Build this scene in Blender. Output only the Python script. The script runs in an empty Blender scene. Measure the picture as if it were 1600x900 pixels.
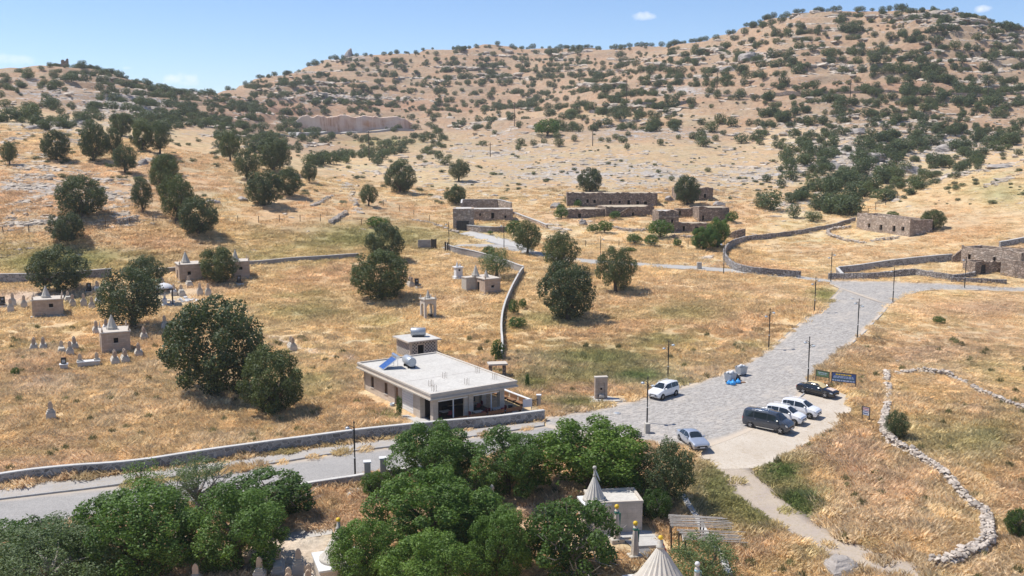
import bpy, bmesh, math, random
import numpy as np
from mathutils import Vector, Matrix

# ------------------------------------------------------------------ camera, sun, sky, exposure
SC = bpy.context.scene
COL = SC.collection
FPX, PITCH, CAMZ = 1570.0, math.atan((450 - 215) / 1570.0), 29.2
cam_d = bpy.data.cameras.new('camera'); cam = bpy.data.objects.new('camera', cam_d); COL.objects.link(cam)
cam.location = (0, 0, CAMZ); cam.rotation_euler = (math.pi / 2 - PITCH, 0, 0)
cam_d.sensor_width = 36.0; cam_d.lens = 36.0 * FPX / 1600.0; cam_d.clip_start = 0.5; cam_d.clip_end = 20000
SC.camera = cam
SUN_EL = math.radians(60)
SUN_AZ = math.atan2(-0.96, 0.26)          # from +Y towards +X: the sun stands to the left, a little behind the scene
SDIR = Vector((math.sin(SUN_AZ) * math.cos(SUN_EL), math.cos(SUN_AZ) * math.cos(SUN_EL), math.sin(SUN_EL)))
sun_d = bpy.data.lights.new('sun', 'SUN'); sun = bpy.data.objects.new('sun', sun_d); COL.objects.link(sun)
sun_d.energy = 4.2; sun_d.angle = math.radians(0.53); sun_d.color = (1.0, 0.955, 0.89)
sun.rotation_euler = SDIR.to_track_quat('Z', 'Y').to_euler(); sun.location = (0, 0, 200)
W = bpy.data.worlds.new('World'); SC.world = W; W.use_nodes = True
nt = W.node_tree; nt.nodes.clear()
wo = nt.nodes.new('ShaderNodeOutputWorld'); wb = nt.nodes.new('ShaderNodeBackground')
sky = nt.nodes.new('ShaderNodeTexSky'); sky.sky_type = 'NISHITA'; sky.sun_disc = False
sky.sun_elevation = SUN_EL; sky.sun_rotation = SUN_AZ; sky.altitude = 1500; sky.air_density = 1.0; sky.dust_density = 0.15; sky.ozone_density = 2.5
wb.inputs['Strength'].default_value = 0.10
def vm(op, a, b):
    n = nt.nodes.new('ShaderNodeVectorMath'); n.operation = op
    for s, x in zip(n.inputs, (a, b)):
        if isinstance(x, bpy.types.NodeSocket): nt.links.new(x, s)
        else: s.default_value = x
    return n
def mt(op, a, b):
    n = nt.nodes.new('ShaderNodeMath'); n.operation = op
    for s, x in zip(n.inputs, (a, b)):
        if isinstance(x, bpy.types.NodeSocket): nt.links.new(x, s)
        else: s.default_value = x
    return n.outputs[0]
tint = nt.nodes.new('ShaderNodeMix'); tint.data_type = 'RGBA'; tint.blend_type = 'MULTIPLY'; tint.inputs[0].default_value = 1; nt.links.new(sky.outputs[0], tint.inputs[6]); tint.inputs[7].default_value = (.88, .95, 1.10, 1)
skycol = tint.outputs[2]
gen = nt.nodes.new('ShaderNodeTexCoord').outputs['Generated']
for (cu, cv, ca, cb, st) in ((1005, 24, 24, 8, .55), (284, 122, 30, 13, .6), (18, 91, 34, 9, .35), (1536, 13, 15, 6, .6), (200, 106, 9, 3, .3)):   # small fair weather clouds
    b_ = (450 - cv) / FPX; d = Vector(((cu - 800) / FPX, math.cos(PITCH) + b_ * math.sin(PITCH), -math.sin(PITCH) + b_ * math.cos(PITCH))).normalized(); r_ = d.cross(Vector((0, 0, 1))).normalized(); u_ = r_.cross(d)
    x = mt('DIVIDE', vm('DOT_PRODUCT', gen, r_).outputs['Value'], ca / FPX); y = mt('DIVIDE', mt('SUBTRACT', vm('DOT_PRODUCT', gen, u_).outputs['Value'], -.12 * cb / FPX), cb / FPX)
    nz = nt.nodes.new('ShaderNodeTexNoise'); nt.links.new(gen, nz.inputs['Vector']); nz.inputs['Scale'].default_value = 90; nz.inputs['Detail'].default_value = 5
    rad = mt('ADD', mt('MULTIPLY', x, x), mt('MULTIPLY', y, y)); f = mt('SUBTRACT', mt('MULTIPLY', nz.outputs['Fac'], 2.2), mt('ADD', rad, .35)); f = mt('MULTIPLY', f, st); cl = nt.nodes.new('ShaderNodeClamp'); nt.links.new(f, cl.inputs[0]); cl.inputs[2].default_value = st
    front = mt('GREATER_THAN', vm('DOT_PRODUCT', gen, d).outputs['Value'], .5); mx = nt.nodes.new('ShaderNodeMix'); mx.data_type = 'RGBA'; nt.links.new(mt('MULTIPLY', cl.outputs[0], front), mx.inputs[0]); nt.links.new(skycol, mx.inputs[6]); mx.inputs[7].default_value = (8.6, 8.6, 8.9, 1); skycol = mx.outputs[2]
nt.links.new(skycol, wb.inputs[0]); nt.links.new(wb.outputs[0], wo.inputs[0])
SC.view_settings.view_transform = 'Standard'; SC.view_settings.look = 'None'
SC.view_settings.exposure = 0.45; SC.view_settings.gamma = 1.0
SC.render.engine = 'CYCLES'
SC.cycles.max_bounces = 6; SC.cycles.diffuse_bounces = 3; SC.cycles.glossy_bounces = 3; SC.cycles.transmission_bounces = 4
SC.cycles.transparent_max_bounces = 6; SC.cycles.volume_bounces = 1

# ------------------------------------------------------------------ helpers
rng = np.random.RandomState(7)
random.seed(7)
CP, SP = math.cos(PITCH), math.sin(PITCH)

def tag(o, label=None, cat=None, group=None, kind=None):
    if label: o['label'] = label
    if cat: o['category'] = cat
    if group: o['group'] = group
    if kind: o['kind'] = kind
    return o

def link(name, me, parent=None, loc=None, rz=None, mats=None):
    o = bpy.data.objects.new(name, me); COL.objects.link(o)
    if parent: o.parent = parent
    if loc is not None: o.location = loc
    if rz is not None: o.rotation_euler = (0, 0, rz)
    if mats and me is not None:
        for m in mats:
            me.materials.append(m)
    return o

def empty(name, loc, rz=0.0, label=None, cat=None, group=None):
    o = bpy.data.objects.new(name, None); COL.objects.link(o)
    o.location = loc; o.rotation_euler = (0, 0, rz); o.empty_display_size = 0.3
    return tag(o, label, cat, group)

def pydata(name, v, f, mat=None, smooth=False):
    me = bpy.data.meshes.new(name)
    me.from_pydata([tuple(p) for p in v], [], [tuple(q) for q in f])
    if mat: me.materials.append(mat)
    if smooth: me.polygons.foreach_set('use_smooth', [True] * len(me.polygons))
    me.update()
    return me

def npmesh(name, verts, faces, mats=None, matidx=None, smooth=False, attrs=None):
    """fast mesh from arrays; faces (n,3) or (n,4)"""
    me = bpy.data.meshes.new(name)
    verts = np.asarray(verts, np.float32); faces = np.asarray(faces, np.int32)
    n, k = faces.shape
    me.vertices.add(len(verts)); me.vertices.foreach_set('co', verts.ravel())
    me.loops.add(n * k); me.loops.foreach_set('vertex_index', faces.ravel())
    me.polygons.add(n); me.polygons.foreach_set('loop_start', np.arange(0, n * k, k, dtype=np.int32))
    me.polygons.foreach_set('loop_total', np.full(n, k, np.int32))
    if matidx is not None: me.polygons.foreach_set('material_index', np.asarray(matidx, np.int32))
    if smooth: me.polygons.foreach_set('use_smooth', np.ones(n, bool))
    for nm, (dom, typ, arr) in (attrs or {}).items():
        at = me.attributes.new(nm, typ, dom)
        at.data.foreach_set('color' if typ == 'FLOAT_COLOR' else ('vector' if typ == 'FLOAT_VECTOR' else 'value'), np.asarray(arr).ravel())
    for m in (mats or []): me.materials.append(m)
    me.update(); me.validate()
    return me

class MB:
    """collects simple shapes into one mesh"""
    def __init__(s): s.v = []; s.f = []; s.sm = []
    def add(s, v, f, smooth=False, M=None):
        b = len(s.v)
        if M is not None: v = [M @ Vector(p) for p in v]
        s.v += [tuple(p) for p in v]; s.f += [tuple(i + b for i in q) for q in f]; s.sm += [smooth] * len(f)
        return s
    def box(s, x0, x1, y0, y1, z0, z1, M=None, taper=0.0, bev=0.0):
        t = taper
        v = [(x0, y0, z0), (x1, y0, z0), (x1, y1, z0), (x0, y1, z0), (x0 + t, y0 + t, z1), (x1 - t, y0 + t, z1), (x1 - t, y1 - t, z1), (x0 + t, y1 - t, z1)]
        if bev:
            b = bev
            v = v[:4] + [(x0 + t, y0 + t, z1 - b), (x1 - t, y0 + t, z1 - b), (x1 - t, y1 - t, z1 - b), (x0 + t, y1 - t, z1 - b),
                         (x0 + t + b, y0 + t + b, z1), (x1 - t - b, y0 + t + b, z1), (x1 - t - b, y1 - t - b, z1), (x0 + t + b, y1 - t - b, z1)]
            f = [(3, 2, 1, 0), (8, 9, 10, 11)]
            for k in range(4):
                n = (k + 1) % 4
                f += [(k, n, 4 + n, 4 + k), (4 + k, 4 + n, 8 + n, 8 + k)]
        else:
            f = [(3, 2, 1, 0), (4, 5, 6, 7), (0, 1, 5, 4), (1, 2, 6, 5), (2, 3, 7, 6), (3, 0, 4, 7)]
        return s.add(v, f, False, M)
    def tube(s, pts, radii, n=8, cap=True, M=None, smooth=True):
        pts = [Vector(p) for p in pts]
        if not hasattr(radii, '__len__'): radii = [radii] * len(pts)
        v = []; f = []
        for i, p in enumerate(pts):
            d = (pts[min(i + 1, len(pts) - 1)] - pts[max(i - 1, 0)]).normalized()
            a = d.orthogonal().normalized() if abs(d.z) > 0.95 else d.cross(Vector((0, 0, 1))).normalized()
            if abs(d.z) > 0.95: a = Vector((1, 0, 0)) - d * d.x; a.normalize()
            b = d.cross(a)
            for k in range(n):
                t = 2 * math.pi * k / n
                v.append(p + (a * math.cos(t) + b * math.sin(t)) * radii[i])
        for i in range(len(pts) - 1):
            for k in range(n):
                f.append((i * n + k, i * n + (k + 1) % n, (i + 1) * n + (k + 1) % n, (i + 1) * n + k))
        s.add(v, f, smooth, M)
        if cap:
            s.add([v[k] for k in range(n)], [tuple(reversed(range(n)))], False, M)
            s.add([v[(len(pts) - 1) * n + k] for k in range(n)], [tuple(range(n))], False, M)
        return s
    def lathe(s, prof, n=12, M=None, smooth=True, flute=0.0):
        v = []; f = []
        for (r, z) in prof:
            for k in range(n):
                t = 2 * math.pi * k / n
                rr = r * (1 - flute * (k % 2))
                v.append((rr * math.cos(t), rr * math.sin(t), z))
        for i in range(len(prof) - 1):
            for k in range(n):
                f.append((i * n + k, i * n + (k + 1) % n, (i + 1) * n + (k + 1) % n, (i + 1) * n + k))
        f.append(tuple(range((len(prof) - 1) * n, len(prof) * n)))
        f.append(tuple(reversed(range(n))))
        return s.add(v, f, smooth, M)
    def prism(s, poly, y0, y1, M=None):
        """poly in the xz plane, counter-clockwise seen from -y, pushed from y0 to y1"""
        n = len(poly)
        v = [(x, y0, z) for x, z in poly] + [(x, y1, z) for x, z in poly]
        f = [tuple(range(n)), tuple(reversed(range(n, 2 * n)))]
        for k in range(n):
            f.append((k, k + n, (k + 1) % n + n, (k + 1) % n))
        return s.add(v, f, False, M)
    def mesh(s, name, mat=None):
        me = bpy.data.meshes.new(name); me.from_pydata(s.v, [], s.f)
        me.polygons.foreach_set('use_smooth', s.sm)
        if mat: me.materials.append(mat)
        bm = bmesh.new(); bm.from_mesh(me); bmesh.ops.recalc_face_normals(bm, faces=bm.faces); bm.to_mesh(me); bm.free()
        me.update(); return me
    def build(s, name, mat, parent=None, loc=None, rz=None):
        return link(name, s.mesh(name, mat), parent, loc, rz)

def TR(x=0, y=0, z=0, rz=0.0, rx=0.0, ry=0.0, s=1.0):
    return Matrix.Translation((x, y, z)) @ Matrix.Rotation(rz, 4, 'Z') @ Matrix.Rotation(ry, 4, 'Y') @ Matrix.Rotation(rx, 4, 'X') @ Matrix.Scale(s, 4)

# value noise
_tab = np.random.RandomState(3).rand(8, 256, 256)
def vnoise(x, y, s=0):
    x = np.asarray(x, float); y = np.asarray(y, float)
    xi = np.floor(x).astype(int); yi = np.floor(y).astype(int); fx = x - xi; fy = y - yi
    fx = fx * fx * (3 - 2 * fx); fy = fy * fy * (3 - 2 * fy); T = _tab[s % 8]
    a = T[xi & 255, yi & 255]; b = T[(xi + 1) & 255, yi & 255]; c = T[xi & 255, (yi + 1) & 255]; d = T[(xi + 1) & 255, (yi + 1) & 255]
    return (a * (1 - fx) + b * fx) * (1 - fy) + (c * (1 - fx) + d * fx) * fy
def fbm(x, y, s=0, o=4, g=0.5):
    r = 0; a = 1; t = 0
    for k in range(o):
        r = r + a * vnoise(np.asarray(x) * 2 ** k + 17.3 * k, np.asarray(y) * 2 ** k - 9.1 * k, s + k); t += a; a *= g
    return r / t
def sstep(a, b, x):
    t = np.clip((np.asarray(x, float) - a) / (b - a), 0, 1); return t * t * (3 - 2 * t)

# ------------------------------------------------------------------ materials
class NB:
    """node tree builder"""
    def __init__(s, name):
        s.m = bpy.data.materials.new(name); s.m.use_nodes = True; s.t = s.m.node_tree; s.t.nodes.clear()
        s.out = s.t.nodes.new('ShaderNodeOutputMaterial')
    def n(s, typ, **kw):
        nd = s.t.nodes.new('ShaderNode' + typ)
        for k, v in kw.items():
            if hasattr(nd, k): setattr(nd, k, v)
        return nd
    def l(s, a, b): s.t.links.new(a, b)
    def set(s, sock, v):
        if isinstance(v, bpy.types.NodeSocket): s.l(v, sock)
        elif v is not None:
            if hasattr(sock.default_value, '__len__') and hasattr(v, '__len__') and len(sock.default_value) == 4 and len(v) == 3: v = (*v, 1)
            sock.default_value = v
    def obj(s): return s.n('TexCoord').outputs['Object']
    def pos(s): return s.n('NewGeometry').outputs['Position']
    def mapv(s, v, sc=(1, 1, 1), rot=(0, 0, 0)):
        m = s.n('Mapping'); s.l(v, m.inputs[0]); m.inputs['Scale'].default_value = sc; m.inputs['Rotation'].default_value = rot; return m.outputs[0]
    def noise(s, v, scale=5, detail=4, rough=0.55, dist=0.0):
        n = s.n('TexNoise'); s.l(v, n.inputs['Vector']); n.inputs['Scale'].default_value = scale; n.inputs['Detail'].default_value = detail
        n.inputs['Roughness'].default_value = rough; n.inputs['Distortion'].default_value = dist; return n.outputs['Fac']
    def ramp(s, f, stops):
        r = s.n('ValToRGB'); s.set(r.inputs[0], f); e = r.color_ramp.elements
        while len(e) < len(stops): e.new(0.5)
        for k, (p, c) in enumerate(stops):
            e[k].position = p; e[k].color = (*c, 1) if hasattr(c, '__len__') else (c, c, c, 1)
        return r.outputs[0]
    def mix(s, f, a, b, mode='MIX'):
        m = s.n('Mix', data_type='RGBA', blend_type=mode); s.set(m.inputs[0], f); s.set(m.inputs[6], a); s.set(m.inputs[7], b); return m.outputs[2]
    def math(s, op, a, b=None, c=None):
        m = s.n('Math', operation=op); s.set(m.inputs[0], a)
        if b is not None: s.set(m.inputs[1], b)
        if c is not None: s.set(m.inputs[2], c)
        return m.outputs[0]
    def attr(s, name, typ='GEOMETRY', out='Color'):
        a = s.n('Attribute', attribute_name=name, attribute_type=typ); return a.outputs[out]
    def bump(s, h, strength=0.5, dist=0.05):
        b = s.n('Bump'); s.l(h, b.inputs['Height']); b.inputs['Strength'].default_value = strength; b.inputs['Distance'].default_value = dist; return b.outputs[0]
    def bsdf(s, col, rough=0.85, spec=0.25, metal=0.0, normal=None, **kw):
        p = s.n('BsdfPrincipled'); s.set(p.inputs['Base Color'], col); s.set(p.inputs['Roughness'], rough); s.set(p.inputs['Metallic'], metal)
        s.set(p.inputs['Specular IOR Level'], spec)
        if normal is not None: s.l(normal, p.inputs['Normal'])
        for k, v in kw.items(): s.set(p.inputs[k.replace('_', ' ')], v)
        return p.outputs[0]
    def done(s, sh): s.l(sh, s.out.inputs[0]); return s.m

def m_plain(name, col, rough=0.7, spec=0.3, metal=0.0, var=0.12, scale=6.0, bump=0.0, **kw):
    b = NB(name); v = b.obj(); f = b.noise(v, scale, 5)
    c = b.mix(1.0, col, b.ramp(f, [(0.25, 1 - var), (0.75, 1 + var)]), 'MULTIPLY')
    return b.done(b.bsdf(c, rough, spec, metal, b.bump(f, bump, 0.02) if bump else None, **kw))

def m_weathered(name, col, dirt, amt=0.5, scale=1.5, rough=0.85, bump=0.3):
    b = NB(name); v = b.obj(); f = b.noise(v, scale, 6, 0.65); g = b.noise(v, scale * 9, 4, 0.6)
    c = b.mix(b.math('MULTIPLY', b.ramp(f, [(0.4, 0.0), (0.72, 1.0)]), amt), col, dirt)
    c = b.mix(1.0, c, b.ramp(g, [(0.3, 0.86), (0.7, 1.12)]), 'MULTIPLY')
    return b.done(b.bsdf(c, rough, 0.2, 0, b.bump(g, bump, 0.02)))

def m_rubble(name, c1, c2, joint, scale=3.0, jw=0.05, sq=1.3, bump=0.8, stain=0.35):
    """irregular stones with recessed joints, for walls too far away to pick stones apart"""
    b = NB(name); v = b.mapv(b.obj(), (1, 1, sq))
    nz = b.n('TexNoise'); b.l(v, nz.inputs['Vector']); nz.inputs['Scale'].default_value = scale * 1.4; nz.inputs['Detail'].default_value = 2
    mx = b.n('MixRGB'); mx.inputs[0].default_value = 0.06; b.l(v, mx.inputs[1]); b.l(nz.outputs['Color'], mx.inputs[2])
    vd = b.n('TexVoronoi', feature='DISTANCE_TO_EDGE'); b.l(mx.outputs[0], vd.inputs['Vector']); vd.inputs['Scale'].default_value = scale
    vc = b.n('TexVoronoi', feature='F1'); b.l(mx.outputs[0], vc.inputs['Vector']); vc.inputs['Scale'].default_value = scale
    f = b.n('SeparateColor'); b.l(vc.outputs['Color'], f.inputs[0])
    c = b.mix(f.outputs[0], c1, c2)
    c = b.mix(1.0, c, b.ramp(f.outputs[1], [(0.0, 0.72), (1.0, 1.22)]), 'MULTIPLY')
    big = b.noise(b.obj(), 0.5, 5, 0.65)
    c = b.mix(1.0, c, b.ramp(big, [(0.3, 1 - stain), (0.7, 1 + stain * 0.6)]), 'MULTIPLY')
    e = b.ramp(vd.outputs['Distance'], [(jw * 0.4, 0.0), (jw * 2.2, 1.0)])
    c = b.mix(e, joint, c)
    return b.done(b.bsdf(c, 0.92, 0.15, 0, b.bump(e, bump, 0.05)))

def m_ashlar(name, c1, c2, joint, bw=0.5, bh=0.28, bump=0.5, off=0.5, mort=0.012, stain=0.25):
    """squared blocks in courses; works on vertical faces turned to any side"""
    b = NB(name); o = b.obj(); sx = b.n('SeparateXYZ'); b.l(o, sx.inputs[0])
    cm = b.n('CombineXYZ'); b.l(b.math('ADD', sx.outputs[0], b.math('MULTIPLY', sx.outputs[1], 1.0)), cm.inputs[0]); b.l(sx.outputs[2], cm.inputs[1])
    br = b.n('TexBrick'); b.l(cm.outputs[0], br.inputs['Vector']); br.inputs['Scale'].default_value = 1.0
    br.inputs['Brick Width'].default_value = bw; br.inputs['Row Height'].default_value = bh; br.inputs['Mortar Size'].default_value = mort
    br.inputs['Mortar Smooth'].default_value = 0.3; br.offset = off; br.inputs['Bias'].default_value = 0.0
    b.set(br.inputs['Color1'], c1); b.set(br.inputs['Color2'], c2); b.set(br.inputs['Mortar'], joint)
    big = b.noise(o, 0.9, 6, 0.65); fine = b.noise(o, 14, 4, 0.6)
    c = b.mix(1.0, br.outputs['Color'], b.ramp(big, [(0.3, 1 - stain), (0.72, 1 + stain * 0.6)]), 'MULTIPLY')
    c = b.mix(1.0, c, b.ramp(fine, [(0.3, 0.9), (0.7, 1.1)]), 'MULTIPLY')
    h = b.math('SUBTRACT', b.math('MULTIPLY', fine, 0.3), br.outputs['Fac'])
    return b.done(b.bsdf(c, 0.9, 0.18, 0, b.bump(h, bump, 0.03)))

def m_leaf(name, dark, light, trans=0.25, rough=0.55):
    b = NB(name); t = b.attr('tone', out='Fac'); oi = b.n('ObjectInfo')
    c = b.mix(t, dark, light)
    c = b.mix(1.0, c, b.ramp(oi.outputs['Random'], [(0.0, (0.82, 0.84, 0.9)), (0.5, (1.0, 1.0, 1.0)), (1.0, (1.18, 1.12, 0.9))]), 'MULTIPLY')
    p = b.bsdf(c, rough, 0.3)
    tr = b.n('BsdfTranslucent'); b.l(b.mix(1.0, c, (1.3, 1.35, 0.6), 'MULTIPLY'), tr.inputs[0])
    ms = b.n('MixShader'); ms.inputs[0].default_value = trans; b.l(p, ms.inputs[1]); b.l(tr.outputs[0], ms.inputs[2])
    return b.done(ms.outputs[0])
# ------------------------------------------------------------------ terrain model
def ray(u, v):
    """horizontal slope a and vertical slope t of the sight line through a photo pixel, per metre of forward distance"""
    u = np.asarray(u, float); v = np.asarray(v, float); b = (450 - v) / FPX; q = CP + b * SP
    return (u - 800) / FPX / q, (-SP + b * CP) / q
def proj(x, y, z):
    z = z - CAMZ; zc = y * CP - z * SP; yc = y * SP + z * CP
    return 800 + FPX * x / zc, 450 - FPX * yc / zc

TC = {  # ground profile of the valley along 12 sight lines: (photo row, distance in metres)
 0: [(1500, 30), (900, 72), (800, 83.5), (745, 90), (680, 101), (620, 114), (560, 130), (500, 150), (440, 174), (400, 186), (340, 198), (280, 222), (220, 262), (195, 300), (170, 370), (140, 450), (118, 560), (135, 700), (160, 900), (190, 1500), (205, 6000)],
 200: [(1500, 30), (900, 72), (800, 83.5), (745, 90), (680, 101), (620, 114), (560, 131), (500, 152), (440, 176), (410, 186), (370, 195), (330, 208), (280, 232), (230, 275), (205, 320), (185, 400), (160, 480), (140, 540), (122, 600), (150, 740), (190, 900), (208, 6000)],
 330: [(1500, 30), (900, 72), (800, 83.5), (745, 90), (680, 101), (620, 114), (560, 132), (500, 154), (440, 178), (405, 192), (370, 204), (330, 220), (290, 243), (255, 280), (225, 330), (205, 400), (185, 480), (165, 560), (143, 640), (170, 760), (190, 950), (208, 6000)],
 420: [(1500, 30), (900, 72), (800, 83.5), (745, 90), (680, 101), (620, 114), (560, 133), (500, 156), (440, 180), (400, 197), (370, 210), (330, 228), (295, 250), (265, 285), (238, 330), (220, 400), (205, 480), (190, 560), (160, 640), (130, 720), (118, 770), (150, 870), (180, 1000), (208, 6000)],
 520: [(1500, 30), (900, 72), (800, 83), (745, 89), (680, 100), (620, 114), (560, 133), (500, 157), (440, 181), (400, 200), (370, 214), (335, 232), (310, 252), (285, 285), (262, 330), (240, 420), (215, 540), (207, 600), (190, 640), (165, 690), (120, 780), (88, 850), (120, 950), (170, 1100), (208, 6000)],
 640: [(1500, 30), (900, 71.5), (800, 82.5), (745, 89), (680, 100), (620, 114), (560, 134), (500, 157), (440, 181), (400, 203), (370, 222), (340, 245), (310, 272), (285, 305), (260, 345), (240, 410), (222, 480), (208, 600), (190, 650), (165, 710), (130, 780), (100, 840), (80, 880), (120, 980), (165, 1100), (208, 6000)],
 800: [(1500, 30), (900, 71.5), (800, 82.5), (745, 89), (680, 100), (620, 114), (560, 134), (500, 157), (440, 181), (400, 206), (370, 224), (340, 250), (310, 280), (280, 320), (250, 370), (225, 430), (205, 490), (195, 540), (190, 600), (170, 680), (130, 780), (90, 860), (71, 900), (110, 990), (160, 1100), (208, 6000)],
 960: [(1500, 30), (900, 71.5), (800, 82.5), (745, 89.5), (680, 100), (620, 114), (560, 134), (500, 157), (440, 182), (400, 207), (370, 228), (340, 252), (320, 270), (290, 300), (260, 340), (230, 390), (205, 440), (185, 480), (165, 520), (145, 570), (125, 650), (100, 760), (73, 850), (110, 950), (160, 1100), (208, 6000)],
 1130: [(1500, 30), (900, 71.5), (800, 82.5), (745, 90), (680, 100), (620, 114), (560, 133), (500, 155), (430, 187), (400, 208), (370, 230), (340, 252), (315, 275), (285, 310), (255, 350), (225, 400), (195, 445), (170, 480), (150, 510), (130, 550), (105, 600), (75, 650), (48, 700), (90, 800), (160, 1000), (208, 6000)],
 1300: [(1500, 30), (900, 72), (800, 82.5), (745, 90), (680, 100.5), (620, 114), (560, 131), (500, 150), (450, 179), (440, 186), (400, 212), (360, 236), (335, 256), (300, 290), (270, 325), (240, 365), (210, 405), (185, 440), (160, 470), (140, 500), (115, 530), (80, 570), (40, 610), (12, 640), (60, 740), (120, 900), (205, 2000), (208, 6000)],
 1450: [(1500, 30), (900, 72), (800, 82.5), (745, 90), (680, 101), (600, 119), (540, 136), (460, 171), (440, 180), (410, 194), (370, 212), (340, 232), (310, 252), (290, 268), (297, 288), (285, 320), (265, 350), (235, 390), (205, 420), (180, 445), (160, 465), (140, 490), (110, 520), (70, 550), (30, 580), (8, 610), (60, 720), (120, 900), (205, 2000), (208, 6000)],
 1600: [(1500, 30), (900, 73), (800, 83.5), (745, 91), (700, 97.5), (650, 106), (600, 119), (540, 137), (470, 167), (450, 176), (420, 186), (390, 196), (350, 212), (310, 232), (280, 250), (255, 270), (264, 290), (258, 320), (240, 360), (215, 395), (190, 425), (165, 455), (140, 490), (110, 530), (75, 570), (45, 600), (90, 720), (120, 900), (205, 2000), (208, 6000)],
}
RIDGE = {0: 560, 200: 600, 330: 640, 420: 770, 520: 850, 640: 880, 800: 900, 960: 850, 1130: 700, 1300: 640, 1450: 610, 1600: 600}
SKY = [(-400, 150), (-100, 120), (0, 115), (60, 108), (100, 102), (150, 106), (185, 117), (220, 127), (260, 138), (300, 142), (350, 141), (375, 138), (400, 127), (450, 110), (500, 97), (520, 90), (545, 85), (580, 86), (650, 83), (700, 76), (760, 72), (850, 75), (960, 77), (1010, 72), (1050, 64), (1100, 58), (1140, 50), (1165, 36), (1200, 21), (1240, 14), (1330, 14), (1380, 11), (1420, 7), (1470, 8), (1510, 20), (1540, 32), (1600, 43), (1800, 90), (2100, 140)]
LN = np.concatenate([np.linspace(math.log(30), math.log(1100), 700), np.linspace(math.log(1110), math.log(6000), 30)])
UC = np.arange(-800, 2420, 40.0)
_k = sorted(TC)
_V = np.array([np.interp(LN, np.log([d for v, d in TC[k]]), [v for v, d in TC[k]]) for k in _k])
_R = np.array([math.log(RIDGE[k]) for k in _k])
_sx = np.array([s[0] for s in SKY]); _sy = np.array([s[1] for s in SKY])
TT = []
for u in UC:
    j = int(np.clip(np.searchsorted(_k, u) - 1, 0, len(_k) - 2))
    w = np.clip((u - _k[j]) / (_k[j + 1] - _k[j]), 0, 1); w = w * w * (3 - 2 * w) * 0.5 + w * 0.5
    prof = _V[j] * (1 - w) + _V[j + 1] * w; lr = _R[j] * (1 - w) + _R[j + 1] * w
    m = np.abs(LN - lr) < 0.12
    dv = np.interp(u, _sx, _sy) - prof[m].min()
    prof = prof + dv * sstep(lr - 0.45, lr - 0.02, LN) * (1 - sstep(math.log(1300), math.log(3000), LN))
    TT.append(ray(800, prof)[1])
TT = np.array(TT)
_g = np.exp(-0.5 * (np.arange(-6, 7) / 2.2) ** 2); _g /= _g.sum()
_P = np.pad(TT, ((0, 0), (6, 6)), 'edge'); TT = np.array([np.convolve(r, _g, 'valid') for r in _P])
_g2 = np.array([0.25, 0.5, 0.25]); TT = np.pad(TT, ((1, 1), (0, 0)), 'edge'); TT = TT[:-2] * .25 + TT[1:-1] * .5 + TT[2:] * .25
AC = (UC - 800) / FPX
def tprof(a, L):
    """terrain slope t at horizontal slope a, log distance L"""
    ca = np.clip((np.asarray(a, float) - AC[0]) / (AC[1] - AC[0]), 0, len(AC) - 1.001); i = ca.astype(int); fa = ca - i
    L = np.asarray(L, float); j = np.clip(np.searchsorted(LN, L) - 1, 0, len(LN) - 2); fl = np.clip((L - LN[j]) / (LN[j + 1] - LN[j]), 0, 1)
    return (TT[i, j] * (1 - fa) + TT[i + 1, j] * fa) * (1 - fl) + (TT[i, j + 1] * (1 - fa) + TT[i + 1, j + 1] * fa) * fl
def HB(x, y):
    y = np.maximum(np.asarray(y, float), 30.0); return CAMZ + y * tprof(np.asarray(x, float) / y, np.log(y))
def P(u, v):
    """first point of the ground seen through photo pixel (u, v) -> x, y (arrays or scalars)"""
    u = np.atleast_1d(np.asarray(u, float)); v = np.atleast_1d(np.asarray(v, float)); a, t = ray(u, v)
    X = np.zeros(len(u)); Y = np.zeros(len(u))
    for k in range(len(u)):
        tp = tprof(np.full(len(LN), a[k]), LN); d = tp - t[k]; idx = np.nonzero((d[1:] >= 0) & (d[:-1] < 0))[0]
        if len(idx): i = idx[0]; f = -d[i] / (d[i + 1] - d[i]); D = math.exp(LN[i] + f * (LN[i + 1] - LN[i]))
        else: D = math.exp(LN[int(np.argmax(tp[LN < math.log(1100)]))])
        X[k] = a[k] * D; Y[k] = D
    return (X, Y) if len(X) > 1 else (X[0], Y[0])
def PV(u, v, dz=0.0):
    x, y = P(u, v); return Vector((x, y, float(H(x, y)) + dz))
def mpp(x, y, z=0):
    """metres per photo pixel at a point"""
    return (y * CP - (z - CAMZ) * SP) / FPX
def poly_xy(pts): return np.array([P(u, v) for u, v in pts])
def inpoly(x, y, poly):
    x = np.asarray(x); y = np.asarray(y); r = np.zeros(x.shape, bool); n = len(poly)
    for i in range(n):
        x1, y1 = poly[i]; x2, y2 = poly[(i + 1) % n]
        if y1 == y2: continue
        c = ((y1 > y) != (y2 > y)) & (x < (x2 - x1) * (y - y1) / (y2 - y1) + x1); r ^= c
    return r
def resample(pts, n):
    pts = np.asarray(pts, float); s = np.concatenate([[0], np.cumsum(np.hypot(*np.diff(pts, axis=0).T))]); t = np.linspace(0, s[-1], n)
    return np.stack([np.interp(t, s, pts[:, 0]), np.interp(t, s, pts[:, 1])], 1)
def smooth_line(pts, n=3):
    pts = np.asarray(pts, float)
    for _ in range(n):
        q = [pts[0]]
        for a, b in zip(pts[:-1], pts[1:]): q += [a * .75 + b * .25, a * .25 + b * .75]
        q.append(pts[-1]); pts = np.array(q)
    return pts

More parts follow.
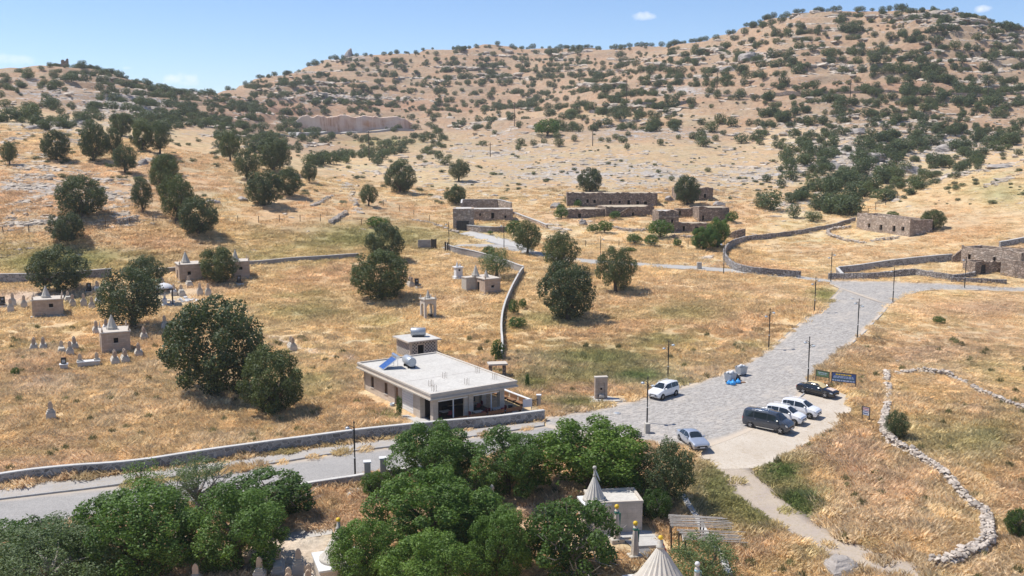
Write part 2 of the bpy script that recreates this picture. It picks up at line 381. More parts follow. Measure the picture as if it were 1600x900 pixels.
# roads and paths, given by their two edges as seen in the photo (both edges run the same way)
STRIPS = {
 'cobbled_road': ([(853, 650), (900, 643), (960, 632), (1010, 618), (1065, 604.5), (1122, 583.5), (1150, 572), (1197, 547.5), (1240, 514), (1290, 474), (1312, 452), (1316, 444), (1300, 440.5)],
                  [(853, 668), (920, 682), (1000, 692), (1060, 702), (1105, 701), (1170, 676), (1215, 650), (1262, 612), (1270, 595), (1300, 563), (1350, 522), (1378, 492), (1395, 470)]),
 'upper_road': ([(1298, 437.5), (1330, 438), (1400, 440), (1480, 443), (1560, 448), (1700, 452)], [(1296, 444), (1316, 453), (1388, 479), (1400, 469), (1428, 455), (1470, 452.5), (1530, 453), (1700, 461)]),
 'asphalt_road': ([(-250, 812), (0, 781), (60, 773), (200, 758), (300, 746), (430, 724), (600, 701), (740, 684), (850, 666), (862, 664)],
                  [(-250, 900), (0, 838), (130, 812), (300, 790), (490, 763), (575, 746), (640, 737), (800, 712), (930, 690), (940, 686)]),
 'lane': ([(690, 385), (705, 383), (740, 381), (790, 382), (830, 391), (900, 404), (1000, 410), (1130, 419), (1250, 431), (1300, 437)],
          [(690, 390), (705, 388), (740, 386), (785, 388), (828, 399), (900, 411), (1000, 416), (1130, 425), (1250, 436), (1300, 441)]),
 'driveway': ([(738, 361), (750, 364), (790, 372), (825, 384), (836, 391)], [(716, 365), (735, 370), (765, 379), (800, 387), (815, 392)]),
 'gravel_yard': ([(1050, 692), (1100, 688), (1165, 664), (1208, 638), (1252, 604), (1262, 594)], [(1095, 722), (1150, 738), (1200, 728), (1262, 704), (1322, 662), (1334, 618)]),
 'dirt_track': ([(1092, 712), (1122, 745), (1150, 775), (1192, 815), (1250, 852), (1330, 886), (1430, 918)], [(1168, 722), (1196, 750), (1224, 775), (1270, 810), (1318, 840), (1385, 866), (1480, 896)]),
 'sidewalk': ([(-250, 797), (0, 761), (200, 741), (430, 709), (600, 687), (740, 671), (850, 658)], [(-250, 811), (0, 780), (200, 757), (430, 723), (600, 700), (740, 683), (850, 665.5)]),
 'garden_path': ([(436, 834), (470, 830), (528, 823)], [(436, 847), (470, 842), (528, 833)]),
 'gate_path': ([(540, 765), (575, 759), (602, 754)], [(545, 777), (580, 771), (606, 766)]),
 'shrine_path': ([(972, 842), (992, 858), (1004, 878), (1010, 905)], [(1000, 846), (1018, 860), (1032, 880), (1040, 905)]),
 'wall_track': ([(-200, 432), (0, 424), (150, 423), (270, 414), (400, 405), (550, 396), (640, 391)], [(-200, 438), (0, 430), (150, 428), (270, 418), (400, 408.5), (550, 399), (640, 394)]),
}
STRIP_XY = {k: (smooth_line(poly_xy(a), 2), smooth_line(poly_xy(b), 2)) for k, (a, b) in STRIPS.items()}
PAVED = [np.concatenate([a, b[::-1]]) for k, (a, b) in STRIP_XY.items() if k not in ('wall_track',)]
FLAT = []   # extra polygons kept free of bumps (building floors)

def HN(x, y):
    """small relief added to the smooth ground"""
    x = np.asarray(x, float); y = np.asarray(y, float)
    hill = sstep(230, 420, y); far = sstep(330, 520, y)
    n = (fbm(x / 6, y / 6, 1) - 0.5) * 0.5 * (1 - far * 0.5) + hill * (fbm(x / 22, y / 22, 2) - 0.5) * 2.2 + far * (fbm(x / 70, y / 70, 5) - 0.5) * 7
    z = HB(x, y); st = z / 6.0 + fbm(x / 60, y / 60, 4) * 1.6
    fr = st - np.floor(st); n = n + far * (sstep(0.55, 0.8, fr) - fr) * 3.2
    return n
def H(x, y):
    sc = np.ndim(x) == 0; x = np.atleast_1d(np.asarray(x, float)); y = np.atleast_1d(np.asarray(y, float))
    n = HN(x, y)
    near = y < 260
    if near.any():
        p = np.zeros(x.shape, bool)
        for q in PAVED: p[near] |= inpoly(x[near], y[near], q)
        n[p] = 0
    z = HB(x, y) + n
    return float(z[0]) if sc else z

# ------------------------------------------------------------------ ground colour (true colour of grass, soil and rock)
GOLD = np.array((.60, .45, .252)); STRAW = np.array((.66, .52, .322)); RUST = np.array((.50, .35, .215)); OLIVE = np.array((.27, .25, .10)); GREEN = np.array((.14, .18, .055))
SOIL = np.array((.35, .245, .165)); PALE = np.array((.45, .34, .205)); ROCK = np.array((.47, .43, .385)); DIRT = np.array((.52, .42, .32)); REDSOIL = np.array((.36, .22, .145))
# patches seen in the photo: (u, v, half width, half height, colour, strength)
BL = [(90, 410, 110, 25, OLIVE, .8), (560, 375, 150, 22, OLIVE, .75), (440, 400, 150, 14, OLIVE, .4), (250, 385, 90, 25, RUST, .7), (330, 440, 60, 20, RUST, .5), (60, 300, 120, 50, RUST, .85), (200, 290, 120, 50, RUST, .6), (300, 260, 80, 30, RUST, .5), (130, 400, 150, 14, OLIVE, .6), (560, 360, 160, 18, OLIVE, .6), (470, 355, 60, 25, RUST, .4),
      (420, 320, 60, 40, RUST, .5), (600, 330, 90, 30, RUST, .35), (640, 440, 120, 30, GOLD, .6), (560, 425, 60, 15, RUST, .5), (700, 470, 60, 30, RUST, .25), (480, 490, 80, 25, OLIVE, .45), (500, 465, 50, 15, OLIVE, .35), (590, 500, 60, 20, OLIVE, .35),
      (480, 600, 60, 25, OLIVE, .45), (350, 690, 90, 25, STRAW, .6), (200, 640, 160, 40, STRAW, .4), (60, 580, 60, 20, SOIL, .5), (40, 605, 60, 14, DIRT, .35), (120, 475, 50, 12, OLIVE, .5), (60, 462, 70, 8, DIRT, .9), (20, 470, 60, 14, DIRT, .6), (160, 452, 40, 8, DIRT, .6),
      (300, 455, 50, 14, DIRT, .4), (930, 560, 110, 22, OLIVE, .8), (900, 590, 80, 15, OLIVE, .5), (1000, 590, 50, 16, GREEN, .75), (1080, 490, 90, 20, OLIVE, .55), (1030, 530, 60, 14, OLIVE, .5), (920, 610, 60, 10, RUST, .5), (1200, 450, 90, 12, RUST, .4), (1150, 500, 70, 25, RUST, .4), (1285, 460, 20, 12, OLIVE, .9),
      (900, 630, 40, 8, OLIVE, .9), (1060, 600, 40, 6, OLIVE, .5), (830, 600, 30, 14, OLIVE, .8), (860, 450, 40, 60, STRAW, .3), (1180, 540, 30, 10, OLIVE, .4), (860, 500, 70, 12, GREEN, .4),
      (1470, 540, 140, 30, SOIL, .45), (1400, 560, 80, 20, SOIL, .3), (1480, 480, 80, 12, RUST, .5), (1560, 480, 60, 20, SOIL, .5), (1530, 690, 90, 40, OLIVE, .55), (1500, 640, 60, 20, RUST, .25), (1440, 690, 60, 30, OLIVE, .35), (1560, 570, 60, 20, OLIVE, .3),
      (1220, 740, 35, 20, GREEN, .9), (1250, 785, 34, 30, GREEN, .9), (1190, 800, 30, 40, GREEN, .6), (1150, 790, 40, 45, OLIVE, .7), (1110, 760, 36, 46, GREEN, .6), (1340, 690, 60, 40, RUST, .4), (1400, 760, 90, 50, RUST, .4), (1330, 720, 60, 40, RUST, .35), (1250, 870, 60, 20, OLIVE, .4), (1180, 860, 60, 25, RUST, .5), (1560, 860, 40, 40, STRAW, .4),
      (1230, 400, 60, 20, GOLD, .5), (1480, 350, 120, 40, RUST, .6), (1560, 300, 60, 25, OLIVE, .5), (1280, 390, 70, 14, RUST, .5), (1400, 395, 70, 14, RUST, .45), (1060, 380, 120, 20, GOLD, .7), (950, 400, 120, 12, STRAW, .4), (900, 370, 60, 12, GOLD, .5), (760, 360, 30, 10, OLIVE, .4),
      (1000, 260, 220, 45, PALE, .7), (800, 260, 140, 35, PALE, .7), (700, 230, 120, 18, PALE, .6), (600, 222, 70, 10, OLIVE, .6), (560, 250, 80, 20, GOLD, .35), (1000, 180, 180, 10, GOLD, .45), (1250, 215, 90, 18, STRAW, .6), (1100, 175, 140, 10, SOIL, .4), (480, 208, 60, 6, OLIVE, .5),
      (380, 120, 80, 12, SOIL, .6), (420, 175, 80, 18, REDSOIL, .7), (600, 165, 220, 12, REDSOIL, .5), (1400, 130, 300, 8, REDSOIL, .5), (460, 850, 80, 30, DIRT, 1.0), (430, 885, 110, 24, DIRT, 1.0), (1050, 850, 40, 40, GOLD, .4), (500, 770, 40, 14, GOLD, .4), (1030, 780, 40, 30, OLIVE, .5), (800, 820, 130, 70, DIRT, .5), (150, 840, 200, 40, DIRT, .6), (100, 770, 120, 8, OLIVE, .8), (480, 707, 80, 5, OLIVE, .5),
      (905, 645, 20, 4, DIRT, .5)]
RB = [(200, 165, 110, 28, 1.0), (80, 150, 100, 22, .75), (40, 130, 60, 10, .7), (100, 195, 120, 14, .8), (300, 185, 80, 15, .55), (60, 290, 90, 22, .9), (140, 320, 90, 25, .6), (60, 345, 80, 12, .85), (200, 345, 60, 10, .6), (40, 255, 60, 12, .6), (190, 300, 40, 10, .6), (30, 385, 40, 8, .4),
      (950, 270, 260, 30, .8), (780, 240, 140, 20, .7), (620, 262, 110, 14, .6), (720, 290, 70, 14, .5), (1180, 275, 100, 30, .8), (1330, 240, 120, 40, 1.0), (1480, 225, 140, 30, .85), (1240, 320, 40, 16, .7), (1000, 205, 170, 14, .75), (1240, 195, 80, 12, .6), (1060, 140, 90, 10, .8), (1180, 85, 40, 16, .9), (1450, 22, 60, 14, .95), (1560, 40, 60, 14, .6),
      (1240, 20, 40, 10, .7), (545, 90, 45, 12, .9), (520, 153, 180, 7, .8), (480, 138, 60, 5, .6), (660, 140, 60, 5, .4), (1000, 90, 60, 10, .5), (1330, 80, 260, 40, .35), (1560, 85, 60, 20, .6), (1500, 262, 110, 10, .5), (1400, 190, 120, 16, .7), (900, 60, 300, 12, .3), (420, 118, 60, 8, .5), (1520, 180, 100, 12, .5), (1300, 160, 80, 12, .5), (540, 290, 25, 14, .7), (780, 215, 60, 8, .6), (880, 340, 60, 8, .3), (870, 360, 20, 6, .6)]
PATHS = [([(395, 520), (415, 526), (440, 534), (480, 547), (520, 557), (558, 566)], 7, DIRT), ([(690, 393), (668, 404), (650, 420), (610, 434), (540, 445), (440, 452)], 2.5, STRAW), ([(700, 393), (686, 402), (672, 416), (640, 432)], 2.5, STRAW), ([(1215, 378), (1200, 388), (1216, 405), (1240, 420), (1258, 436)], 3, STRAW), ([(1212, 380), (1230, 400), (1262, 420), (1275, 436)], 3, STRAW), ([(1105, 418), (1110, 402), (1120, 392)], 4, DIRT), ([(1122, 418), (1124, 402), (1128, 392)], 3, DIRT),
 ([(0, 470), (40, 462), (100, 455), (160, 452), (240, 470), (300, 470)], 7, DIRT), ([(560, 645), (600, 652), (640, 662)], 4, OLIVE), ([(480, 752), (540, 758), (600, 760)], 5, OLIVE), ([(10, 780), (120, 765), (260, 750), (420, 716)], 3, OLIVE)]
def ground_colour(x, y, z=None):
    x = np.asarray(x, float); y = np.asarray(y, float)
    if z is None: z = HB(x, y)
    u, v = proj(x, y, z)
    n1 = fbm(x / 9, y / 9, 0); n2 = fbm(x / 3.1, y / 3.1, 3); n3 = fbm(x / 28, y / 28, 6)
    c = GOLD[None] * np.ones((len(x), 1))
    def mixin(col, w):
        nonlocal c; c = c * (1 - w[:, None]) + col[None] * w[:, None]
    mixin(STRAW, 0.75 * sstep(.45, .65, n1)); mixin(RUST, 0.55 * sstep(.52, .36, n3)); mixin(OLIVE, .28 * sstep(.56, .7, n2))
    hill = sstep(330, 430, y) * sstep(330, 200, v); mixin(SOIL, hill * .9)
    mid = sstep(240, 290, y) * sstep(380, 330, y); mixin(PALE, mid * .35)
    for (bu, bv, ru, rv, col, s) in BL:
        d = ((u - bu) / ru) ** 2 + ((v - bv) / rv) ** 2; w = np.exp(-d * 1.1) * s; w = w * sstep(.18, .62, n1 * .5 + n2 * .5 + w * .35)
        mixin(col, np.clip(w * 1.25, 0, 1))
    for pts, hw, col in PATHS:
        dm = np.full(len(x), 1e9)
        for (a, b), (c2, d2) in zip(pts[:-1], pts[1:]):
            ex, ey = c2 - a, d2 - b; t = np.clip(((u - a) * ex + (v - b) * ey * 4) / (ex * ex + ey * ey * 4 + 1e-9), 0, 1); dm = np.minimum(dm, np.hypot(u - a - t * ex, (v - b - t * ey) * 2.0))
        mixin(col, np.clip(1.15 - dm / hw, 0, 1) * .85)
    rk = np.zeros(len(x))
    for (bu, bv, ru, rv, s) in RB:
        rk = np.maximum(rk, np.exp(-(((u - bu) / ru) ** 2 + ((v - bv) / rv) ** 2)) * s)
    rk = np.maximum(rk, .34 * sstep(300, 380, y))
    return c, rk, u, v
# ------------------------------------------------------------------ terrain mesh and road sheets
def build_ground():
    ug = np.concatenate([np.arange(-800, -40, 20), np.arange(-40, 1640, 3.6), np.arange(1640, 2420, 20)])
    Lg = np.concatenate([np.linspace(math.log(30), math.log(60), 14)[:-1], np.linspace(math.log(60), math.log(960), 620), np.linspace(math.log(980), math.log(6000), 24)])
    A = (ug - 800) / FPX; D = np.exp(Lg)
    X = (A[:, None] * D[None, :]).ravel(); Y = np.repeat(D[None, :], len(A), 0).ravel()
    zb = HB(X, Y); nz = HN(X, Y); near = Y < 262
    pm = np.zeros(len(X), bool)
    for q in PAVED: pm[near] |= inpoly(X[near], Y[near], q)
    Z = zb + nz; Z[pm] = zb[pm] - 0.14
    for q in FLAT:
        m = np.zeros(len(X), bool); m[near] = inpoly(X[near], Y[near], q[0]); Z[m] = np.minimum(Z[m], q[1])
    nu, nd = len(A), len(D)
    i = np.arange(nu - 1)[:, None] * nd + np.arange(nd - 1)[None, :]
    F = np.stack([i, i + nd, i + nd + 1, i + 1], -1).reshape(-1, 4)
    c, rk, u, v = ground_colour(X, Y, zb)
    rgba = np.concatenate([c, np.ones((len(X), 1))], 1)
    b = NB('ground_dry_grass_and_limestone')
    pos = b.pos(); col = b.attr('gcol'); rock = b.attr('rock', out='Fac')
    n1 = b.noise(pos, 0.55, 6, 0.65); n2 = b.noise(pos, 3.2, 4, 0.6); n3 = b.noise(pos, 0.07, 4, 0.6)
    col = b.mix(1.0, col, b.ramp(n1, [(0.28, (.70, .69, .70)), (0.5, (1, 1, 1)), (0.74, (1.24, 1.25, 1.26))]), 'MULTIPLY')
    col = b.mix(1.0, col, b.ramp(n2, [(0.3, .80), (0.7, 1.18)]), 'MULTIPLY')
    col = b.mix(1.0, col, b.ramp(n3, [(0.3, (1.08, .96, .9)), (0.7, (.95, 1.02, 1.05))]), 'MULTIPLY')
    strata = b.noise(b.mapv(pos, (.10, .10, .9), (.02, .03, .4)), 1.0, 8, 0.72, 0.6)
    spots = b.noise(b.mapv(pos, (.7, .7, 2.2)), 1.0, 6, 0.7)
    f = b.math('ADD', b.math('MULTIPLY', strata, 0.5), b.math('MULTIPLY', spots, 0.5))
    f = b.math('ADD', f, b.math('MULTIPLY', rock, 0.20))
    mask = b.ramp(f, [(0.625, 0.0), (0.675, 1.0)])
    mask = b.math('MULTIPLY', mask, b.ramp(rock, [(0.05, 0.0), (0.3, 1.0)]))
    rc = b.ramp(b.noise(pos, 1.6, 6, 0.7), [(0.3, (.20, .18, .165)), (0.5, (.45, .41, .37)), (0.75, (.62, .58, .53))])
    col = b.mix(mask, col, rc)
    hgt = b.math('ADD', b.math('MULTIPLY', mask, 0.8), b.math('ADD', n2, n1))
    m = b.done(b.bsdf(col, 0.95, 0.08, 0, b.bump(hgt, 0.55, 0.35)))
    me = npmesh('ground', np.stack([X, Y, Z], 1), F, [m], smooth=True, attrs={'gcol': ('POINT', 'FLOAT_COLOR', rgba), 'rock': ('POINT', 'FLOAT', rk)})
    return tag(link('ground', me), kind='structure')

def strip_mesh(name, L, R, mat, dz, cell=1.0, skirt=0.12, jit=0.0):
    n = max(8, int(max(np.hypot(*np.diff(L, axis=0).T).sum(), np.hypot(*np.diff(R, axis=0).T).sum()) / cell))
    a, c = resample(L, n), resample(R, n)
    if jit:
        k_ = np.arange(n); a = a + (np.stack([fbm(k_ / 2.3, k_ * 0, 1), fbm(k_ / 2.3, k_ * 0, 2)], 1) - .5) * jit * 2; c = c + (np.stack([fbm(k_ / 2.3, k_ * 0, 3), fbm(k_ / 2.3, k_ * 0, 4)], 1) - .5) * jit * 2
    wdt = np.hypot(*(a - c).T).max(); m = max(2, int(wdt / cell) + 1)
    s = np.linspace(0, 1, m); XY = a[:, None, :] * (1 - s[None, :, None]) + c[:, None, :] * s[None, :, None]
    X, Y = XY[..., 0].ravel(), XY[..., 1].ravel(); Z = HB(X, Y) + dz
    i = np.arange(n - 1)[:, None] * m + np.arange(m - 1)[None, :]
    F = np.stack([i, i + 1, i + m + 1, i + m], -1).reshape(-1, 4)
    V = np.stack([X, Y, Z], 1)
    # turned-down edge so the sheet has thickness
    rim = list(range(0, n * m, m)); rim2 = list(range(m - 1, n * m, m)); ex = []; ef = []
    for rr in (rim, rim2):
        b0 = len(V) + len(ex)
        for k in rr: ex.append(V[k] - np.array((0, 0, skirt + .1)))
        for k in range(len(rr) - 1): ef.append((rr[k], rr[k + 1], b0 + k + 1, b0 + k))
    V = np.concatenate([V, np.array(ex)]); F = np.concatenate([F, np.array(ef)])
    D_ = np.hypot(*(a - c).T)[:, None]; ed = (np.minimum(s[None, :], 1 - s[None, :]) * D_).ravel(); ed = np.concatenate([ed, np.zeros(len(V) - len(ed))])
    me = npmesh(name, V, F, [mat], smooth=True, attrs={'edge': ('POINT', 'FLOAT', ed)})
    bm = bmesh.new(); bm.from_mesh(me)
    for f in bm.faces:
        if f.normal.z < -0.3: f.normal_flip()
    bm.to_mesh(me); bm.free()
    return tag(link(name, me), kind='structure')

def m_cobble():
    b = NB('grey_cobble_paving'); p = b.pos(); pr = b.mapv(p, (1, 1, 1), (0, 0, -0.62))
    br = b.n('TexBrick'); b.l(pr, br.inputs['Vector']); br.inputs['Scale'].default_value = 1; br.inputs['Brick Width'].default_value = .34; br.inputs['Row Height'].default_value = .2
    br.inputs['Mortar Size'].default_value = .014; b.set(br.inputs['Color1'], (.26, .24, .22)); b.set(br.inputs['Color2'], (.40, .375, .345)); b.set(br.inputs['Mortar'], (.44, .40, .34))
    big = b.noise(p, .16, 6, .68); med = b.noise(b.mapv(pr, (.7, 2.2, 1)), 1.0, 5, .7); fine = b.noise(b.mapv(pr, (1, 2.2, 1)), 2.2, 3, .6)
    c = b.mix(1.0, br.outputs['Color'], b.ramp(med, [(.3, .84), (.7, 1.16)]), 'MULTIPLY')
    c = b.mix(1.0, c, b.ramp(fine, [(.35, .82), (.65, 1.2)]), 'MULTIPLY')
    d = b.ramp(b.math('ADD', b.math('MULTIPLY', big, .55), b.math('MULTIPLY', med, .45)), [(.52, 0.0), (.63, .85)])
    c = b.mix(d, c, (.49, .43, .36))
    e = b.math('SUBTRACT', b.math('MULTIPLY', big, 3.4), b.attr('edge', out='Fac')); c = b.mix(b.ramp(e, [(.0, 0.0), (1.0, .9)]), c, (.50, .42, .33))
    return b.done(b.bsdf(c, .85, .25, 0, b.bump(b.math('SUBTRACT', fine, br.outputs['Fac']), .4, .03)))
def m_asphalt():
    b = NB('worn_grey_asphalt'); p = b.pos(); big = b.noise(b.mapv(p, (.35, 1.2, 1), (0, 0, -.2)), .5, 6, .7); f = b.noise(p, 9, 3, .7); crk = b.noise(b.mapv(p, (1, 1, 1)), 1.1, 8, .75, 1.2)
    c = b.mix(big, (.26, .247, .23), (.40, .378, .352)); c = b.mix(1.0, c, b.ramp(f, [(.3, .78), (.7, 1.22)]), 'MULTIPLY')
    c = b.mix(b.ramp(crk, [(.485, 0.0), (.5, .5), (.515, 0.0)]), c, (.12, .12, .12))
    e = b.math('SUBTRACT', b.math('MULTIPLY', big, 1.8), b.attr('edge', out='Fac')); c = b.mix(b.ramp(e, [(.0, 0.0), (.9, .8)]), c, (.45, .38, .30))
    return b.done(b.bsdf(c, .85, .25, 0, b.bump(f, .3, .02)))
def m_dirt(name, c1, c2, c3):
    b = NB(name); p = b.pos(); big = b.noise(p, .35, 6, .7); f = b.noise(p, 3.2, 5, .75); g = b.noise(p, 14, 3, .6)
    c = b.mix(b.ramp(big, [(.35, 0.0), (.65, 1.0)]), c1, c2); c = b.mix(b.ramp(f, [(.52, 0.0), (.68, .75)]), c, c3)
    c = b.mix(1.0, c, b.ramp(g, [(.3, .82), (.7, 1.15)]), 'MULTIPLY')
    return b.done(b.bsdf(c, .95, .1, 0, b.bump(g, .5, .03)))
MAT = {}
MAT['cobble'] = m_cobble(); MAT['asphalt'] = m_asphalt()
MAT['gravel'] = m_dirt('pale_gravel', (.56, .495, .41), (.48, .41, .325), (.38, .29, .19))
MAT['dirt'] = m_dirt('grey_dirt_track', (.40, .335, .28), (.46, .385, .30), (.34, .27, .15))
MAT['concrete'] = m_weathered('weathered_concrete', (.50, .48, .445), (.36, .34, .31), .6)
MAT['concrete_road'] = m_weathered('concrete_lane', (.42, .40, .37), (.34, .31, .27), .6, .4)
MAT['sidewalk'] = m_dirt('sidewalk_paving', (.40, .375, .35), (.35, .33, .305), (.36, .29, .19))
MAT['kerb'] = m_weathered('kerb_stone', (.42, .41, .40), (.28, .27, .25), .6)

FLAT_DONE = build_ground()
for nm, mt, dz in (('gravel_yard', 'gravel', -.012), ('cobbled_road', 'cobble', .0), ('upper_road', 'cobble', .008), ('asphalt_road', 'asphalt', -.006), ('lane', 'concrete_road', .016), ('driveway', 'concrete', .006), ('dirt_track', 'dirt', -.02), ('sidewalk', 'sidewalk', .10), ('garden_path', 'concrete', .02), ('gate_path', 'concrete', .02), ('shrine_path', 'concrete', .02)):
    L, R = STRIP_XY[nm]; strip_mesh({'gravel_yard': 'gravel_yard', 'lane': 'lane', 'upper_road': 'road'}.get(nm, nm), L, R, MAT[mt], dz, jit={'gravel_yard': 1.1, 'dirt_track': .7}.get(nm, 0))

def kerb_line(pts, w, h, name='kerb', mat='kerb', zoff=0.0):
    """kerb stones along a world polyline, one stone per 2.4 m joined as one kerb"""
    q = resample(pts, max(2, int(np.hypot(*np.diff(pts, axis=0).T).sum() / 1.5))); m = MB()
    for k in range(len(q) - 1):
        a, b = q[k], q[k + 1]; d = b - a; L = np.hypot(*d); ang = math.atan2(d[1], d[0])
        za, zb = HB(*a), HB(*b); za = float(za); zb = float(zb)
        M = TR(a[0], a[1], za + zoff, ang, 0, -math.atan2(zb - za, L))
        m.box(0.01, L - .012, -w / 2, w / 2, -.25, h, M, bev=.02)
    return tag(m.build(name, MAT[mat]), kind='structure')
kerb_line(STRIP_XY['sidewalk'][1], .16, .14)
kerb_line(STRIP_XY['cobbled_road'][1][26:], .16, .10)
kerb_line(STRIP_XY['cobbled_road'][0][4:-3], .12, .05)
# ------------------------------------------------------------------ trees
MAT['leaf_oak'] = m_leaf('oak_leaves', (.044, .064, .026), (.145, .180, .076), .25)
MAT['leaf_far'] = m_leaf('hill_oak_leaves', (.055, .082, .036), (.135, .170, .076), .2)
MAT['leaf_green'] = m_leaf('fresh_green_leaves', (.043, .092, .016), (.185, .290, .062), .3)
MAT['leaf_grey'] = m_leaf('grey_green_leaves', (.080, .118, .044), (.20, .260, .108), .3)
MAT['leaf_fig'] = m_leaf('fig_leaves', (.038, .084, .016), (.125, .205, .044), .34)
MAT['bark'] = m_plain('grey_brown_bark', (.12, .095, .07), .95, .1, 0, .35, 5, .6)
MAT['bark_pale'] = m_plain('pale_grey_bark', (.30, .27, .24), .95, .1, 0, .3, 5, .5)

def tree_meshes(name, seed, leaf, nleaf, lsz, lobes=16, low=0.06, spread=1.0, holes=0.0, trunk_h=.28, bark='bark', flat=1.0, joined=False, limbs=5, twigs=0, tr=.045, deep=.12):
    """crown of leaf-sized faces over many lobes, in a unit box (width 1, height 1, foot at z=0); trunk with limbs"""
    r = np.random.RandomState(seed); C = []; R = []
    zc = (1 + low) / 2; hz = (1 - low) / 2
    for k in range(lobes):
        q = (k + .5) / lobes; th = k * 2.39996 + r.rand() * .9; ph = math.acos(1 - (2 - deep) * q)
        rad = .66 + .12 * r.rand()
        d = np.array((math.sin(ph) * math.cos(th), math.sin(ph) * math.sin(th), math.cos(ph)))
        rr = (.125 + .10 * r.rand()) * spread * math.sqrt(20 / lobes)
        C.append(np.array((d[0] * (.5 - rr * .6) * (.78 + .3 * r.rand()), d[1] * (.5 - rr * .6) * (.78 + .3 * r.rand()), zc + d[2] * (hz - rr * .55) * (.8 + .3 * r.rand()) * flat))); R.append(rr)
    C.append(np.array((0, 0, zc))); R.append(.30 if lobes > 24 else .27)
    C = np.array(C); R = np.array(R)
    pts = []; nor = []; ton = []; need = nleaf; wgt = R ** 2 / (R ** 2).sum(); tries = 0
    ltone = r.rand(len(R)) * .35
    while need > 0 and tries < 12:
        tries += 1; n = int(need * 2.0) + 50
        k = r.choice(len(R), n, p=wgt); d = r.normal(size=(n, 3)); d /= np.linalg.norm(d, axis=1)[:, None]
        bump = .66 + .46 * vnoise(d[:, 0] * 3.1 + k * 3.7 + 40, d[:, 1] * 3.1 + d[:, 2] * 2.3 + k * 1.9 + 40, seed % 8) + .16 * (vnoise(d[:, 0] * 8 + k * 5.1 + 90, d[:, 2] * 8 + d[:, 1] * 5 + 90, 1) - .5)
        dep = 1 - (r.rand(n) ** 2.2) * .42
        p = C[k] + d * (R[k] * bump * dep)[:, None]
        ins = np.zeros(n, bool)
        for j in range(len(R)):
            ins |= (np.linalg.norm(p - C[j], axis=1) < R[j] * .62) & (k != j)
        ok = ~ins & (p[:, 2] > low * .6 + .02) & (p[:, 2] < 1.04)
        if holes: ok &= vnoise(p[:, 0] * 5.5 + seed + 20, p[:, 1] * 5.5 + p[:, 2] * 6 + 20, 2) > holes
        p, d, kk, bb = p[ok][:need], d[ok][:need], k[ok][:need], (bump * dep)[ok][:need]
        pts.append(p); nor.append(d); ton.append(np.clip(.25 + ltone[kk] + (r.rand(len(p)) - .5) * .55, 0, 1)); need -= len(p)
    p = np.concatenate(pts); d = np.concatenate(nor); t = np.concatenate(ton); n = len(p)
    nn = d * .75 + r.normal(size=(n, 3)) * .55 + np.array((0, 0, .25)); nn /= np.linalg.norm(nn, axis=1)[:, None]
    a = np.cross(nn, r.normal(size=(n, 3))); a /= np.linalg.norm(a, axis=1)[:, None]; b = np.cross(nn, a)
    s = lsz * (.65 + .7 * r.rand(n))[:, None]; e = (.55 + .25 * r.rand(n))[:, None]
    V = np.stack([p - a * s, p - b * s * e + nn * s * .12, p + a * s, p + b * s * e - nn * s * .12], 1).reshape(-1, 3)
    F = np.arange(n * 4).reshape(-1, 4); T = np.repeat(t, 4)
    m = MB(); lean = (r.rand(2) - .5) * .06
    top = trunk_h + .25
    m.tube([(0, 0, -.06), (lean[0] * .3, lean[1] * .3, trunk_h * .4), (lean[0], lean[1], trunk_h), (lean[0] * 1.4, lean[1] * 1.4, top)], [tr * 1.35, tr, tr * .85, tr * .4], 7)
    for k in range(limbs):
        th = k * 6.283 / limbs + r.rand() * .8; c = C[r.randint(lobes)]; q = np.array((math.cos(th) * .26, math.sin(th) * .26, trunk_h + .16 + .2 * r.rand()))
        s0 = np.array((lean[0], lean[1], trunk_h * (.75 + .3 * r.rand()))); md = (s0 + q) / 2 + np.array((0, 0, .03)) + r.normal(size=3) * .02
        m.tube([s0, md, q], [tr * .55, tr * .4, tr * .16], 5, False)
    for k in range(twigs):
        c = C[r.randint(lobes)]; d = r.normal(size=3); d /= np.linalg.norm(d); s0 = c * .75; q = c + d * .2 * np.array((1, 1, .8))
        m.tube([s0, (s0 + q) / 2 + r.normal(size=3) * .02, q], [.008, .006, .003], 3, False)
    if joined:
        tv = np.array(m.v); tf = m.f; nv = len(V)
        V2 = np.concatenate([V, tv]); F2 = [f for f in tf if len(f) == 4]
        FF = np.concatenate([F, np.array(F2) + nv]); mi = np.concatenate([np.zeros(n, int), np.ones(len(F2), int)])
        return npmesh(name, V2, FF, [MAT[leaf], MAT[bark]], mi, attrs={'tone': ('POINT', 'FLOAT', np.concatenate([T, np.zeros(len(tv))]))})
    return npmesh('crown', V, F, [MAT[leaf]], attrs={'tone': ('POINT', 'FLOAT', T)}), m.mesh('trunk', MAT[bark])

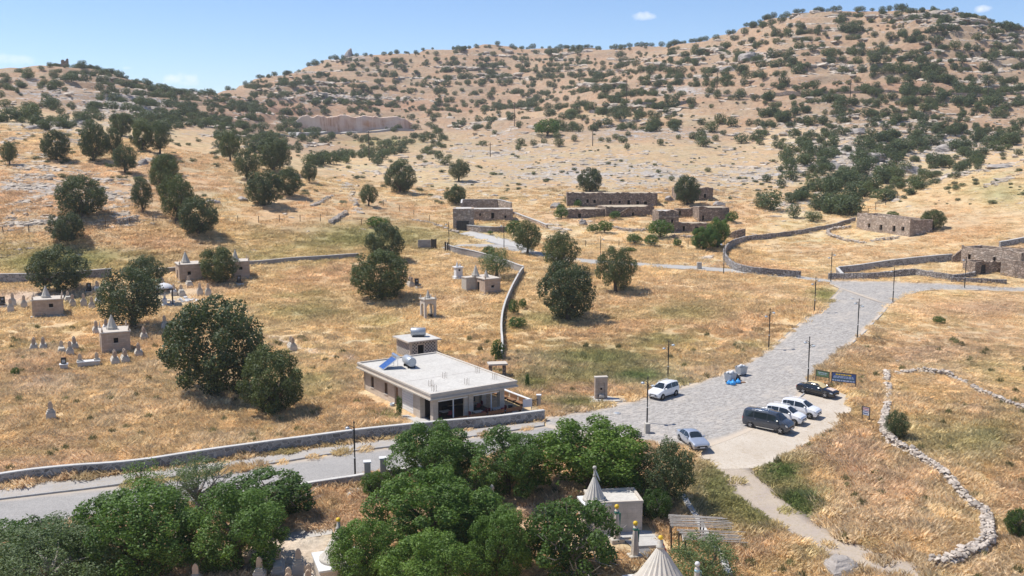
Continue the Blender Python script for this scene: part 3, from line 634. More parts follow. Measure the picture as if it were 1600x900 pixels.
NEAR = {'oak': [tree_meshes('oak', s, 'leaf_oak', 21000, .0125, 40, .03, trunk_h=.16, deep=.02, holes=.2) for s in (11, 12, 13, 14)],
        'oakhi': [tree_meshes('oak', s, 'leaf_oak', 16000, .0125, 34, .10, trunk_h=.22, holes=.16, deep=.08) for s in (21, 22, 23)],
        'green': [tree_meshes('green', s, 'leaf_green', 30000, .0108, 46, .03, trunk_h=.3, holes=.31, limbs=8, deep=.06) for s in (31, 32, 33, 34)],
        'grey': [tree_meshes('grey', s, 'leaf_grey', 28000, .0082, 44, .04, trunk_h=.3, holes=.28, limbs=7, bark='bark_pale') for s in (41,)],
        'sparse': [tree_meshes('sparse', s, 'leaf_grey', 11000, .0095, 34, .05, 1.0, .46, trunk_h=.3, limbs=10, twigs=90, bark='bark_pale') for s in (51, 52)],
        'figtree': [tree_meshes('fig', s, 'leaf_fig', 13000, .0155, 36, .02, holes=.30, limbs=9, twigs=90, bark='bark_pale') for s in (61, 62)],
        'olive': [tree_meshes('olive', s, 'leaf_grey', 9000, .0125, 30, .10, trunk_h=.3, holes=.25) for s in (71, 72)],
        'shrub': [tree_meshes('shrub', s, 'leaf_fig', 1800, .034, 14, .0, 1.1, trunk_h=.15, limbs=3, deep=.5) for s in (81, 82)],
        'sprig': [tree_meshes('sprig', s, 'leaf_green', 1400, .02, 12, .1, .8, .4, trunk_h=.4, limbs=6, tr=.02) for s in (91,)],
        'column': [tree_meshes('column', s, 'leaf_fig', 1200, .045, 10, .02, .9, trunk_h=.1, limbs=2) for s in (95,)]}
ncnt = {}
def place_tree(kind, u, v, w_px, h_px, label, cat='tree', group=None, var=None, rz=None, name=None, sink=.02, xyz=None, dep=1.0):
    p = PV(u, v) if xyz is None else Vector(xyz); k = mpp(p.x, p.y, p.z); vs = NEAR[kind]; i = ncnt.get(kind, 0); ncnt[kind] = i + 1
    cm, tm = vs[(i if var is None else var) % len(vs)]
    nm = name or {'shrub': 'shrub', 'column': 'cypress_tree', 'olive': 'olive_tree', 'figtree': 'fig_tree', 'sprig': 'sapling'}.get(kind, 'oak_tree' if kind.startswith('oak') else 'broadleaf_tree')
    e = empty(nm, p - Vector((0, 0, sink * h_px * k)), rng.rand() * 6.28 if rz is None else rz, label, cat, group)
    w, h = w_px * k, h_px * k * 1.02; e.scale = (w * 1.06, w * 1.06 * dep, h)
    link('crown', cm, e); link('trunk', tm, e); return e

OAKS = [  # u, foot v, width, height (photo px), kind, label
 (15, 257, 26, 36, 'oakhi', 'slim upright oak alone at the left edge above the rock bands'),
 (88, 250, 44, 48, 'oak', 'round oak on the left slope, first one right of the slim upright oak'),
 (147, 251, 44, 60, 'oak', 'tall dark oak heading the grove on top of the left slope'),
 (178, 248, 30, 48, 'oakhi', 'open oak squeezed in behind the tall grove oak on the left slope'),
 (190, 212, 36, 36, 'oak', 'pale topped oak rising highest behind the grove on the left slope'),
 (196, 270, 38, 43, 'oakhi', 'oak with a ragged underside just below the grove on the left slope'),
 (222, 237, 34, 46, 'oak', 'dark narrow oak at the right of the grove on the left slope'),
 (250, 241, 34, 48, 'oakhi', 'last oak at the right end of the grove on the left slope'),
 (128, 339, 76, 66, 'oak', 'broad double domed oak on the terraced left slope among white rock bands'),
 (104, 379, 56, 47, 'oak', 'lighter green low oak on the grass below the broad double domed oak'),
 (223, 331, 32, 54, 'oakhi', 'narrow oak with bare foot above the short grey terrace wall'),
 (257, 270, 42, 30, 'oak', 'small oak cap at the top of the oak column on the left slope'),
 (258, 302, 46, 58, 'oak', 'middle oak of the column of oaks on the left slope'),
 (277, 346, 54, 72, 'oakhi', 'tallest oak of the column, leaning over the round bright oak'),
 (310, 367, 62, 62, 'oak', 'perfectly round bright oak at the foot of the oak column, shadow on its right'),
 (360, 252, 32, 44, 'oakhi', 'small upright oak on the crest left of the big dark crest oak'),
 (386, 281, 40, 50, 'oakhi', 'loose oak with a thin stem on the spur crest'),
 (428, 267, 56, 50, 'oak', 'very dark wide oak on the spur crest'),
 (412, 321, 60, 55, 'oak', 'dark oak on the spur casting a long shadow to its right'),
 (451, 306, 44, 44, 'oak', 'paler rounded oak touching the dark spur oak from behind'),
 (484, 286, 24, 32, 'oakhi', 'little oak alone at the tip of the spur'),
 (341, 442, 58, 58, 'oak', 'oak standing between the two domed tombs by the track wall'),
 (92, 457, 84, 72, 'oak', 'big oak at the left edge of the graveyard in front of the track wall'),
 (228, 452, 62, 52, 'oakhi', 'oak with a visible limb, half behind the darkest graveyard tree'),
 (208, 512, 104, 96, 'oakhi', 'darkest large tree in the graveyard, left of the black domed canopy'),
 (338, 618, 152, 154, 'oak', 'largest oak of the golden field with a thick trunk and wide crown'),
 (425, 646, 100, 108, 'oak', 'second large oak overlapping the largest field oak on its right'),
 (595, 468, 92, 80, 'oak', 'dark broad oak left of the arched stone canopy'),
 (602, 407, 56, 58, 'oak', 'oval brown green oak right behind the dark broad oak'),
 (776, 434, 54, 46, 'olive', 'grey green olive behind the twin domed tomb'),
 (824, 397, 44, 52, 'oakhi', 'oak with a bent bare trunk and round shadow beside the lane'),
 (875, 428, 58, 66, 'oakhi', 'upper tree of the dark pair in the middle of the field'),
 (888, 499, 90, 92, 'oak', 'lower and larger tree of the dark pair in the middle of the field'),
 (962, 456, 62, 72, 'oakhi', 'cone shaped grey green tree right of the dark pair'),
 (625, 301, 50, 48, 'oak', 'wide oak on the pale rocky slope above the spur'),
 (717, 283, 34, 34, 'oakhi', 'umbrella shaped oak on bare stems on the pale slope'),
 (712, 319, 36, 30, 'oak', 'round oak tucked behind the storehouse with the black gate'),
 (576, 322, 28, 32, 'oakhi', 'thin crooked tree in the gully beside the spur'),
 (922, 300, 38, 38, 'oak', 'round oak behind the long ruined house'),
 (1074, 320, 42, 46, 'oak', 'oak shading the roofless upper house of the ruins'),
 (1100, 390, 44, 38, 'green', 'bright green tree at the left of the pair below the ruins'),
 (1121, 386, 40, 46, 'green', 'taller bright green tree of the pair below the ruins'),
 (1457, 359, 40, 31, 'oak', 'dense dark tree against the right end wall of the roofless barn'),
 (1400, 687, 38, 46, 'oakhi', 'small dark tree growing on the drystone wall'),
]
for i, (u, v, w, h, k, lab) in enumerate(OAKS):
    place_tree(k, u, v, w, h, lab, group='trees standing on the slopes and fields')
SHRUBS = [
 (590, 356, 36, 18, 'shrub', 'flat spreading green bush above the dark broad oak'),
 (1031, 371, 40, 27, 'shrub', 'largest fig bush in front of the ruined tower'),
 (945, 364, 24, 20, 'shrub', 'fig bush right of the rubble heap by the ruins'), (926, 364, 18, 14, 'shrub', 'small fig bush touching the larger one by the rubble heap'),
 (991, 382, 24, 17, 'shrub', 'rounded bush on the grass below the ruins, nearest the lane pole'), (1017, 384, 22, 18, 'shrub', 'dull green bush just right of the rounded bush below the ruins'),
 (1058, 386, 13, 14, 'shrub', 'tiny round sapling on the grass below the ruined tower'), (985, 393, 18, 7, 'shrub', 'low bright green mat on the grass beside the lane'),
 (1590, 842, 36, 52, 'figtree', 'fig bush cut by the right edge outside the drystone wall'),
 (808, 514, 28, 19, 'shrub', 'bright fig bush right of the grey boundary wall'), (803, 492, 16, 24, 'shrub', 'ragged bush against the grey boundary wall'), (817, 482, 12, 16, 'shrub', 'small ragged plant right of the grey boundary wall'),
 (1143, 348, 20, 17, 'shrub', 'bush at the right end of the ruined row'), (877, 342, 22, 18, 'shrub', 'bush at the left end of the lower ruined wall'), (877, 330, 14, 12, 'shrub', 'small bush above the left end of the lower ruined wall'),
 (961, 342, 17, 13, 'shrub', 'dark bush at the foot of the ruined stair'), (903, 324, 12, 11, 'shrub', 'bright weed bush below a window of the long ruined house'),
 (803, 368, 26, 24, 'shrub', 'dark bush at the right of the storehouse yard'), (763, 400, 20, 16, 'shrub', 'bright bush behind the curved block wall'), (766, 367, 8, 6, 'shrub', 'little tuft bush below the storehouse yard wall'),
 (1395, 338, 18, 8, 'shrub', 'low bush on the bank above the roofless barn'), (1467, 505, 18, 12, 'shrub', 'single bright bush on the right hand bank'), (24, 588, 13, 14, 'shrub', 'small round bush left of the pair of graves'),
 (1545, 417, 9, 5, 'shrub', 'tiny bush inside the long enclosure'), (855, 213, 40, 26, 'shrub', 'wide bush pair on the upper meadow')]
for (u, v, w, h, k, lab) in SHRUBS: place_tree(k, u, v, w, h, lab, 'bush', 'bushes around the ruins and walls')
for (u, v, w, h, lab) in [(624, 652, 10, 32, 'dark clipped cypress beside the cafe side path'), (824, 606, 8, 22, 'tiny cypress right of the terrace wall'), (778, 566, 20, 34, 'bright young conifer behind the stone shelter')]:
    place_tree('column', u, v, w, h, lab, 'cypress')
FORE = [
 (312, 800, 112, 88, 'sparse', 'thin grey green tree in front of the asphalt road, left of the fig'),
 (212, 900, 200, 150, 'green', 'wide leafy tree at the bottom left below the asphalt road'),
 (85, 930, 215, 118, 'grey', 'silvery tree filling the bottom left corner'),
 (372, 890, 160, 130, 'green', 'leafy tree over the corner gravestones, right of the wide leafy one'),
 (420, 812, 142, 74, 'figtree', 'dark fig in front of the low wall with the street lamp'),
 (30, 895, 150, 88, 'figtree', 'creeper covered fig at the far left edge of the road'),
 (676, 762, 140, 106, 'green', 'fresh bright green tree covering the end of the roadside wall'),
 (676, 868, 190, 140, 'green', 'large leafy tree in the middle of the foreground grove'),
 (574, 915, 112, 112, 'green', 'leafy tree leaning over the fluted dome at the left of the grove'),
 (792, 775, 130, 104, 'green', 'lighter leafy tree between the bright tree and the dark broad one'),
 (920, 774, 198, 124, 'green', 'widest dark green tree in the grove behind the cone roofed tomb'),
 (1038, 790, 92, 106, 'oakhi', 'thin olive toned tree at the right end of the grove'),
 (892, 905, 142, 134, 'figtree', 'fig with pale bare twigs in front of the cone roofed tomb'),
 (668, 955, 150, 124, 'green', 'leafy tree cut by the bottom edge in the middle'),
 (782, 905, 104, 116, 'green', 'narrow leafy tree left of the twiggy fig'),
 (1024, 815, 52, 54, 'figtree', 'small tree behind the stone annex'),
 (1098, 915, 106, 86, 'olive', 'rounded bush tree in front of the pole pergola'),
 (222, 765, 62, 48, 'sprig', 'wispy sapling on the verge of the asphalt road'),
 (590, 775, 52, 42, 'figtree', 'small fig beside the gate posts'),
 (742, 860, 120, 100, 'green', 'leafy tree deep in the grove left of the widest dark one')]
for (u, v, w, h, k, lab) in FORE: place_tree(k, u, v, w, h, lab, group='foreground grove', dep=.75 if u in (920, 676, 1024) else 1.0, rz=rng.uniform(-.3, .3) if u in (920, 676, 1024) else None)

# ------------------------------------------------------------------ hill trees
HILLT = [tree_meshes('hill_tree', 200 + s, 'leaf_far', 1300, .036, 14, .04, 1.12, .2 if s % 2 else .1, trunk_h=.16, limbs=2, joined=True, flat=.95) for s in range(7)]
HREG = [  # u0, u1, v0, v1, candidates, spacing px, size range m, label, group, density
 (1040, 1600, 8, 140, 400, 10, (3.4, 5.8), 'dark oak scattered over the high right hill', 'oaks on the high right hill', lambda u, v: .9),
 (1180, 1600, 136, 345, 380, 10.5, (2.6, 5.2), 'oak or scrub in the thicket on the rocky right slope', 'thicket on the rocky right slope', lambda u, v: 0 if v > 338 - max(0, u - 1330) * .36 or (v > 250 and u < 1228) else np.clip(.25 + .9 * ((u - 1180) / 260), 0, .85) * (.8 if v > 235 else 1)),
 (375, 1060, 74, 204, 620, 6.6, (3.0, 5.4), 'dark oak dotted over the long middle ridge', 'oaks on the long middle ridge', lambda u, v: .25 if (440 < u < 660 and v > 178) else (.5 if v > 185 else .95)),
 (0, 400, 96, 206, 330, 7.0, (3.0, 5.2), 'oak on the left hill below the ruined tower', 'oaks on the left hill', lambda u, v: (.95 if (v < 128 + (u - 130) * .18 and u > 120) or u > 215 else .22)),
 (340, 700, 200, 262, 170, 9.5, (3.0, 5.0), 'bushy tree in the hedge rows of the valley floor', 'valley hedge trees', lambda u, v: 1.0 if (abs(v - (258 - (u - 480) * .2)) < 9 and u > 480) or (u < 520 and v < 232 + (u - 430) * .1) else .12),
 (740, 1240, 120, 230, 170, 15, (3.0, 5.2), 'oak on the open meadow above the ruins', 'oaks on the upper meadow', lambda u, v: .8 if v < 152 + (1240 - u) * .06 else .38),
 (640, 1250, 225, 312, 34, 16, (1.0, 2.6), 'stunted bush on the pale rocky slope', 'stunted bushes on the rocky slope', lambda u, v: .6 if (v < 285) else .25)]
cand = []
rs = np.random.RandomState(5)
for gi, (u0, u1, v0, v1, n, sp, (s0, s1), lab, grp, den) in enumerate(HREG):
    got = []
    us = u0 + rs.rand(n * 6) * (u1 - u0); vs = v0 + rs.rand(n * 6) * (v1 - v0); k = 0
    cl = fbm(us / 24, vs / 13, 3)
    skyv = np.interp(us, _sx, _sy)
    for u, v, c, s in zip(us, vs, cl, skyv):
        if v < s + .5: continue
        if len(got) >= n * (.8, 1.0, 1.15, 1.1, .8, .8, .8)[gi]: break
        if rs.rand() > den(u, v) * float(sstep(.36, .56, c) * .82 + .18): continue
        if any((u - a) ** 2 + ((v - b) * 1.5) ** 2 < (sp * .8) ** 2 for a, b in got): continue
        got.append((u, v))
    for u, v in got:
        sz_ = s0 * .75 + (s1 * 1.05 - s0 * .75) * rs.rand() ** 1.6; cand.append((u, v, sz_, lab, grp, gi))
        if gi < 5 and rs.rand() < .5:
            for _ in range(rs.randint(1, 4)):
                du, dv = rs.normal() * 5.5, rs.normal() * 2.2
                if v + dv > np.interp(u + du, _sx, _sy) + 1 and den(u + du, v + dv) > 0: cand.append((u + du, v + dv, sz_ * rs.uniform(.4, .95), lab, grp, gi))
# trees that stand on the skyline
for u in list(np.arange(384, 1045, 9.5)) + list(np.arange(8, 372, 8.5)) + list(np.arange(1050, 1600, 9)):
    uu = u + rs.uniform(-4, 4)
    if 0 < uu < 130 and rs.rand() < .55: continue
    lab, grp = (HREG[3][7:9] if uu < 375 else HREG[2][7:9] if uu < 1045 else HREG[0][7:9])
    if rs.rand() < .8: cand.append((uu, float(np.interp(uu, _sx, _sy)) + rs.uniform(1.0, 4.0), rs.uniform(2.4, 4.8), lab, grp, 9))
for (u, v, s) in [(1095, 217, 4.8), (1083, 214, 4.0), (1018, 203, 4.4), (1052, 197, 3.8), (970, 205, 4.0), (1125, 190, 5.5), (842, 208, 5.2), (866, 208, 5.0), (880, 190, 4.4), (893, 186, 4.2), (1205, 330, 5.8), (1190, 326, 4.5), (1240, 340, 3.6), (1285, 326, 5.2), (1300, 308, 5.6), (1320, 290, 5), (1345, 270, 5.5), (1270, 345, 3.4), (1330, 318, 4.5), (1350, 308, 4.8), (1365, 295, 4.8), (1220, 292, 3.0), (1198, 285, 2.8), (1255, 258, 4.6)]:
    r_ = 1 if v > 230 else 5; cand.append((u, v, s, HREG[r_][7], HREG[r_][8], 8))
XY = np.array([P(c[0], c[1]) for c in cand]); ZZ = H(XY[:, 0], XY[:, 1])
size_px = np.array([c[2] for c in cand]) / np.array([mpp(x, y, z) for (x, y), z in zip(XY, ZZ)])
order = np.argsort(-size_px); NIND = 235
rest = []
MARKS = [(101, 95, 'the broken tower on the left hill'), (30, 160, 'the pale bands at the left photo edge'), (200, 165, 'the pale rock sheet on the left hill'), (300, 190, 'the red soil cut between the left hills'), (547, 84, 'the rock knob on the middle ridge'), (545, 195, 'the quarry face'), (577, 230, 'the power pole by the valley hedge'), (640, 215, 'the right end of the quarry road'),
         (804, 185, 'the power pole on the meadow shoulder'), (979, 140, 'the power pole at the thin terrace wall'), (1000, 166, 'the thin terrace wall'), (926, 212, 'the slim pole on the stony meadow'), (1120, 130, 'the power pole below the right hill outcrop'), (1178, 84, 'the big pale outcrop of the right hill'), (1328, 142, 'the left power pole on the hill road'), (1543, 143, 'the right power pole on the hill road'), (1430, 145, 'the middle of the hill road'), (1230, 145, 'the left part of the hill road'),
         (1450, 10, 'the summit rocks of the right hill'), (1240, 14, 'the left shoulder of the right hilltop'), (1379, 203, 'the small pole in the thicket'), (1360, 248, 'the grey cliff patch in the thicket'), (1300, 262, 'the white ledge left of the thicket'), (1480, 235, 'the long pale ledge in the thicket'), (1560, 262, 'the pale ledge at the right end of the thicket'), (1240, 335, 'the upper end of the paddock wall'), (1200, 200, 'the bare meadow left of the thicket'), (1590, 200, 'the right photo edge')]
ORD = ['first', 'second', 'third', 'fourth', 'fifth', 'sixth', 'seventh', 'eighth', 'ninth', 'tenth', 'eleventh', 'twelfth', 'thirteenth', 'fourteenth', 'fifteenth', 'sixteenth', 'seventeenth', 'eighteenth', 'nineteenth', 'twentieth', 'twenty-first', 'twenty-second', 'twenty-third', 'twenty-fourth', 'twenty-fifth', 'twenty-sixth', 'twenty-seventh', 'twenty-eighth', 'twenty-ninth', 'thirtieth']
LABS = {}; _b = {}
for i in order[:NIND]:
    u, v = cand[i][0], cand[i][1]; j = min(range(len(MARKS)), key=lambda q: (MARKS[q][0] - u) ** 2 + (2.2 * (MARKS[q][1] - v)) ** 2); du, dv = u - MARKS[j][0], 2.2 * (v - MARKS[j][1])
    d = ('right of' if du > 0 else 'left of') if abs(du) > abs(dv) else ('below' if dv > 0 else 'above'); _b.setdefault((j, d), []).append((du * du + dv * dv, i))
for (j, d), L_ in _b.items():
    for r_, (q, i) in enumerate(sorted(L_)): LABS[i] = 'hill oak %s nearest %s %s' % (ORD[min(r_, 29)], d, MARKS[j][2])
for rank, i in enumerate(order):
    u, v, s, lab, grp, gi = cand[i]; x, y = XY[i]; z = ZZ[i]; w = s * rs.uniform(.95, 1.35); h = s * rs.uniform(.78, 1.05); rot = rs.rand() * 6.28
    if rank < NIND:
        o = link('hill_oak', HILLT[rank % 7], None, (x, y, z - .05 * h), rot); o.scale = (w, w, h); tag(o, LABS[i], 'tree', grp)
    else: rest.append((x, y, z - .05 * h, w, h, rot, rank % 7))

# ------------------------------------------------------------------ scattered cover (grass, stones, far woods): points carrying instances
def scatter(name, protos, pts, rot, scl, idx, col=None, extra=None):
    """one object: every point carries one of the prototype meshes"""
    src = bpy.data.collections.new(name + '_source')
    for k, me in enumerate(protos):
        o = bpy.data.objects.new('%s_piece_%02d' % (name, k), me); src.objects.link(o)
    me = bpy.data.meshes.new(name); n = len(pts)
    me.vertices.add(n); me.vertices.foreach_set('co', np.asarray(pts, np.float32).ravel())
    def at(nm, typ, arr, key):
        a = me.attributes.new(nm, typ, 'POINT'); a.data.foreach_set(key, np.asarray(arr).ravel())
    at('rot', 'FLOAT_VECTOR', np.asarray(rot, np.float32), 'vector'); at('scl', 'FLOAT_VECTOR', np.asarray(scl, np.float32), 'vector'); at('idx', 'INT', np.asarray(idx, np.int32), 'value')
    if col is not None: at('pcol', 'FLOAT_COLOR', np.concatenate([col, np.ones((n, 1))], 1).astype(np.float32), 'color')
    ng = bpy.data.node_groups.new(name, 'GeometryNodeTree'); ng.interface.new_socket('Geometry', in_out='INPUT', socket_type='NodeSocketGeometry'); ng.interface.new_socket('Geometry', in_out='OUTPUT', socket_type='NodeSocketGeometry')
    N = ng.nodes.new; gi = N('NodeGroupInput'); go = N('NodeGroupOutput'); ip = N('GeometryNodeInstanceOnPoints'); ci = N('GeometryNodeCollectionInfo')
    ci.inputs['Collection'].default_value = src; ci.inputs['Separate Children'].default_value = True; ci.inputs['Reset Children'].default_value = True
    def na(nm, typ):
        a = N('GeometryNodeInputNamedAttribute'); a.data_type = typ; a.inputs['Name'].default_value = nm; return a.outputs[0]
    L = ng.links.new; L(gi.outputs[0], ip.inputs['Points']); L(ci.outputs[0], ip.inputs['Instance']); ip.inputs['Pick Instance'].default_value = True
    L(na('idx', 'INT'), ip.inputs['Instance Index']); L(na('scl', 'FLOAT_VECTOR'), ip.inputs['Scale'])
    e2r = N('FunctionNodeEulerToRotation'); L(na('rot', 'FLOAT_VECTOR'), e2r.inputs[0]); L(e2r.outputs[0], ip.inputs['Rotation']); L(ip.outputs[0], go.inputs[0])
    o = link(name, me); md = o.modifiers.new('scatter', 'NODES'); md.node_group = ng
    return tag(o, kind='stuff')
rest = np.array(rest)
tag(scatter('hill_wood', HILLT, rest[:, :3], np.stack([rest[:, 5] * 0, rest[:, 5] * 0, rest[:, 5]], 1), np.stack([rest[:, 3], rest[:, 3], rest[:, 4]], 1), rest[:, 6]), 'hundreds of small dark oaks thickening the far hillsides', 'woodland')

def m_grass():
    b = NB('dry_grass_blades'); c = b.attr('pcol', 'INSTANCER'); oi = b.n('ObjectInfo'); t = b.attr('tone', out='Fac')
    c = b.mix(1.0, c, b.ramp(oi.outputs['Random'], [(0, .78), (1, 1.2)]), 'MULTIPLY'); c = b.mix(1.0, c, b.ramp(t, [(0, .8), (1, 1.22)]), 'MULTIPLY')
    d = b.bsdf(c, .8, .15); tr = b.n('BsdfTranslucent'); b.l(c, tr.inputs[0]); m = b.n('MixShader'); m.inputs[0].default_value = .42; b.l(d, m.inputs[1]); b.l(tr.outputs[0], m.inputs[2])
    return b.done(m.outputs[0])
MAT['grass'] = m_grass()
def grass_patch(seed, n, rad, h, lean, wd=.03):
    r = np.random.RandomState(seed); a = r.rand(n) * 6.28; q = np.sqrt(r.rand(n)) * rad; x, y = q * np.cos(a), q * np.sin(a)
    hh = h * (.45 + .75 * r.rand(n)) * (1.1 - .5 * q / rad); ld = r.rand() * 6.28 + r.normal(size=n) * .7; la = lean * (.4 + r.rand(n)); th = r.rand(n) * 6.28
    dx, dy = np.cos(th) * wd, np.sin(th) * wd; ex, ey = np.cos(ld) * la, np.sin(ld) * la
    V = np.stack([np.stack([x - dx, y - dy, x * 0 - .08], 1), np.stack([x + dx, y + dy, x * 0 - .08], 1), np.stack([x + dx * .8 + ex * .45, y + dy * .8 + ey * .45, hh * .62], 1), np.stack([x + ex, y + ey, hh], 1)], 1).reshape(-1, 3)
    return npmesh('grass_patch', V, np.arange(n * 4).reshape(-1, 4), [MAT['grass']], attrs={'tone': ('POINT', 'FLOAT', np.repeat(r.rand(n), 4))})
GP = [grass_patch(300 + k, 110, .85, .42, .34) for k in range(5)] + [grass_patch(320 + k, 110, .8, .62, .45) for k in range(3)] + [grass_patch(330, 80, 1.2, .42, .3, .045), grass_patch(331, 80, 1.2, .5, .35, .045)]
NOGRASS = [poly_xy([(395, 852), (455, 846), (525, 836), (530, 910), (395, 910)])]   # world polygons filled in by buildings further on
TRACK = [k for k in STRIPS if k != 'wall_track'].index('dirt_track')
def grow_grass():
    r = np.random.RandomState(17)
    def region(n, y0, y1, um=1700):
        y = np.sqrt(y0 ** 2 + r.rand(n) * (y1 ** 2 - y0 ** 2)); u = -120 + r.rand(n) * (um + 120); return (u - 800) / FPX * y, y
    xs, ys = [], []
    for n, y0, y1 in ((25000, 68, 135), (16000, 135, 215), (8000, 215, 300)):
        x, y = region(n, y0, y1); xs.append(x); ys.append(y)
    x = np.concatenate(xs); y = np.concatenate(ys)
    keep = np.ones(len(x), bool)
    for k_, q in enumerate(PAVED + NOGRASS): keep &= ~(inpoly(x, y, q) & (r.rand(len(x)) > (.045 if k_ == TRACK else 0)))
    x, y = x[keep], y[keep]; z = H(x, y); c, rk, u, v = ground_colour(x, y)
    dirt = np.linalg.norm(c - DIRT, axis=1) < .055
    dens = np.where(y < 140, .92, .8) * (1 - .9 * dirt) * (1 - .75 * np.clip(rk * 1.2, 0, 1)) * sstep(.1, .34, fbm(x / 4.5, y / 4.5, 2))
    k = r.rand(len(x)) < dens; x, y, z, c, u, v = x[k], y[k], z[k], c[k], u[k], v[k]; n = len(x)
    tall = (fbm(x / 7, y / 7, 5) > .52) & (y < 135); idx = np.where(tall, 5 + r.randint(0, 3, n), r.randint(0, 5, n)); idx = np.where(y > 150, 8 + r.randint(0, 2, n), idx)
    s = (.75 + .6 * r.rand(n)) * np.where(y > 150, 1.15, 1); hs = s * (.6 + .7 * fbm(x / 5, y / 5, 4)) * np.where(y > 150, .75, 1)
    hs = hs * np.where((u > 1380) & (v < 620), .5, 1) * np.where((u > 1180) & (v < 470), .6, 1)
    c = c * np.minimum(1.5, .80 / c.max(1))[:, None] * (1.0 + .3 * (r.rand(n)[:, None] - .5)) * np.where(tall[:, None], np.array((1.06, 1.08, 1.15)), 1)
    wd = (r.rand(n) < .014) & (y < 150); c[wd] = np.array((.20, .19, .085)) * (1 + .4 * r.rand(wd.sum())[:, None]); s = np.where(wd, .5, s); hs = np.where(wd, 1.25, hs); idx = np.where(wd, 5 + r.randint(0, 3, n), idx)
    o = scatter('dry_grass', GP, np.stack([x, y, z], 1), np.stack([(r.rand(n) - .5) * .3, (r.rand(n) - .5) * .3, r.rand(n) * 6.28], 1), np.stack([s, s, hs], 1), idx, c)
    tag(o, 'long dry golden grass growing over the fields and banks', 'grass')

def grow_scrub():
    r = np.random.RandomState(31); n = 3000; u = r.rand(n) * 1700 - 50; v = 20 + r.rand(n) ** .8 * 300; k = (v > np.interp(u, _sx, _sy) + 3) & (r.rand(n) < sstep(.42, .6, fbm(u / 30, v / 9, 6))); u, v = u[k], v[k]
    q = np.array([P(a, b) for a, b in zip(u, v)]); x, y = q[:, 0], q[:, 1]; k = y > 225; x, y = x[k], y[k]; n = len(x); s = .5 + 1.1 * r.rand(n) ** 2
    tag(scatter('low_scrub', HILLT[:4], np.stack([x, y, H(x, y) - .1], 1), np.stack([x * 0, x * 0, r.rand(n) * 6.28], 1), np.stack([s * 1.5, s * 1.3, s * .7], 1), r.randint(0, 4, n)), 'low dark scrub speckling the hillsides', 'scrub')
def rock_mesh(seed, n=1):
    r = np.random.RandomState(seed); bm = bmesh.new(); bmesh.ops.create_icosphere(bm, subdivisions=2, radius=.5)
    pl = [(np.array(d) / np.linalg.norm(d), .26 + .2 * r.rand()) for d in r.normal(size=(9, 3))]
    for v in bm.verts:
        p = np.array(v.co)
        for d, h in pl:
            e = p @ d - h
            if e > 0: p = p - d * e
        v.co = p * (1 + .08 * r.normal()) * np.array((1, .8, .62))
    me = bpy.data.meshes.new('rock'); bm.to_mesh(me); bm.free(); return me
def m_rock():
    b = NB('grey_white_limestone'); o = b.obj(); oi = b.n('ObjectInfo'); n = b.noise(o, 2.5, 6, .7)
    c = b.ramp(n, [(.3, (.29, .24, .19)), (.52, (.54, .47, .385)), (.75, (.72, .645, .54))]); c = b.mix(1.0, c, b.ramp(oi.outputs['Random'], [(0, (.72, .70, .68)), (1, (1.12, 1.10, 1.08))]), 'MULTIPLY')
    return b.done(b.bsdf(c, .95, .12, 0, b.bump(n, .6, .08)))
MAT['rock'] = m_rock()
ROCKS = [rock_mesh(400 + k) for k in range(7)]
for m_ in ROCKS: m_.materials.append(MAT['rock'])
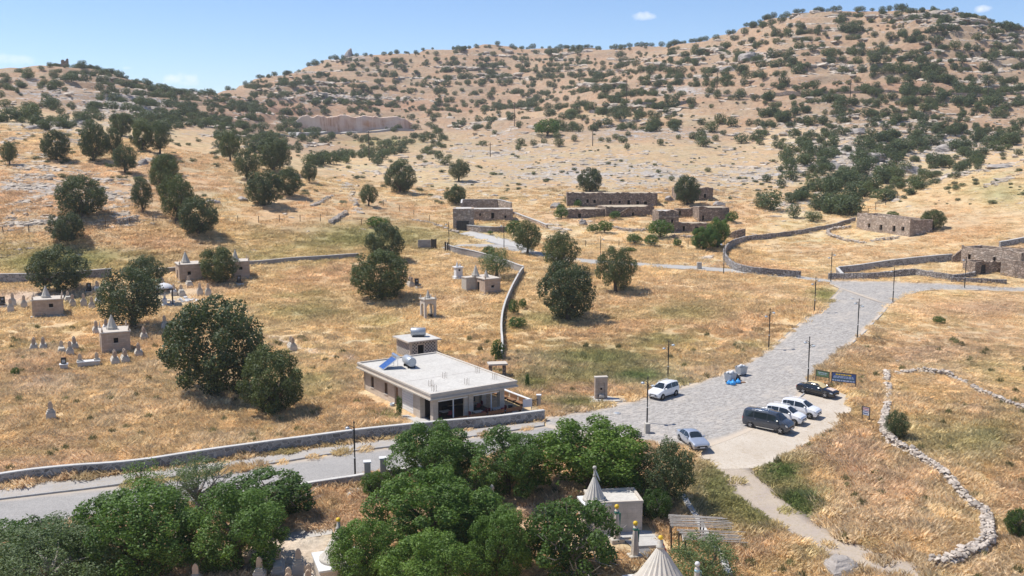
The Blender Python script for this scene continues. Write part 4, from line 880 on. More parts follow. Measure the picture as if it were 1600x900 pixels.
def strew_rocks():
    r = np.random.RandomState(23); us, vs, ss = [], [], []
    for (bu, bv, ru, rv, s) in RB:
        n = int(ru * rv * s * .16); us.append(bu + r.normal(size=n) * ru * .75); vs.append(bv + r.normal(size=n) * rv * .75); ss.append(np.full(n, 1.0))
    n = 1500; us.append(r.rand(n) * 1600); vs.append(180 + r.rand(n) * 260); ss.append(np.full(n, .6))
    n = 120; us.append(1390 + r.rand(n) * 210); vs.append(455 + r.rand(n) * 130); ss.append(np.full(n, .45)); n = 60; us.append(900 + r.rand(n) * 400); vs.append(440 + r.rand(n) * 100); ss.append(np.full(n, .35))
    LINES = [([(0, 357), (30, 350), (60, 345), (85, 340)], 6, 150), ([(20, 332), (50, 325), (75, 318)], 5, 90), ([(0, 322), (20, 318), (72, 309)], 4, 90), ([(10, 285), (35, 292), (58, 290)], 5, 80), ([(20, 282), (45, 275), (80, 276)], 5, 90), ([(28, 262), (60, 262), (85, 265)], 5, 80), ([(45, 240), (75, 244), (55, 250)], 3, 30), ([(103, 270), (130, 271), (152, 274)], 4, 60), ([(150, 280), (175, 284)], 3, 25), ([(160, 300), (180, 308), (203, 306)], 4, 60), ([(165, 325), (190, 320), (208, 318)], 4, 60), ([(150, 346), (180, 340), (205, 330)], 4, 60), ([(185, 354), (218, 348)], 4, 50), ([(210, 257), (240, 250)], 3, 40), ([(0, 224), (30, 215), (60, 205), (90, 200), (125, 196)], 4, 110), ([(480, 154), (560, 156), (660, 152)], 2.5, 160), ([(430, 141), (470, 137), (530, 135)], 2, 70), ([(470, 158), (540, 160)], 2, 60), ([(1015, 128), (1060, 124), (1120, 125)], 3, 70), ([(1440, 122), (1500, 124), (1560, 122)], 2, 50), ([(545, 300), (552, 320), (560, 330)], 4, 50), ([(1400, 312), (1440, 290), (1480, 276), (1540, 266), (1600, 252)], 4, 110), ([(1540, 290), (1570, 280), (1600, 268)], 3, 50), ([(1230, 262), (1290, 258), (1350, 262), (1420, 270)], 10, 130), ([(1250, 240), (1330, 232), (1420, 225), (1520, 222)], 12, 170), ([(1300, 285), (1360, 275), (1410, 282)], 9, 80), ([(1200, 330), (1230, 318)], 6, 40), ([(860, 352), (885, 362)], 5, 40), ([(1095, 408), (1110, 402)], 5, 40), ([(0, 398), (40, 392)], 4, 20)]
    for _ in range(95):
        u0, v0 = r.rand() * 1600, 0; v0 = np.interp(u0, _sx, _sy) + 6 + r.rand() ** 1.2 * 120; L_ = r.uniform(25, 90); LINES.append(([(u0, v0), (u0 + L_ * .5, v0 + r.uniform(-3, 3)), (u0 + L_, v0 + r.uniform(-6, 6))], 1.8, int(L_ * .75)))
    for pts, wd, n in LINES:
        q = resample(np.array(pts, float), 60); i = r.randint(0, 60, n); us.append(q[i, 0] + r.normal(size=n) * 2); vs.append(q[i, 1] + r.normal(size=n) * wd * .45); ss.append(np.full(n, 1.15))
    nl = sum(l[2] for l in LINES)
    u, v, s = np.concatenate(us), np.concatenate(vs), np.concatenate(ss); k = (v > np.interp(u, _sx, _sy) + 3) & (u > -60) & (u < 1660); u, v, s = u[k], v[k], s[k]
    k = (r.rand(len(u)) < .35 + .75 * sstep(.4, .6, fbm(u / 26, v / 4.5, 1))) | (s > 1.1); u, v, s = u[k], v[k], s[k]
    q = np.array([P(a, b) for a, b in zip(u, v)]); x, y = q[:, 0], q[:, 1]; keep = np.ones(len(x), bool)
    for p in PAVED + NOGRASS: keep &= ~inpoly(x, y, p)
    x, y, s = x[keep], y[keep], s[keep]; n = len(x); z = H(x, y)
    sc = s * (.45 + 1.9 * r.rand(n) ** 2.5) * np.clip(y / 250, .6, 2.6)
    S = np.stack([sc * (1.1 + .9 * r.rand(n)), sc * (.8 + .5 * r.rand(n)), sc * (.45 + .5 * r.rand(n))], 1)
    tag(scatter('limestone_rocks', ROCKS, np.stack([x, y, z - sc * .06], 1), np.stack([(r.rand(n) - .5) * .4, (r.rand(n) - .5) * .4, (r.rand(n) - .5) * 1.2], 1), S, r.randint(0, 7, n)), 'pale limestone rocks and boulders strewn over the slopes', 'rocks')
# ------------------------------------------------------------------ stone and building materials
MAT['ruin'] = m_rubble('brown_rubble_masonry', (.30, .225, .17), (.42, .335, .265), (.15, .115, .09), 1.7, .06, 1.6, 1.0)
MAT['ruin_pale'] = m_rubble('tan_rubble_masonry', (.42, .325, .25), (.56, .46, .37), (.26, .20, .155), 1.7, .06, 1.6, 1.0)
MAT['earth_roof'] = m_dirt('earth_roof', (.50, .41, .30), (.44, .37, .28), (.30, .26, .15))
MAT['lime_roof'] = m_weathered('lime_plaster_roof', (.56, .53, .48), (.42, .38, .33), .6, .8)
MAT['greywall'] = m_rubble('grey_mortared_fieldstone', (.22, .21, .20), (.36, .345, .33), (.50, .48, .45), 2.3, .035, 1.2, .6)
MAT['drywall'] = m_rubble('pale_dry_stone', (.34, .31, .285), (.52, .49, .455), (.12, .10, .09), 2.8, .06, 1.3, 1.0)
MAT['cap'] = m_weathered('concrete_coping', (.55, .53, .49), (.40, .38, .35), .6, .7)
MAT['block'] = m_ashlar('grey_block_masonry', (.34, .315, .29), (.40, .375, .345), (.27, .25, .23), .42, .2, .3)
MAT['tomb'] = m_ashlar('tan_ashlar', (.46, .345, .26), (.53, .42, .325), (.36, .28, .22), .62, .27, .5)
MAT['annex'] = m_ashlar('cream_ashlar', (.60, .515, .42), (.65, .565, .47), (.49, .42, .34), .75, .42, .3)
MAT['cafe'] = m_ashlar('beige_stone_cladding', (.56, .475, .38), (.61, .52, .43), (.47, .395, .32), .9, .36, .35, stain=.18)
MAT['trim'] = m_weathered('pale_limestone_trim', (.55, .49, .415), (.42, .36, .295), .4, 2.0)
MAT['palestone'] = m_weathered('carved_pale_limestone', (.50, .465, .40), (.37, .33, .27), .7, 3.0)
MAT['gravestone'] = m_weathered('weathered_grave_stone', (.60, .545, .47), (.42, .365, .30), .6, 3.0)
MAT['headstone'] = m_weathered('tan_head_stone', (.56, .435, .32), (.42, .33, .25), .5, 5.0)
MAT['white'] = m_weathered('white_marble', (.68, .675, .66), (.50, .48, .45), .3, 3.0)
MAT['black'] = m_plain('black_granite', (.025, .027, .03), .25, .5, 0, .2, 10)
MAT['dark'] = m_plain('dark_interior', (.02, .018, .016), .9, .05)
MAT['iron'] = m_plain('black_painted_iron', (.022, .024, .027), .45, .4, .2, .2, 8)
MAT['galv'] = m_plain('grey_galvanised_sheet', (.40, .43, .46), .45, .4, .35, .15, 4)
MAT['steel'] = m_plain('bright_steel', (.62, .64, .66), .3, .5, .9, .1, 4)
MAT['rust'] = m_plain('rusty_rebar', (.20, .12, .08), .8, .2, .2, .4, 10)
MAT['wood'] = m_plain('brown_wood', (.24, .13, .07), .7, .25, 0, .3, 4)
MAT['pole'] = m_plain('grey_bare_poles', (.40, .365, .32), .85, .15, 0, .3, 6)
MAT['darkpost'] = m_plain('dark_old_posts', (.10, .08, .065), .9, .15, 0, .3, 6)
MAT['glass'] = m_plain('dark_window_glass', (.015, .02, .025), .06, .5, 0, .05, 1)
MAT['whitepaint'] = m_plain('white_painted_panel', (.78, .78, .77), .55, .3, 0, .05, 3)
MAT['bluepv'] = m_plain('blue_collector_glass', (.03, .10, .32), .3, .4, 0, .12, 3)
MAT['roofcon'] = m_weathered('bare_concrete_roof', (.55, .525, .475), (.45, .425, .38), .9, .35)
MAT['yellow'] = m_plain('yellow_painted_ball', (.72, .47, .03), .5, .4, 0, .12, 8)
MAT['lampglass'] = m_plain('pale_lamp_bowl', (.55, .60, .62), .3, .5, 0, .05, 3)
MAT['signgreen'] = m_plain('green_sign_board', (.12, .20, .10), .6, .3, 0, .1, 3)
MAT['signblue'] = m_plain('blue_sign_board', (.055, .10, .26), .55, .3, 0, .15, 2)
MAT['signyellow'] = m_plain('yellow_lettering', (.70, .50, .06), .6, .3)
MAT['signgrey'] = m_plain('pale_blue_lettering', (.42, .50, .60), .6, .3)
MAT['signred'] = m_plain('red_lettering', (.45, .10, .09), .6, .3)
MAT['redcloth'] = m_plain('red_cloth', (.42, .03, .035), .8, .2)
MAT['greencloth'] = m_plain('green_cloth', (.06, .20, .15), .8, .2)
MAT['bluecloth'] = m_plain('pale_blue_cloth', (.42, .62, .72), .8, .2)
MAT['navycloth'] = m_plain('navy_cloth', (.04, .07, .16), .8, .2)
MAT['redplastic'] = m_plain('dark_red_seat', (.22, .035, .04), .6, .35)
MAT['bluebag'] = m_plain('bright_blue_bag', (.05, .33, .72), .4, .4, 0, .25, 6)
MAT['blackbag'] = m_plain('black_bag', (.015, .015, .018), .35, .5, 0, .25, 6)
MAT['darkwall'] = m_plain('dim_brown_interior_wall', (.055, .042, .034), .8, .2)  # near-black brown puts the deep shade of the bays into the colour
MAT['soilfloor'] = m_dirt('courtyard_floor', (.46, .36, .27), (.40, .31, .22), (.30, .25, .14))

def frame_of(A, B=None, ang=None):
    """origin, heading and length of a front that runs from photo pixel A to photo pixel B (ground points)"""
    a = np.array(P(*A)); 
    if B is not None:
        b = np.array(P(*B)); d = b - a; L = float(np.hypot(*d)); th = math.atan2(d[1], d[0]) if ang is None else math.radians(ang); zb = float(H(*b))
    else: L, th, zb = 0, math.radians(ang), None
    za = float(H(*a)); return Vector((a[0], a[1], za if zb is None else (za + zb) / 2)), th, L

def wall_open(m, x0, x1, z0, z1, y0, y1, ops, M=None, arch_n=6):
    """wall slab in the xz plane pierced by openings (ox0, ox1, oz0, oz1, arched)"""
    ops = sorted(ops); x = x0
    for (a, b, c, d, ar) in ops:
        if a > x: m.box(x, a, y0, y1, z0, z1, M)
        if c > z0: m.box(a, b, y0, y1, z0, c, M)
        if ar:
            r = (b - a) / 2; pts = [(a, z1), (a, d - r)] + [(a + r - r * math.cos(math.pi * k / arch_n), d - r + r * math.sin(math.pi * k / arch_n)) for k in range(1, arch_n)] + [(b, d - r), (b, z1)]
            half = len(pts) // 2
            for k in range(len(pts) - 1):
                p, q = pts[k], pts[k + 1]
                if abs(p[0] - q[0]) > 1e-6: m.prism([(p[0], p[1]), (q[0], q[1]), (q[0], z1), (p[0], z1)], y0, y1, M)
        else: m.box(a, b, y0, y1, d, z1, M)
        x = b
    if x < x1: m.box(x, x1, y0, y1, z0, z1, M)

def ragged_box(m, x0, x1, y0, y1, z0, z1, amp, seed, M=None, step=.7):
    """masonry slab whose top edge is uneven"""
    r = np.random.RandomState(seed); n = max(2, int((x1 - x0) / step)); xs = np.linspace(x0, x1, n + 1); zs = z1 + (r.rand(n + 1) - .6) * amp
    for k in range(n):
        a, b = xs[k], xs[k + 1]; za, zb = zs[k], zs[k + 1]
        v = [(a, y0, z0), (b, y0, z0), (b, y1, z0), (a, y1, z0), (a, y0, za), (b, y0, zb), (b, y1, zb), (a, y1, za)]
        f = [(0, 1, 5, 4), (2, 3, 7, 6), (4, 5, 6, 7)]
        if k == 0: f.append((3, 0, 4, 7))
        if k == n - 1: f.append((1, 2, 6, 5))
        m.add(v, f, False, M)

def ruin_house(name, label, A, B, hpx, depth, ops=(), left=(), mat='ruin', roof='earth_roof', cat='building', ang=None, th=.6, dig=1.6, parapet=.0, roofed=True, frames=True, length=None, seed=1, ragged=.75):
    """stone house: ops are openings on its front in photo pixels (u0, u1, v_top, v_bottom, arched)"""
    o, a, L = frame_of(A, B, ang); L = length or L; k = mpp(o.x, o.y, o.z); h = hpx * k
    e = empty(name, o, a, label, cat); m = MB(); conv = []
    def v_at(u): return A[1] + (B[1] - A[1]) * (u - A[0]) / (B[0] - A[0])
    for (u0, u1, vt, vb, ar) in ops:
        xa, xb = [(u - A[0]) / (B[0] - A[0]) * L for u in (u0, u1)]
        conv.append((xa, xb, (v_at(u0) - vb) * k, (v_at(u0) - vt) * k, ar))
    wall_open(m, 0, L, -dig, h, 0, th, conv)
    ragged_box(m, 0, L, .002, th - .002, h, h + .05, ragged, seed)
    lo = [(y0, y1, z0, z1, ar) for (y0, y1, z0, z1, ar) in left]
    Ml = Matrix.Rotation(math.pi / 2, 4, 'Z')
    wall_open(m, th, depth - .002, -dig, h - .003, -th + .003, -.003, lo, Ml)
    m.box(L - th + .003, L - .003, th, depth, -dig, h - .003); m.box(.002, L - .002, depth - th, depth, -dig, h - .006)
    m.build('wall', MAT[mat], e)
    if roofed:
        r = MB(); r.box(th - .1, L - th + .1, th - .1, depth - .1, h - .32, h - parapet - .02); r.build('roof', MAT[roof], e)
    else:
        r = MB(); r.box(th, L - th, th, depth - th, -.3, .05); r.build('floor', MAT['soilfloor'], e)
    if frames:
        for (xa, xb, za, zb, ar) in conv:
            w = MB(); t = .14
            if not ar:
                w.box(xa - t, xb + t, -.03, .16, zb + .002, zb + .16); w.box(xa - t, xa + .002, -.028, .14, za, zb); w.box(xb - .002, xb + t, -.028, .14, za, zb)
                if za > .3: w.box(xa - t, xb + t, -.06, .16, za - .12, za)
            else:
                w.box(xa - t, xa + .002, -.028, .14, za, zb - (xb - xa) / 2); w.box(xb - .002, xb + t, -.028, .14, za, zb - (xb - xa) / 2)
            fr = w.build('door' if za < .3 else 'window', MAT['ruin_pale'], e)
            if za > .3 or True:
                q = MB(); q.box(xa + .02, xb - .02, .34, .40, za, zb - (.15 if ar else .02)); q.build('shutter' if za > .3 else 'door_leaf', MAT['dark'], fr)  # near-black sheet set in the empty opening, painting the shade inside
    return e, L, depth, h

def stone_wall(name, label, pts, h, th, mat, cap=True, group='stone walls', cat='wall', jag=0.0, sm=2, seed=3, top=None, dig=.5, world=None):
    """wall along photo pixels that mark its foot"""
    w = np.asarray(world) if world is not None else smooth_line(poly_xy(pts), sm); S = np.hypot(*np.diff(w, axis=0).T).sum(); n = max(2, int(S / 1.1) + 1); q = resample(w, n)
    hh = np.full(n, h) if np.ndim(h) == 0 else np.interp(np.linspace(0, 1, n), np.linspace(0, 1, len(h)), h)
    r = np.random.RandomState(seed); z = H(q[:, 0], q[:, 1]); z = np.convolve(np.pad(z, 2, 'edge'), np.ones(5) / 5, 'valid')
    t = np.gradient(q, axis=0); t /= np.linalg.norm(t, axis=1)[:, None] + 1e-9; nn = np.stack([-t[:, 1], t[:, 0]], 1)
    o = Vector((q[0, 0], q[0, 1], z[0])); e = empty(name, o, 0, label, cat, group)
    def sweep(half, lo, hi, jg=0.0):
        m = MB(); v = []; f = []
        for k in range(n):
            j = (r.rand() - .5) * jg
            for s, zz in ((-half, lo[k]), (-half * .92, hi[k] + j), (half * .92, hi[k] + j * .6), (half, lo[k])):
                p = q[k] + nn[k] * s; v.append((p[0] - o.x, p[1] - o.y, z[k] + zz - o.z))
        for k in range(n - 1):
            for c in range(3): f.append((k * 4 + c, k * 4 + c + 1, k * 4 + c + 5, k * 4 + c + 4))
        f += [(0, 1, 2, 3), ((n - 1) * 4 + 3, (n - 1) * 4 + 2, (n - 1) * 4 + 1, (n - 1) * 4)]
        return m.add(v, f)
    sweep(th / 2, np.full(n, -dig), hh, jag).build('masonry', MAT[mat], e)
    if cap: sweep(th / 2 + .05, hh + .002, hh + .11).build('coping', MAT['cap'], e)
    return e

# ---- boundary walls
stone_wall('roadside_wall', 'long grey stone wall with white coping beside the asphalt road', [(-250, 795), (0, 757), (100, 747), (200, 738), (320, 722), (430, 706.5), (520, 695), (600, 684.5), (660, 678), (740, 669), (800, 662.5), (850, 656.5)], [1.0, 1.0, 1.05, 1.15, 1.15, 1.1, 1.1], .42, 'greywall')
stone_wall('track_wall', 'low brown stone wall with pale coping behind the graveyard', [(-200, 452), (0, 441), (50, 440.5), (100, 439), (150, 436), (175, 434)], 1.5, .5, 'greywall')
stone_wall('track_wall', 'low grey wall running right from the domed tombs to the dark broad oak', [(240, 428), (280, 423.5), (400, 414), (480, 408), (550, 403), (560, 402.5)], .8, .4, 'block')
stone_wall('boundary_wall', 'grey block wall running downhill through the middle of the golden field', [(818, 427), (811, 436), (805, 447), (800, 458), (794, 472), (788, 486), (784, 504), (783, 525), (785, 545), (784, 566)], 1.2, .2, 'block', sm=1)
stone_wall('boundary_wall', 'curved grey block wall starting at the dark gate posts by the lane', [(697, 391), (702, 394), (716, 397.5), (733, 400), (750, 404), (768, 409), (790, 417), (818, 427)], 1.3, .3, 'block', sm=1)
stone_wall('paddock_wall', 'stone wall curving from the lane pole round the empty paddock', [(1336, 345), (1300, 356), (1260, 364), (1200, 372), (1165, 377), (1148, 383), (1136, 391), (1131, 400), (1131, 408), (1140, 418), (1155, 424), (1180, 428), (1212, 431), (1251, 433.5)], [1.0, 1.0, 1.0, 1.1, 1.2, 1.5, 1.6, 1.5, 1.3, 1.2], .5, 'drywall', False, jag=.2)
stone_wall('enclosure_wall', 'rear wall of the long narrow enclosure, dark face and pale top', [(1310, 428), (1345, 424), (1400, 417), (1450, 411.5), (1487, 408)], 1.3, .5, 'greywall')
stone_wall('enclosure_wall', 'front rubble wall of the long narrow enclosure beside the road junction', [(1294, 436), (1310, 436), (1358, 436), (1393, 433.5), (1428, 429.5)], 1.2, .6, 'drywall', False, jag=.22, sm=0)
stone_wall('enclosure_wall', 'right half of the enclosure front wall, stepping down toward the arched gatehouse', [(1428, 429.5), (1455, 433), (1487, 437.5), (1520, 433), (1523, 430)], [1.2, 1.1, 1.0, .9], .5, 'drywall', False, jag=.22, sm=0)
stone_wall('enclosure_wall', 'lowest rubble wall along the road under the gatehouse', [(1486, 439), (1520, 441), (1550, 443), (1572, 442)], .75, .5, 'drywall', False, jag=.2, sm=0)
stone_wall('enclosure_wall', 'short pale end wall of the long narrow enclosure', [(1308, 427), (1312, 432), (1316, 436)], 1.1, .5, 'drywall', sm=0)
stone_wall('field_wall', 'stone wall running to the right edge above the roofless gatehouse', [(1562, 386), (1580, 383), (1610, 378), (1700, 364)], 1.0, .5, 'greywall')
stone_wall('hill_terrace_wall', 'long thin terrace wall crossing the upper meadow', [(922, 173), (960, 170), (1000, 166), (1040, 162), (1080, 158)], 1.3, 1.2, 'drywall', False, jag=.6)
stone_wall('ruin_garden_wall', 'broken wall stump right of the bright green tree pair', [(1137, 371), (1150, 372), (1163, 371)], [.7, 1.9, 2.0], .9, 'ruin', False, jag=.4, sm=0)
stone_wall('storehouse_wall', 'white topped wall sloping down right of the storehouse', [(802, 336), (815, 341), (833, 348), (855, 357)], .8, .45, 'ruin_pale', sm=0)
stone_wall('storehouse_wall', 'front yard wall of the storehouse with pale coping', [(730, 360), (750, 363), (770, 364.5), (792, 364)], 1.3, .4, 'ruin_pale', sm=0)
stone_wall('gate_wall', 'low wall with rusty stones carrying the street lamp by the gate posts', [(450, 774), (486, 766), (530, 759.5), (555, 756.5), (572, 752.5)], .75, .4, 'greywall', sm=0)
stone_wall('gate_wall', 'dark low wall right of the gate posts, running into the trees', [(604, 748), (625, 746), (660, 742), (700, 738)], .8, .4, 'greywall', sm=0)
stone_wall('shrine_wall', 'low pale rubble wall running under the pole pergola', [(1066, 778), (1075, 795), (1088, 815), (1099, 836), (1112, 856), (1127, 875), (1139, 905)], .55, .55, 'cap', False, jag=.12)

# ---- ruined village
e, L, dp, h = ruin_house('ruined_house', 'long low ruined stone house with eight openings, upper row', (886, 322.5), (1027, 323), 20.5, 6.5,
    [(900, 904.5, 311, 317, 0), (916, 920, 311.5, 317, 0), (927, 931, 312, 317.5, 0), (952, 956, 314, 319, 0), (966, 970, 314, 318, 0), (980, 984.5, 313, 322.6, 0), (994, 998.5, 314.5, 320, 0), (1006, 1011, 315, 320, 0)], seed=4)
e2, L2, d2, h2 = ruin_house('ruined_house', 'left half of the lower ruined terrace with one arched door', (888, 341), (946, 338.5), 12.8, 7.5, [(903, 908, 333, 340.6, 1)], seed=5, dig=1.2)
e3, L3, d3, h3 = ruin_house('ruined_house', 'right half of the lower ruined terrace with outside stair and arched window', (946.5, 339.5), (1022, 337.5), 15.2, 9.0, [(987, 991, 331, 337, 1)], seed=6, dig=1.2)
st = MB(); Lr = L3 * (982 - 946.5) / 75.5; L0 = L3 * (966 - 946.5) / 75.5; hb = h3 - .1
for k in range(9):
    xa = L0 + (Lr - L0) * k / 9; xb = L0 + (Lr - L0) * (k + 1) / 9; zt = .35 * hb + (hb - .35 * hb) * (k + 1) / 9
    s1 = MB(); s1.box(xa, xb + .02, -.55, -.004, zt - .22, zt); s1.build('step', MAT['ruin_pale'], e3)
et, Lt, dt, ht = ruin_house('ruined_tower', 'square two storey ruined tower with pale left side and twin arched windows', (1029, 363), (1060, 362.5), 33, 6.0, [(1036, 1039, 342, 347.5, 1), (1048, 1051.5, 342, 348, 1)], mat='ruin', seed=7, roof='lime_roof', ang=7)
b = MB(); b.box(-.12, Lt + .12, -.16, -.004, ht * .70, ht * .76); b.build('string_course', MAT['ruin_pale'], et)
ruin_house('ruined_house', 'flat ruined house right of the tower with a small arched door', (1092, 347.5), (1137, 345.5), 22, 6.0, [(1096.5, 1100, 337, 347, 1)], mat='ruin', seed=8, ang=5)
ruin_house('ruined_house', 'upper right roofless house behind the shading oak', (1056, 313.5), (1115.5, 316), 20, 5.5, [(1086, 1090, 304.5, 310.5, 0), (1100.5, 1105, 304, 310.5, 0)], mat='ruin', seed=9, ang=3)
ruin_house('ruined_hut', 'low ruined vault with two arches at the foot of the tower', (1060.5, 362.5), (1106, 361), 13, 4.5, [(1066, 1070, 352.5, 360.5, 1), (1084, 1091, 353.5, 361.2, 1)], mat='ruin', seed=10, ang=4, frames=True)
ruin_house('ruined_hut', 'tiny pale stone hut with a dark doorway, right of the flat ruined house', (1124, 346.5), (1134, 346.5), 9.5, 1.8, [(1125, 1128, 339.5, 345, 0)], mat='ruin_pale', seed=11, ang=5, frames=False)
ruin_house('ruined_arch', 'dark ruined archway in the courtyard behind the tower', (1057, 340), (1086, 341), 14, 3.0, [(1059, 1064.5, 328, 339.5, 1)], mat='ruin', seed=12, ang=4, frames=False)
# roofless barn and gatehouse on the right
eb, Lb, db, hb_ = ruin_house('ruined_barn', 'long roofless stone barn with four openings and a dark right end wall', (1338, 357), (1421, 370.5), 24, 5.6, [(1356.5, 1360.5, 349, 355, 0), (1375.5, 1380, 351.5, 359.5, 0), (1395.5, 1400, 353.5, 362, 0), (1408.5, 1413, 355.5, 361.5, 0)], mat='ruin_pale', roofed=False, seed=13, ragged=.7)
eg, Lg_, dg, hg = ruin_house('gatehouse', 'small ruined gatehouse with an arched door, beside the lowest rubble wall', (1523, 429.5), (1565, 427), 18, 4.0, [(1532.5, 1540.5, 413.5, 428.8, 1)], mat='ruin', roofed=False, seed=14, ragged=.7, ang=8, frames=False)
q = MB(); q.box(Lg_ * .24, Lg_ * .42, .28, .34, -.2, 1.65); q.build('gate', MAT['iron'], eg)
ruin_house('ruined_house', 'tall ruined house wall behind the gatehouse, two openings in its pale front', (1501, 411), (1560, 421), 27, 6, [(1508, 1511, 396, 403.5, 0), (1533, 1536, 400, 408.5, 0)], mat='ruin_pale', seed=15, ragged=1.1, ang=-58, length=12, roofed=False)
ruin_house('ruined_house', 'ruined block at the right edge with a dark upper wall', (1571, 405), (1625, 404), 12, 6, [], mat='ruin', seed=16, ang=8, roofed=False, ragged=.6)
stone_wall('ruin_buttress', 'broken brown end wall sloping down left of the tall ruined house', [(1487, 410), (1495, 410), (1504, 409)], [1.0, 2.0, 2.7], .7, 'ruin', False, jag=.2, sm=0)
stone_wall('ruin_buttress', 'second broken brown wall inside the gatehouse yard', [(1515, 411), (1524, 409), (1532, 407)], [.6, 1.9, 2.1], .6, 'ruin', False, jag=.2, sm=0)
stone_wall('retaining_wall', 'pale rubble retaining wall right of the gatehouse at the photo edge', [(1564, 429), (1585, 433), (1610, 436), (1680, 440)], 3.0, 1.0, 'ruin_pale', False, jag=.3, sm=0)
# storehouse
es, Ls, ds, hs = ruin_house('storehouse', 'flat roofed storehouse block with a black gate and white roof', (708, 359), (737.5, 357), 32, 7, [], roof='lime_roof', seed=17, ragged=.05, mat='ruin_pale', ang=2)
g = MB(); g.box(Ls * .16, Ls * .76, -.06, -.004, -.1, 2.0); gt = g.build('gate', MAT['black'], es)
for k in range(6):
    s = MB(); x = Ls * .16 + Ls * .6 * (k + .5) / 6; s.box(x - .03, x + .03, -.09, -.062, 0, 1.95); s.build('gate_bar', MAT['iron'], gt)
ruin_house('storehouse', 'long wing of the storehouse with a small door between two tiny windows', (737, 345), (799.5, 344), 18, 6, [(748.5, 751, 333, 337, 0), (766.5, 771, 332, 341, 0), (786.5, 789.5, 336, 340, 0)], roof='lime_roof', seed=18, ragged=.1, mat='ruin_pale', ang=3)
stone_wall('storehouse_wall', 'white capped yard wall on top behind the storehouse wing', None, 3.2, .35, 'ruin_pale', world=[P(721, 339), P(722, 331), P(778, 330.5), P(799, 337)], sm=0)

# ---- domed tombs
def cone_dome(m, x, y, z, r, h, n=16, M0=None):
    m.lathe([(r * 1.12, 0), (r * 1.12, .18 * h), (r, .2 * h), (r * .9, .28 * h), (r * .62, .55 * h), (r * .36, .8 * h), (r * .2, .92 * h), (r * .24, .95 * h), (r * .1, 1.0 * h), (r * .05, 1.08 * h)], n, TR(x, y, z), False, .10)
def tomb(label, u, v, wpx, hpx, dep, rot, dome=(0.5, .5, .85, 1.9), mat='tomb', door=True, win=(.62, .78, .55, .78), fin=(0, 1, 2, 3), plinth=True, name='domed_tomb', extra=None):
    p = PV(u, v); k = mpp(p.x, p.y, p.z); w = wpx * k; h = hpx * k; e = empty(name, p + Vector((0, 0, .05)), math.radians(rot), label, 'tomb', 'domed tombs in the fields')
    m = MB(); t = .35
    wall_open(m, 0, w, -.6, h, 0, t, [(w * win[0] - .3, w * win[0] + .3, h * win[2], h * win[3], 0)] if win else [])
    wall_open(m, t, dep, -.6, h - .002, -t + .002, -.002, [(dep * .4, dep * .4 + .95, 0, 2.0, 0)] if door else [], Matrix.Rotation(math.pi / 2, 4, 'Z'))
    m.box(w - t + .002, w - .002, t, dep, -.6, h - .002); m.box(t, w - t, dep - t, dep - .002, -.6, h - .004)
    m.build('wall', MAT[mat], e)
    r = MB(); r.box(-.14, w + .14, -.14, dep + .14, h, h + .16, bev=.03); r.build('roof_slab', MAT['trim'], e)
    if plinth: q = MB(); q.box(-.3, w + .3, -.3, dep + .3, -.6, .14); q.build('plinth', MAT['concrete'], e)
    d = MB(); cone_dome(d, w * dome[0], dep * dome[1], h + .16, dome[2], dome[3]); d.build('dome', MAT['palestone'], e)
    if win:
        f = MB(); x0, x1 = w * win[0] - .3, w * win[0] + .3
        f.box(x0, x1, .2, .24, h * win[2], h * win[3]); wi = f.build('window', MAT['dark'], e)
        f = MB(); f.box(x0 - .1, x1 + .1, -.03, .1, h * win[2] - .1, h * win[2]); f.build('sill', MAT['trim'], wi)
    if door: f = MB(); f.box(.16, .2, dep * .4, dep * .4 + .95, 0, 2.0); f.build('door', MAT['iron'], e)
    cs = [(.12, .12), (w - .12, .12), (w - .12, dep - .12), (.12, dep - .12)]
    for c in fin:
        f = MB(); f.lathe([(.13, 0), (.13, .25), (.08, .4), (.02, .85)], 6, TR(cs[c][0], cs[c][1], h + .16)); f.build('finial', MAT['headstone'], e)
    return e, w, h
tomb('brown domed tomb at the far left among grave rows', 51, 496.5, 44, 26, 3.4, 22, (.45, .55, .62, 1.75), fin=(0, 1, 2, 3))
tomb('nearest domed tomb, standing among paired graves in the golden field', 160, 554, 42, 33.5, 4.0, 26, (.42, .55, .66, 1.9), win=(.5, .6, .52, .76))
tomb('domed tomb left of the oak by the track wall, with a slanting pale left side', 281, 441.5, 34, 27, 4.4, 27, (.38, .5, .7, 1.9), win=(.44, .55, .42, .62), fin=(0,))
tomb('domed tomb right of the oak by the track wall, black grave at its foot', 363, 437, 27, 26, 3.8, 20, (.25, .4, .55, 1.9), win=(.5, .6, .52, .70), fin=(0, 1, 2))
et5, w5, h5 = tomb('twin domed tomb with pointed spire beside the grey boundary wall', 758, 462, 27.5, 24, 5.2, 30, (.05, .72, .62, 1.9), win=(.5, .62, .44, .6), mat='tomb', fin=(0, 1, 2, 3))
d = MB(); cone_dome(d, w5 * .35, 1.6, h5 + .16, .42, 1.3); d.build('dome', MAT['palestone'], et5)
a = MB(); a.box(-1.9, -.01, 3.4, 3.75, -.6, h5 * .98); a.box(-1.9, -1.55, 3.76, 5.2, -.6, h5 * .98); a.build('porch', MAT['palestone'], et5)
a = MB(); a.box(-1.98, 0, 3.3, 5.2, h5 * .98 + .002, h5 + .1); a.build('porch_roof', MAT['trim'], et5)

